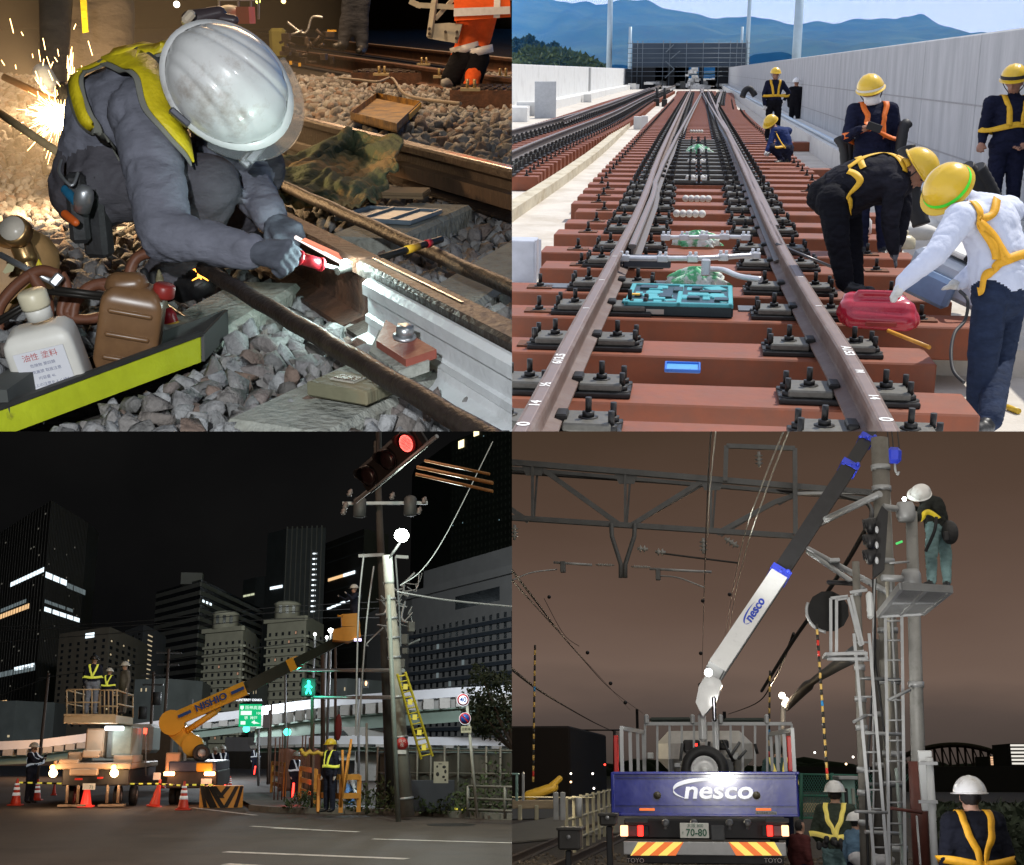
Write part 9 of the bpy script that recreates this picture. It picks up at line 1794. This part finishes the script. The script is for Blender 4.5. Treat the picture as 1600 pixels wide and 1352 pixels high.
 for(pa_,pb2,lab) in(((780,1345),(985,1262),'near rail of the sidings at the left'),((840,1360),(1010,1285),'rail passing the grey box on its stand')): rail([g(*pa_,.13),g(*pb2,.13)],rs,lab,None,'rail',.9)
 yr = mat('cream_railing',(.45,.42,.30),.6); lo = g(880,1281); t = empty('railing',lo); tag(t,'cream painted railing along the crossing at the left','railing')
 pts = [Y(885,1262,20.),Y(905,1258,21.5),Y(930,1252,24),Y(958,1243,27)];
 for f_ in(0,-.30,-.62): m = MB(); m.tube([p-lo+V((0,0,f_+.12)) for p in pts],.022,6); m.build('rail',yr,t)
 for i in range(9): p = pts[0].lerp(pts[-1],i/8); m = MB(); m.box(p-lo+V((0,0,-.28)),(.05,.05,.85)); m.build('post',yr,t)
 lo = g(830,1282); t = empty('board_fence',lo); tag(t,'wide pale board on posts with white frames at the left edge','fence'); B_('board',800,1250,866,1264,19,.05,mat('pale_wood_board',(.42,.33,.22),.7,var=.15,stretch=(1,1,8)),t,lo)
 for x in(812,838): B_('post',x-3,1258,x+3,1282,18.95,.06,yr,t,lo)
 for x in(868,879): B_('white_post',x-4,1238,x+4,1282,18.8,.08,mat('pale_box'),t,lo)
 B_('cross_rail',800,1245,930,1247,20,.03,yr,t,lo); lo = g(803,1278); t = empty('teal_gate',lo); tag(t,'pale teal gate frame at the left edge','gate'); tl = mat('pale_teal_paint',(.25,.42,.38),.6); B_('frame',798,1208,811,1211,18.5,.05,tl,t,lo); B_('upright',805,1208,809,1252,18.5,.05,tl,t,lo); B_('white_upright',815,1207,819,1252,18.4,.05,mat('pale_box'),t,lo)
 m = MB(); m.caps((-.22,0,0),(.20,0,.14),.09,.08); m.caps((.1,0,.1),(.3,0,.28),.07,.05); o = m.build('yellow_digger_arm',mat('digger_yellow',(.45,.28,.03),.5),None,Y(847,1244,22)); tag(o,'yellow machine arm behind the pale board','machine')
 for i,(x0,y0,x1,y1,xs,lab,yy) in enumerate(((871,1295,906,1329,888,'grey box on a stand between the sidings',13),(936,1273,962,1291,950,'dark box on a black post beside the truck',14))):
  lo = V((Y(xs,1300,yy).x,yy,0)); t = empty('trackside_box',lo); tag(t,lab,'trackside box'); bo = mat('trackside_grey',(.055,.052,.048),.6); B_('box',x0,y0,x1,y1,yy,.25,bo,t,lo,.02); B_('lid',x0-2,y0-2,x1+2,y0+3,yy-.02,.28,bo,t,lo,.006); B_('stand',xs-5 if i==0 else xs-3,y1,xs+5 if i==0 else xs+8,1360,yy+.1,.08,blk,t,lo)
  m = MB(); m.lathe([(.02,0),(.02,.03)],Y((x0+x1)/2,(y0+y1)/2-4,yy-.01)-lo,(0,-1,0)); m.build('lock',gal,t)
 T_('bollard',[(904,1276,17),(904,1247,17)],.045,mat('pale_box'),None,V(),'short white round-headed bollard before the railing','bollard')
 gm = mat('green_mesh_fence',(.04,.16,.12),.6); lo = g(1250,1320); yf = 22; t = empty('mesh_fence',lo); tag(t,'green wire mesh fence between the truck and the masts','fence')
 for y_ in(1210,1243,1278): m = MB(); m.cyl(Y(1248,y_,yf)-lo,Y(1345,y_+2,yf)-lo,.02,6); m.build('rail',gm,t)
 for x in(1252,1300,1343): m = MB(); m.cyl(Y(x,1208,yf)-lo,Y(x,1290,yf)-lo,.03,6); m.build('post',gm,t)
 m = MB()
 for i in range(-14,34): m.cyl(Y(1250+i*4,1210,yf)-lo,Y(1250+i*4+40,1278,yf)-lo,.005,3); m.cyl(Y(1250+i*4+40,1210,yf)-lo,Y(1250+i*4,1278,yf)-lo,.005,3)
 o = m.build('mesh',gm,t); o['kind'] = 'stuff'
 B_('pale_board',1250,1255,1285,1270,23,.05,mat('pale_wood_board'),None,V(),.01,'pale board seen through the green mesh','board'); lo = Y(1327,1240,19); t = empty('teal_hut',V((lo.x,19,0))); lo = V((lo.x,19,0)); tag(t,'pale teal hut with small windows behind the left ladder','hut'); B_('wall',1314,1218,1340,1290,19,1,tl,t,lo); B_('window',1319,1232,1326,1258,18.97,.04,blk,t,lo); B_('window',1330,1232,1337,1258,18.97,.04,mat('window_pale',(.3,.32,.28),.4),t,lo); B_('roof',1310,1213,1344,1219,18.9,1.2,gal,t,lo)
 rg = RND(5); m = MB()
 for i in range(2600):
  x = rg.uniform(1465,1640); p = Y(x,rg.uniform(1255,1370),rg.uniform(13,17)); s_ = rg.uniform(.03,.09); q = Quaternion((rg.gauss(0,1),rg.gauss(0,1),rg.gauss(0,1),rg.gauss(0,1))).normalized(); m.add([p+q@V(w)*s_ for w in((-1,0,0),(0,-.4,0),(1,0,0),(0,.4,.2))],[(0,1,2,3)],False)
 o = m.build('undergrowth',mat('night_leaf2',(.022,.032,.015),.8,var=.4)); tag(o,'dark undergrowth behind the worker at the right front','undergrowth',None,'stuff')
 m = MB(); rg = RND(9)
 for i in range(6): m.ell((rg.uniform(-.25,.25),rg.uniform(-.1,.1),rg.uniform(0,.08)),(rg.uniform(.08,.16),.1,.07),Matrix.Rotation(rg.uniform(0,3),3,'Z'),8,6)
 me = remesh(m,.02,1,'bag'); me.materials.append(mat('white_bag',(.35,.35,.37),.5)); o = link('white_bag',me,None,Y(1375,1350,14.8)); tag(o,'crumpled white bag at the foot of the left ladder','bag')
if 'D' in ONLY: build_D()
# each place ends at its own edge of view
def clip_cell(c):
 """cut what crosses the planes where two neighbouring places meet; drop what lies beyond"""
 k = (676-SEAM_Y)/FPX
 planes = [(np.array([c.sx,0,0.]),V((c.sx,0,0))),(np.array([0,-k*c.sz,c.sz*1.]),V((0,-k*c.sz,c.sz)))]
 bpy.context.view_layer.update()
 objs = [o for o in c.col.objects if o.type=='MESH' and not o.get('keep')]
 cache = {}; drop = []
 for o in objs:
  me = o.data
  if me.name not in cache:
   a = np.empty(len(me.vertices)*3); me.vertices.foreach_get('co',a); cache[me.name] = a.reshape(-1,3)
  co = cache[me.name]; m = np.array(o.matrix_world); w = co@m[:3,:3].T+m[:3,3]
  if not len(w): drop.append(o); continue
  if(w[:,1]<.02).all(): drop.append(o); continue
  need = []
  gone = False
  for n,nv in planes:
   d = w@n
   if(d<=0).all(): gone = True; break
   if(d<-1e-5).any(): need.append(nv)
  if gone: drop.append(o); continue
  if need:
   bm = bmesh.new(); bm.from_mesh(me); inv = o.matrix_world.inverted()
   for nv in need:
    nl = (inv.to_3x3()@V(nv)).normalized() if False else(o.matrix_world.to_3x3().transposed()@nv).normalized()
    bmesh.ops.bisect_plane(bm,geom=list(bm.verts)+list(bm.edges)+list(bm.faces),plane_co=inv@V((0,0,0)),plane_no=nl,clear_inner=True,dist=1e-6)
   if not bm.faces: drop.append(o); bm.free(); continue
   nm = me.copy(); bm.to_mesh(nm); bm.free(); o.data = nm
 kids = {}
 for o in c.col.objects:
  if o.parent: kids.setdefault(o.parent,[]).append(o)
 dset = set(drop)
 def alive(o): return(o.type!='MESH' and o.type!='EMPTY') or(o.type=='MESH' and o not in dset) or any(alive(k) for k in kids.get(o,[]))
 rm = []
 for o in list(c.col.objects):
  if not alive(o): rm.append(o)
  elif o in dset:
   e = bpy.data.objects.new(o.name,None); c.col.objects.link(e); e.matrix_basis = o.matrix_basis.copy(); e.parent = o.parent
   for q in o.keys(): e[q] = o[q]
   nm = o.name
   for k in kids.get(o,[]): k.parent = e
   rm.append(o);
 for o in rm: bpy.data.objects.remove(o)
for c_ in(A,B,C,D):
 if c_.col.objects: clip_cell(c_)
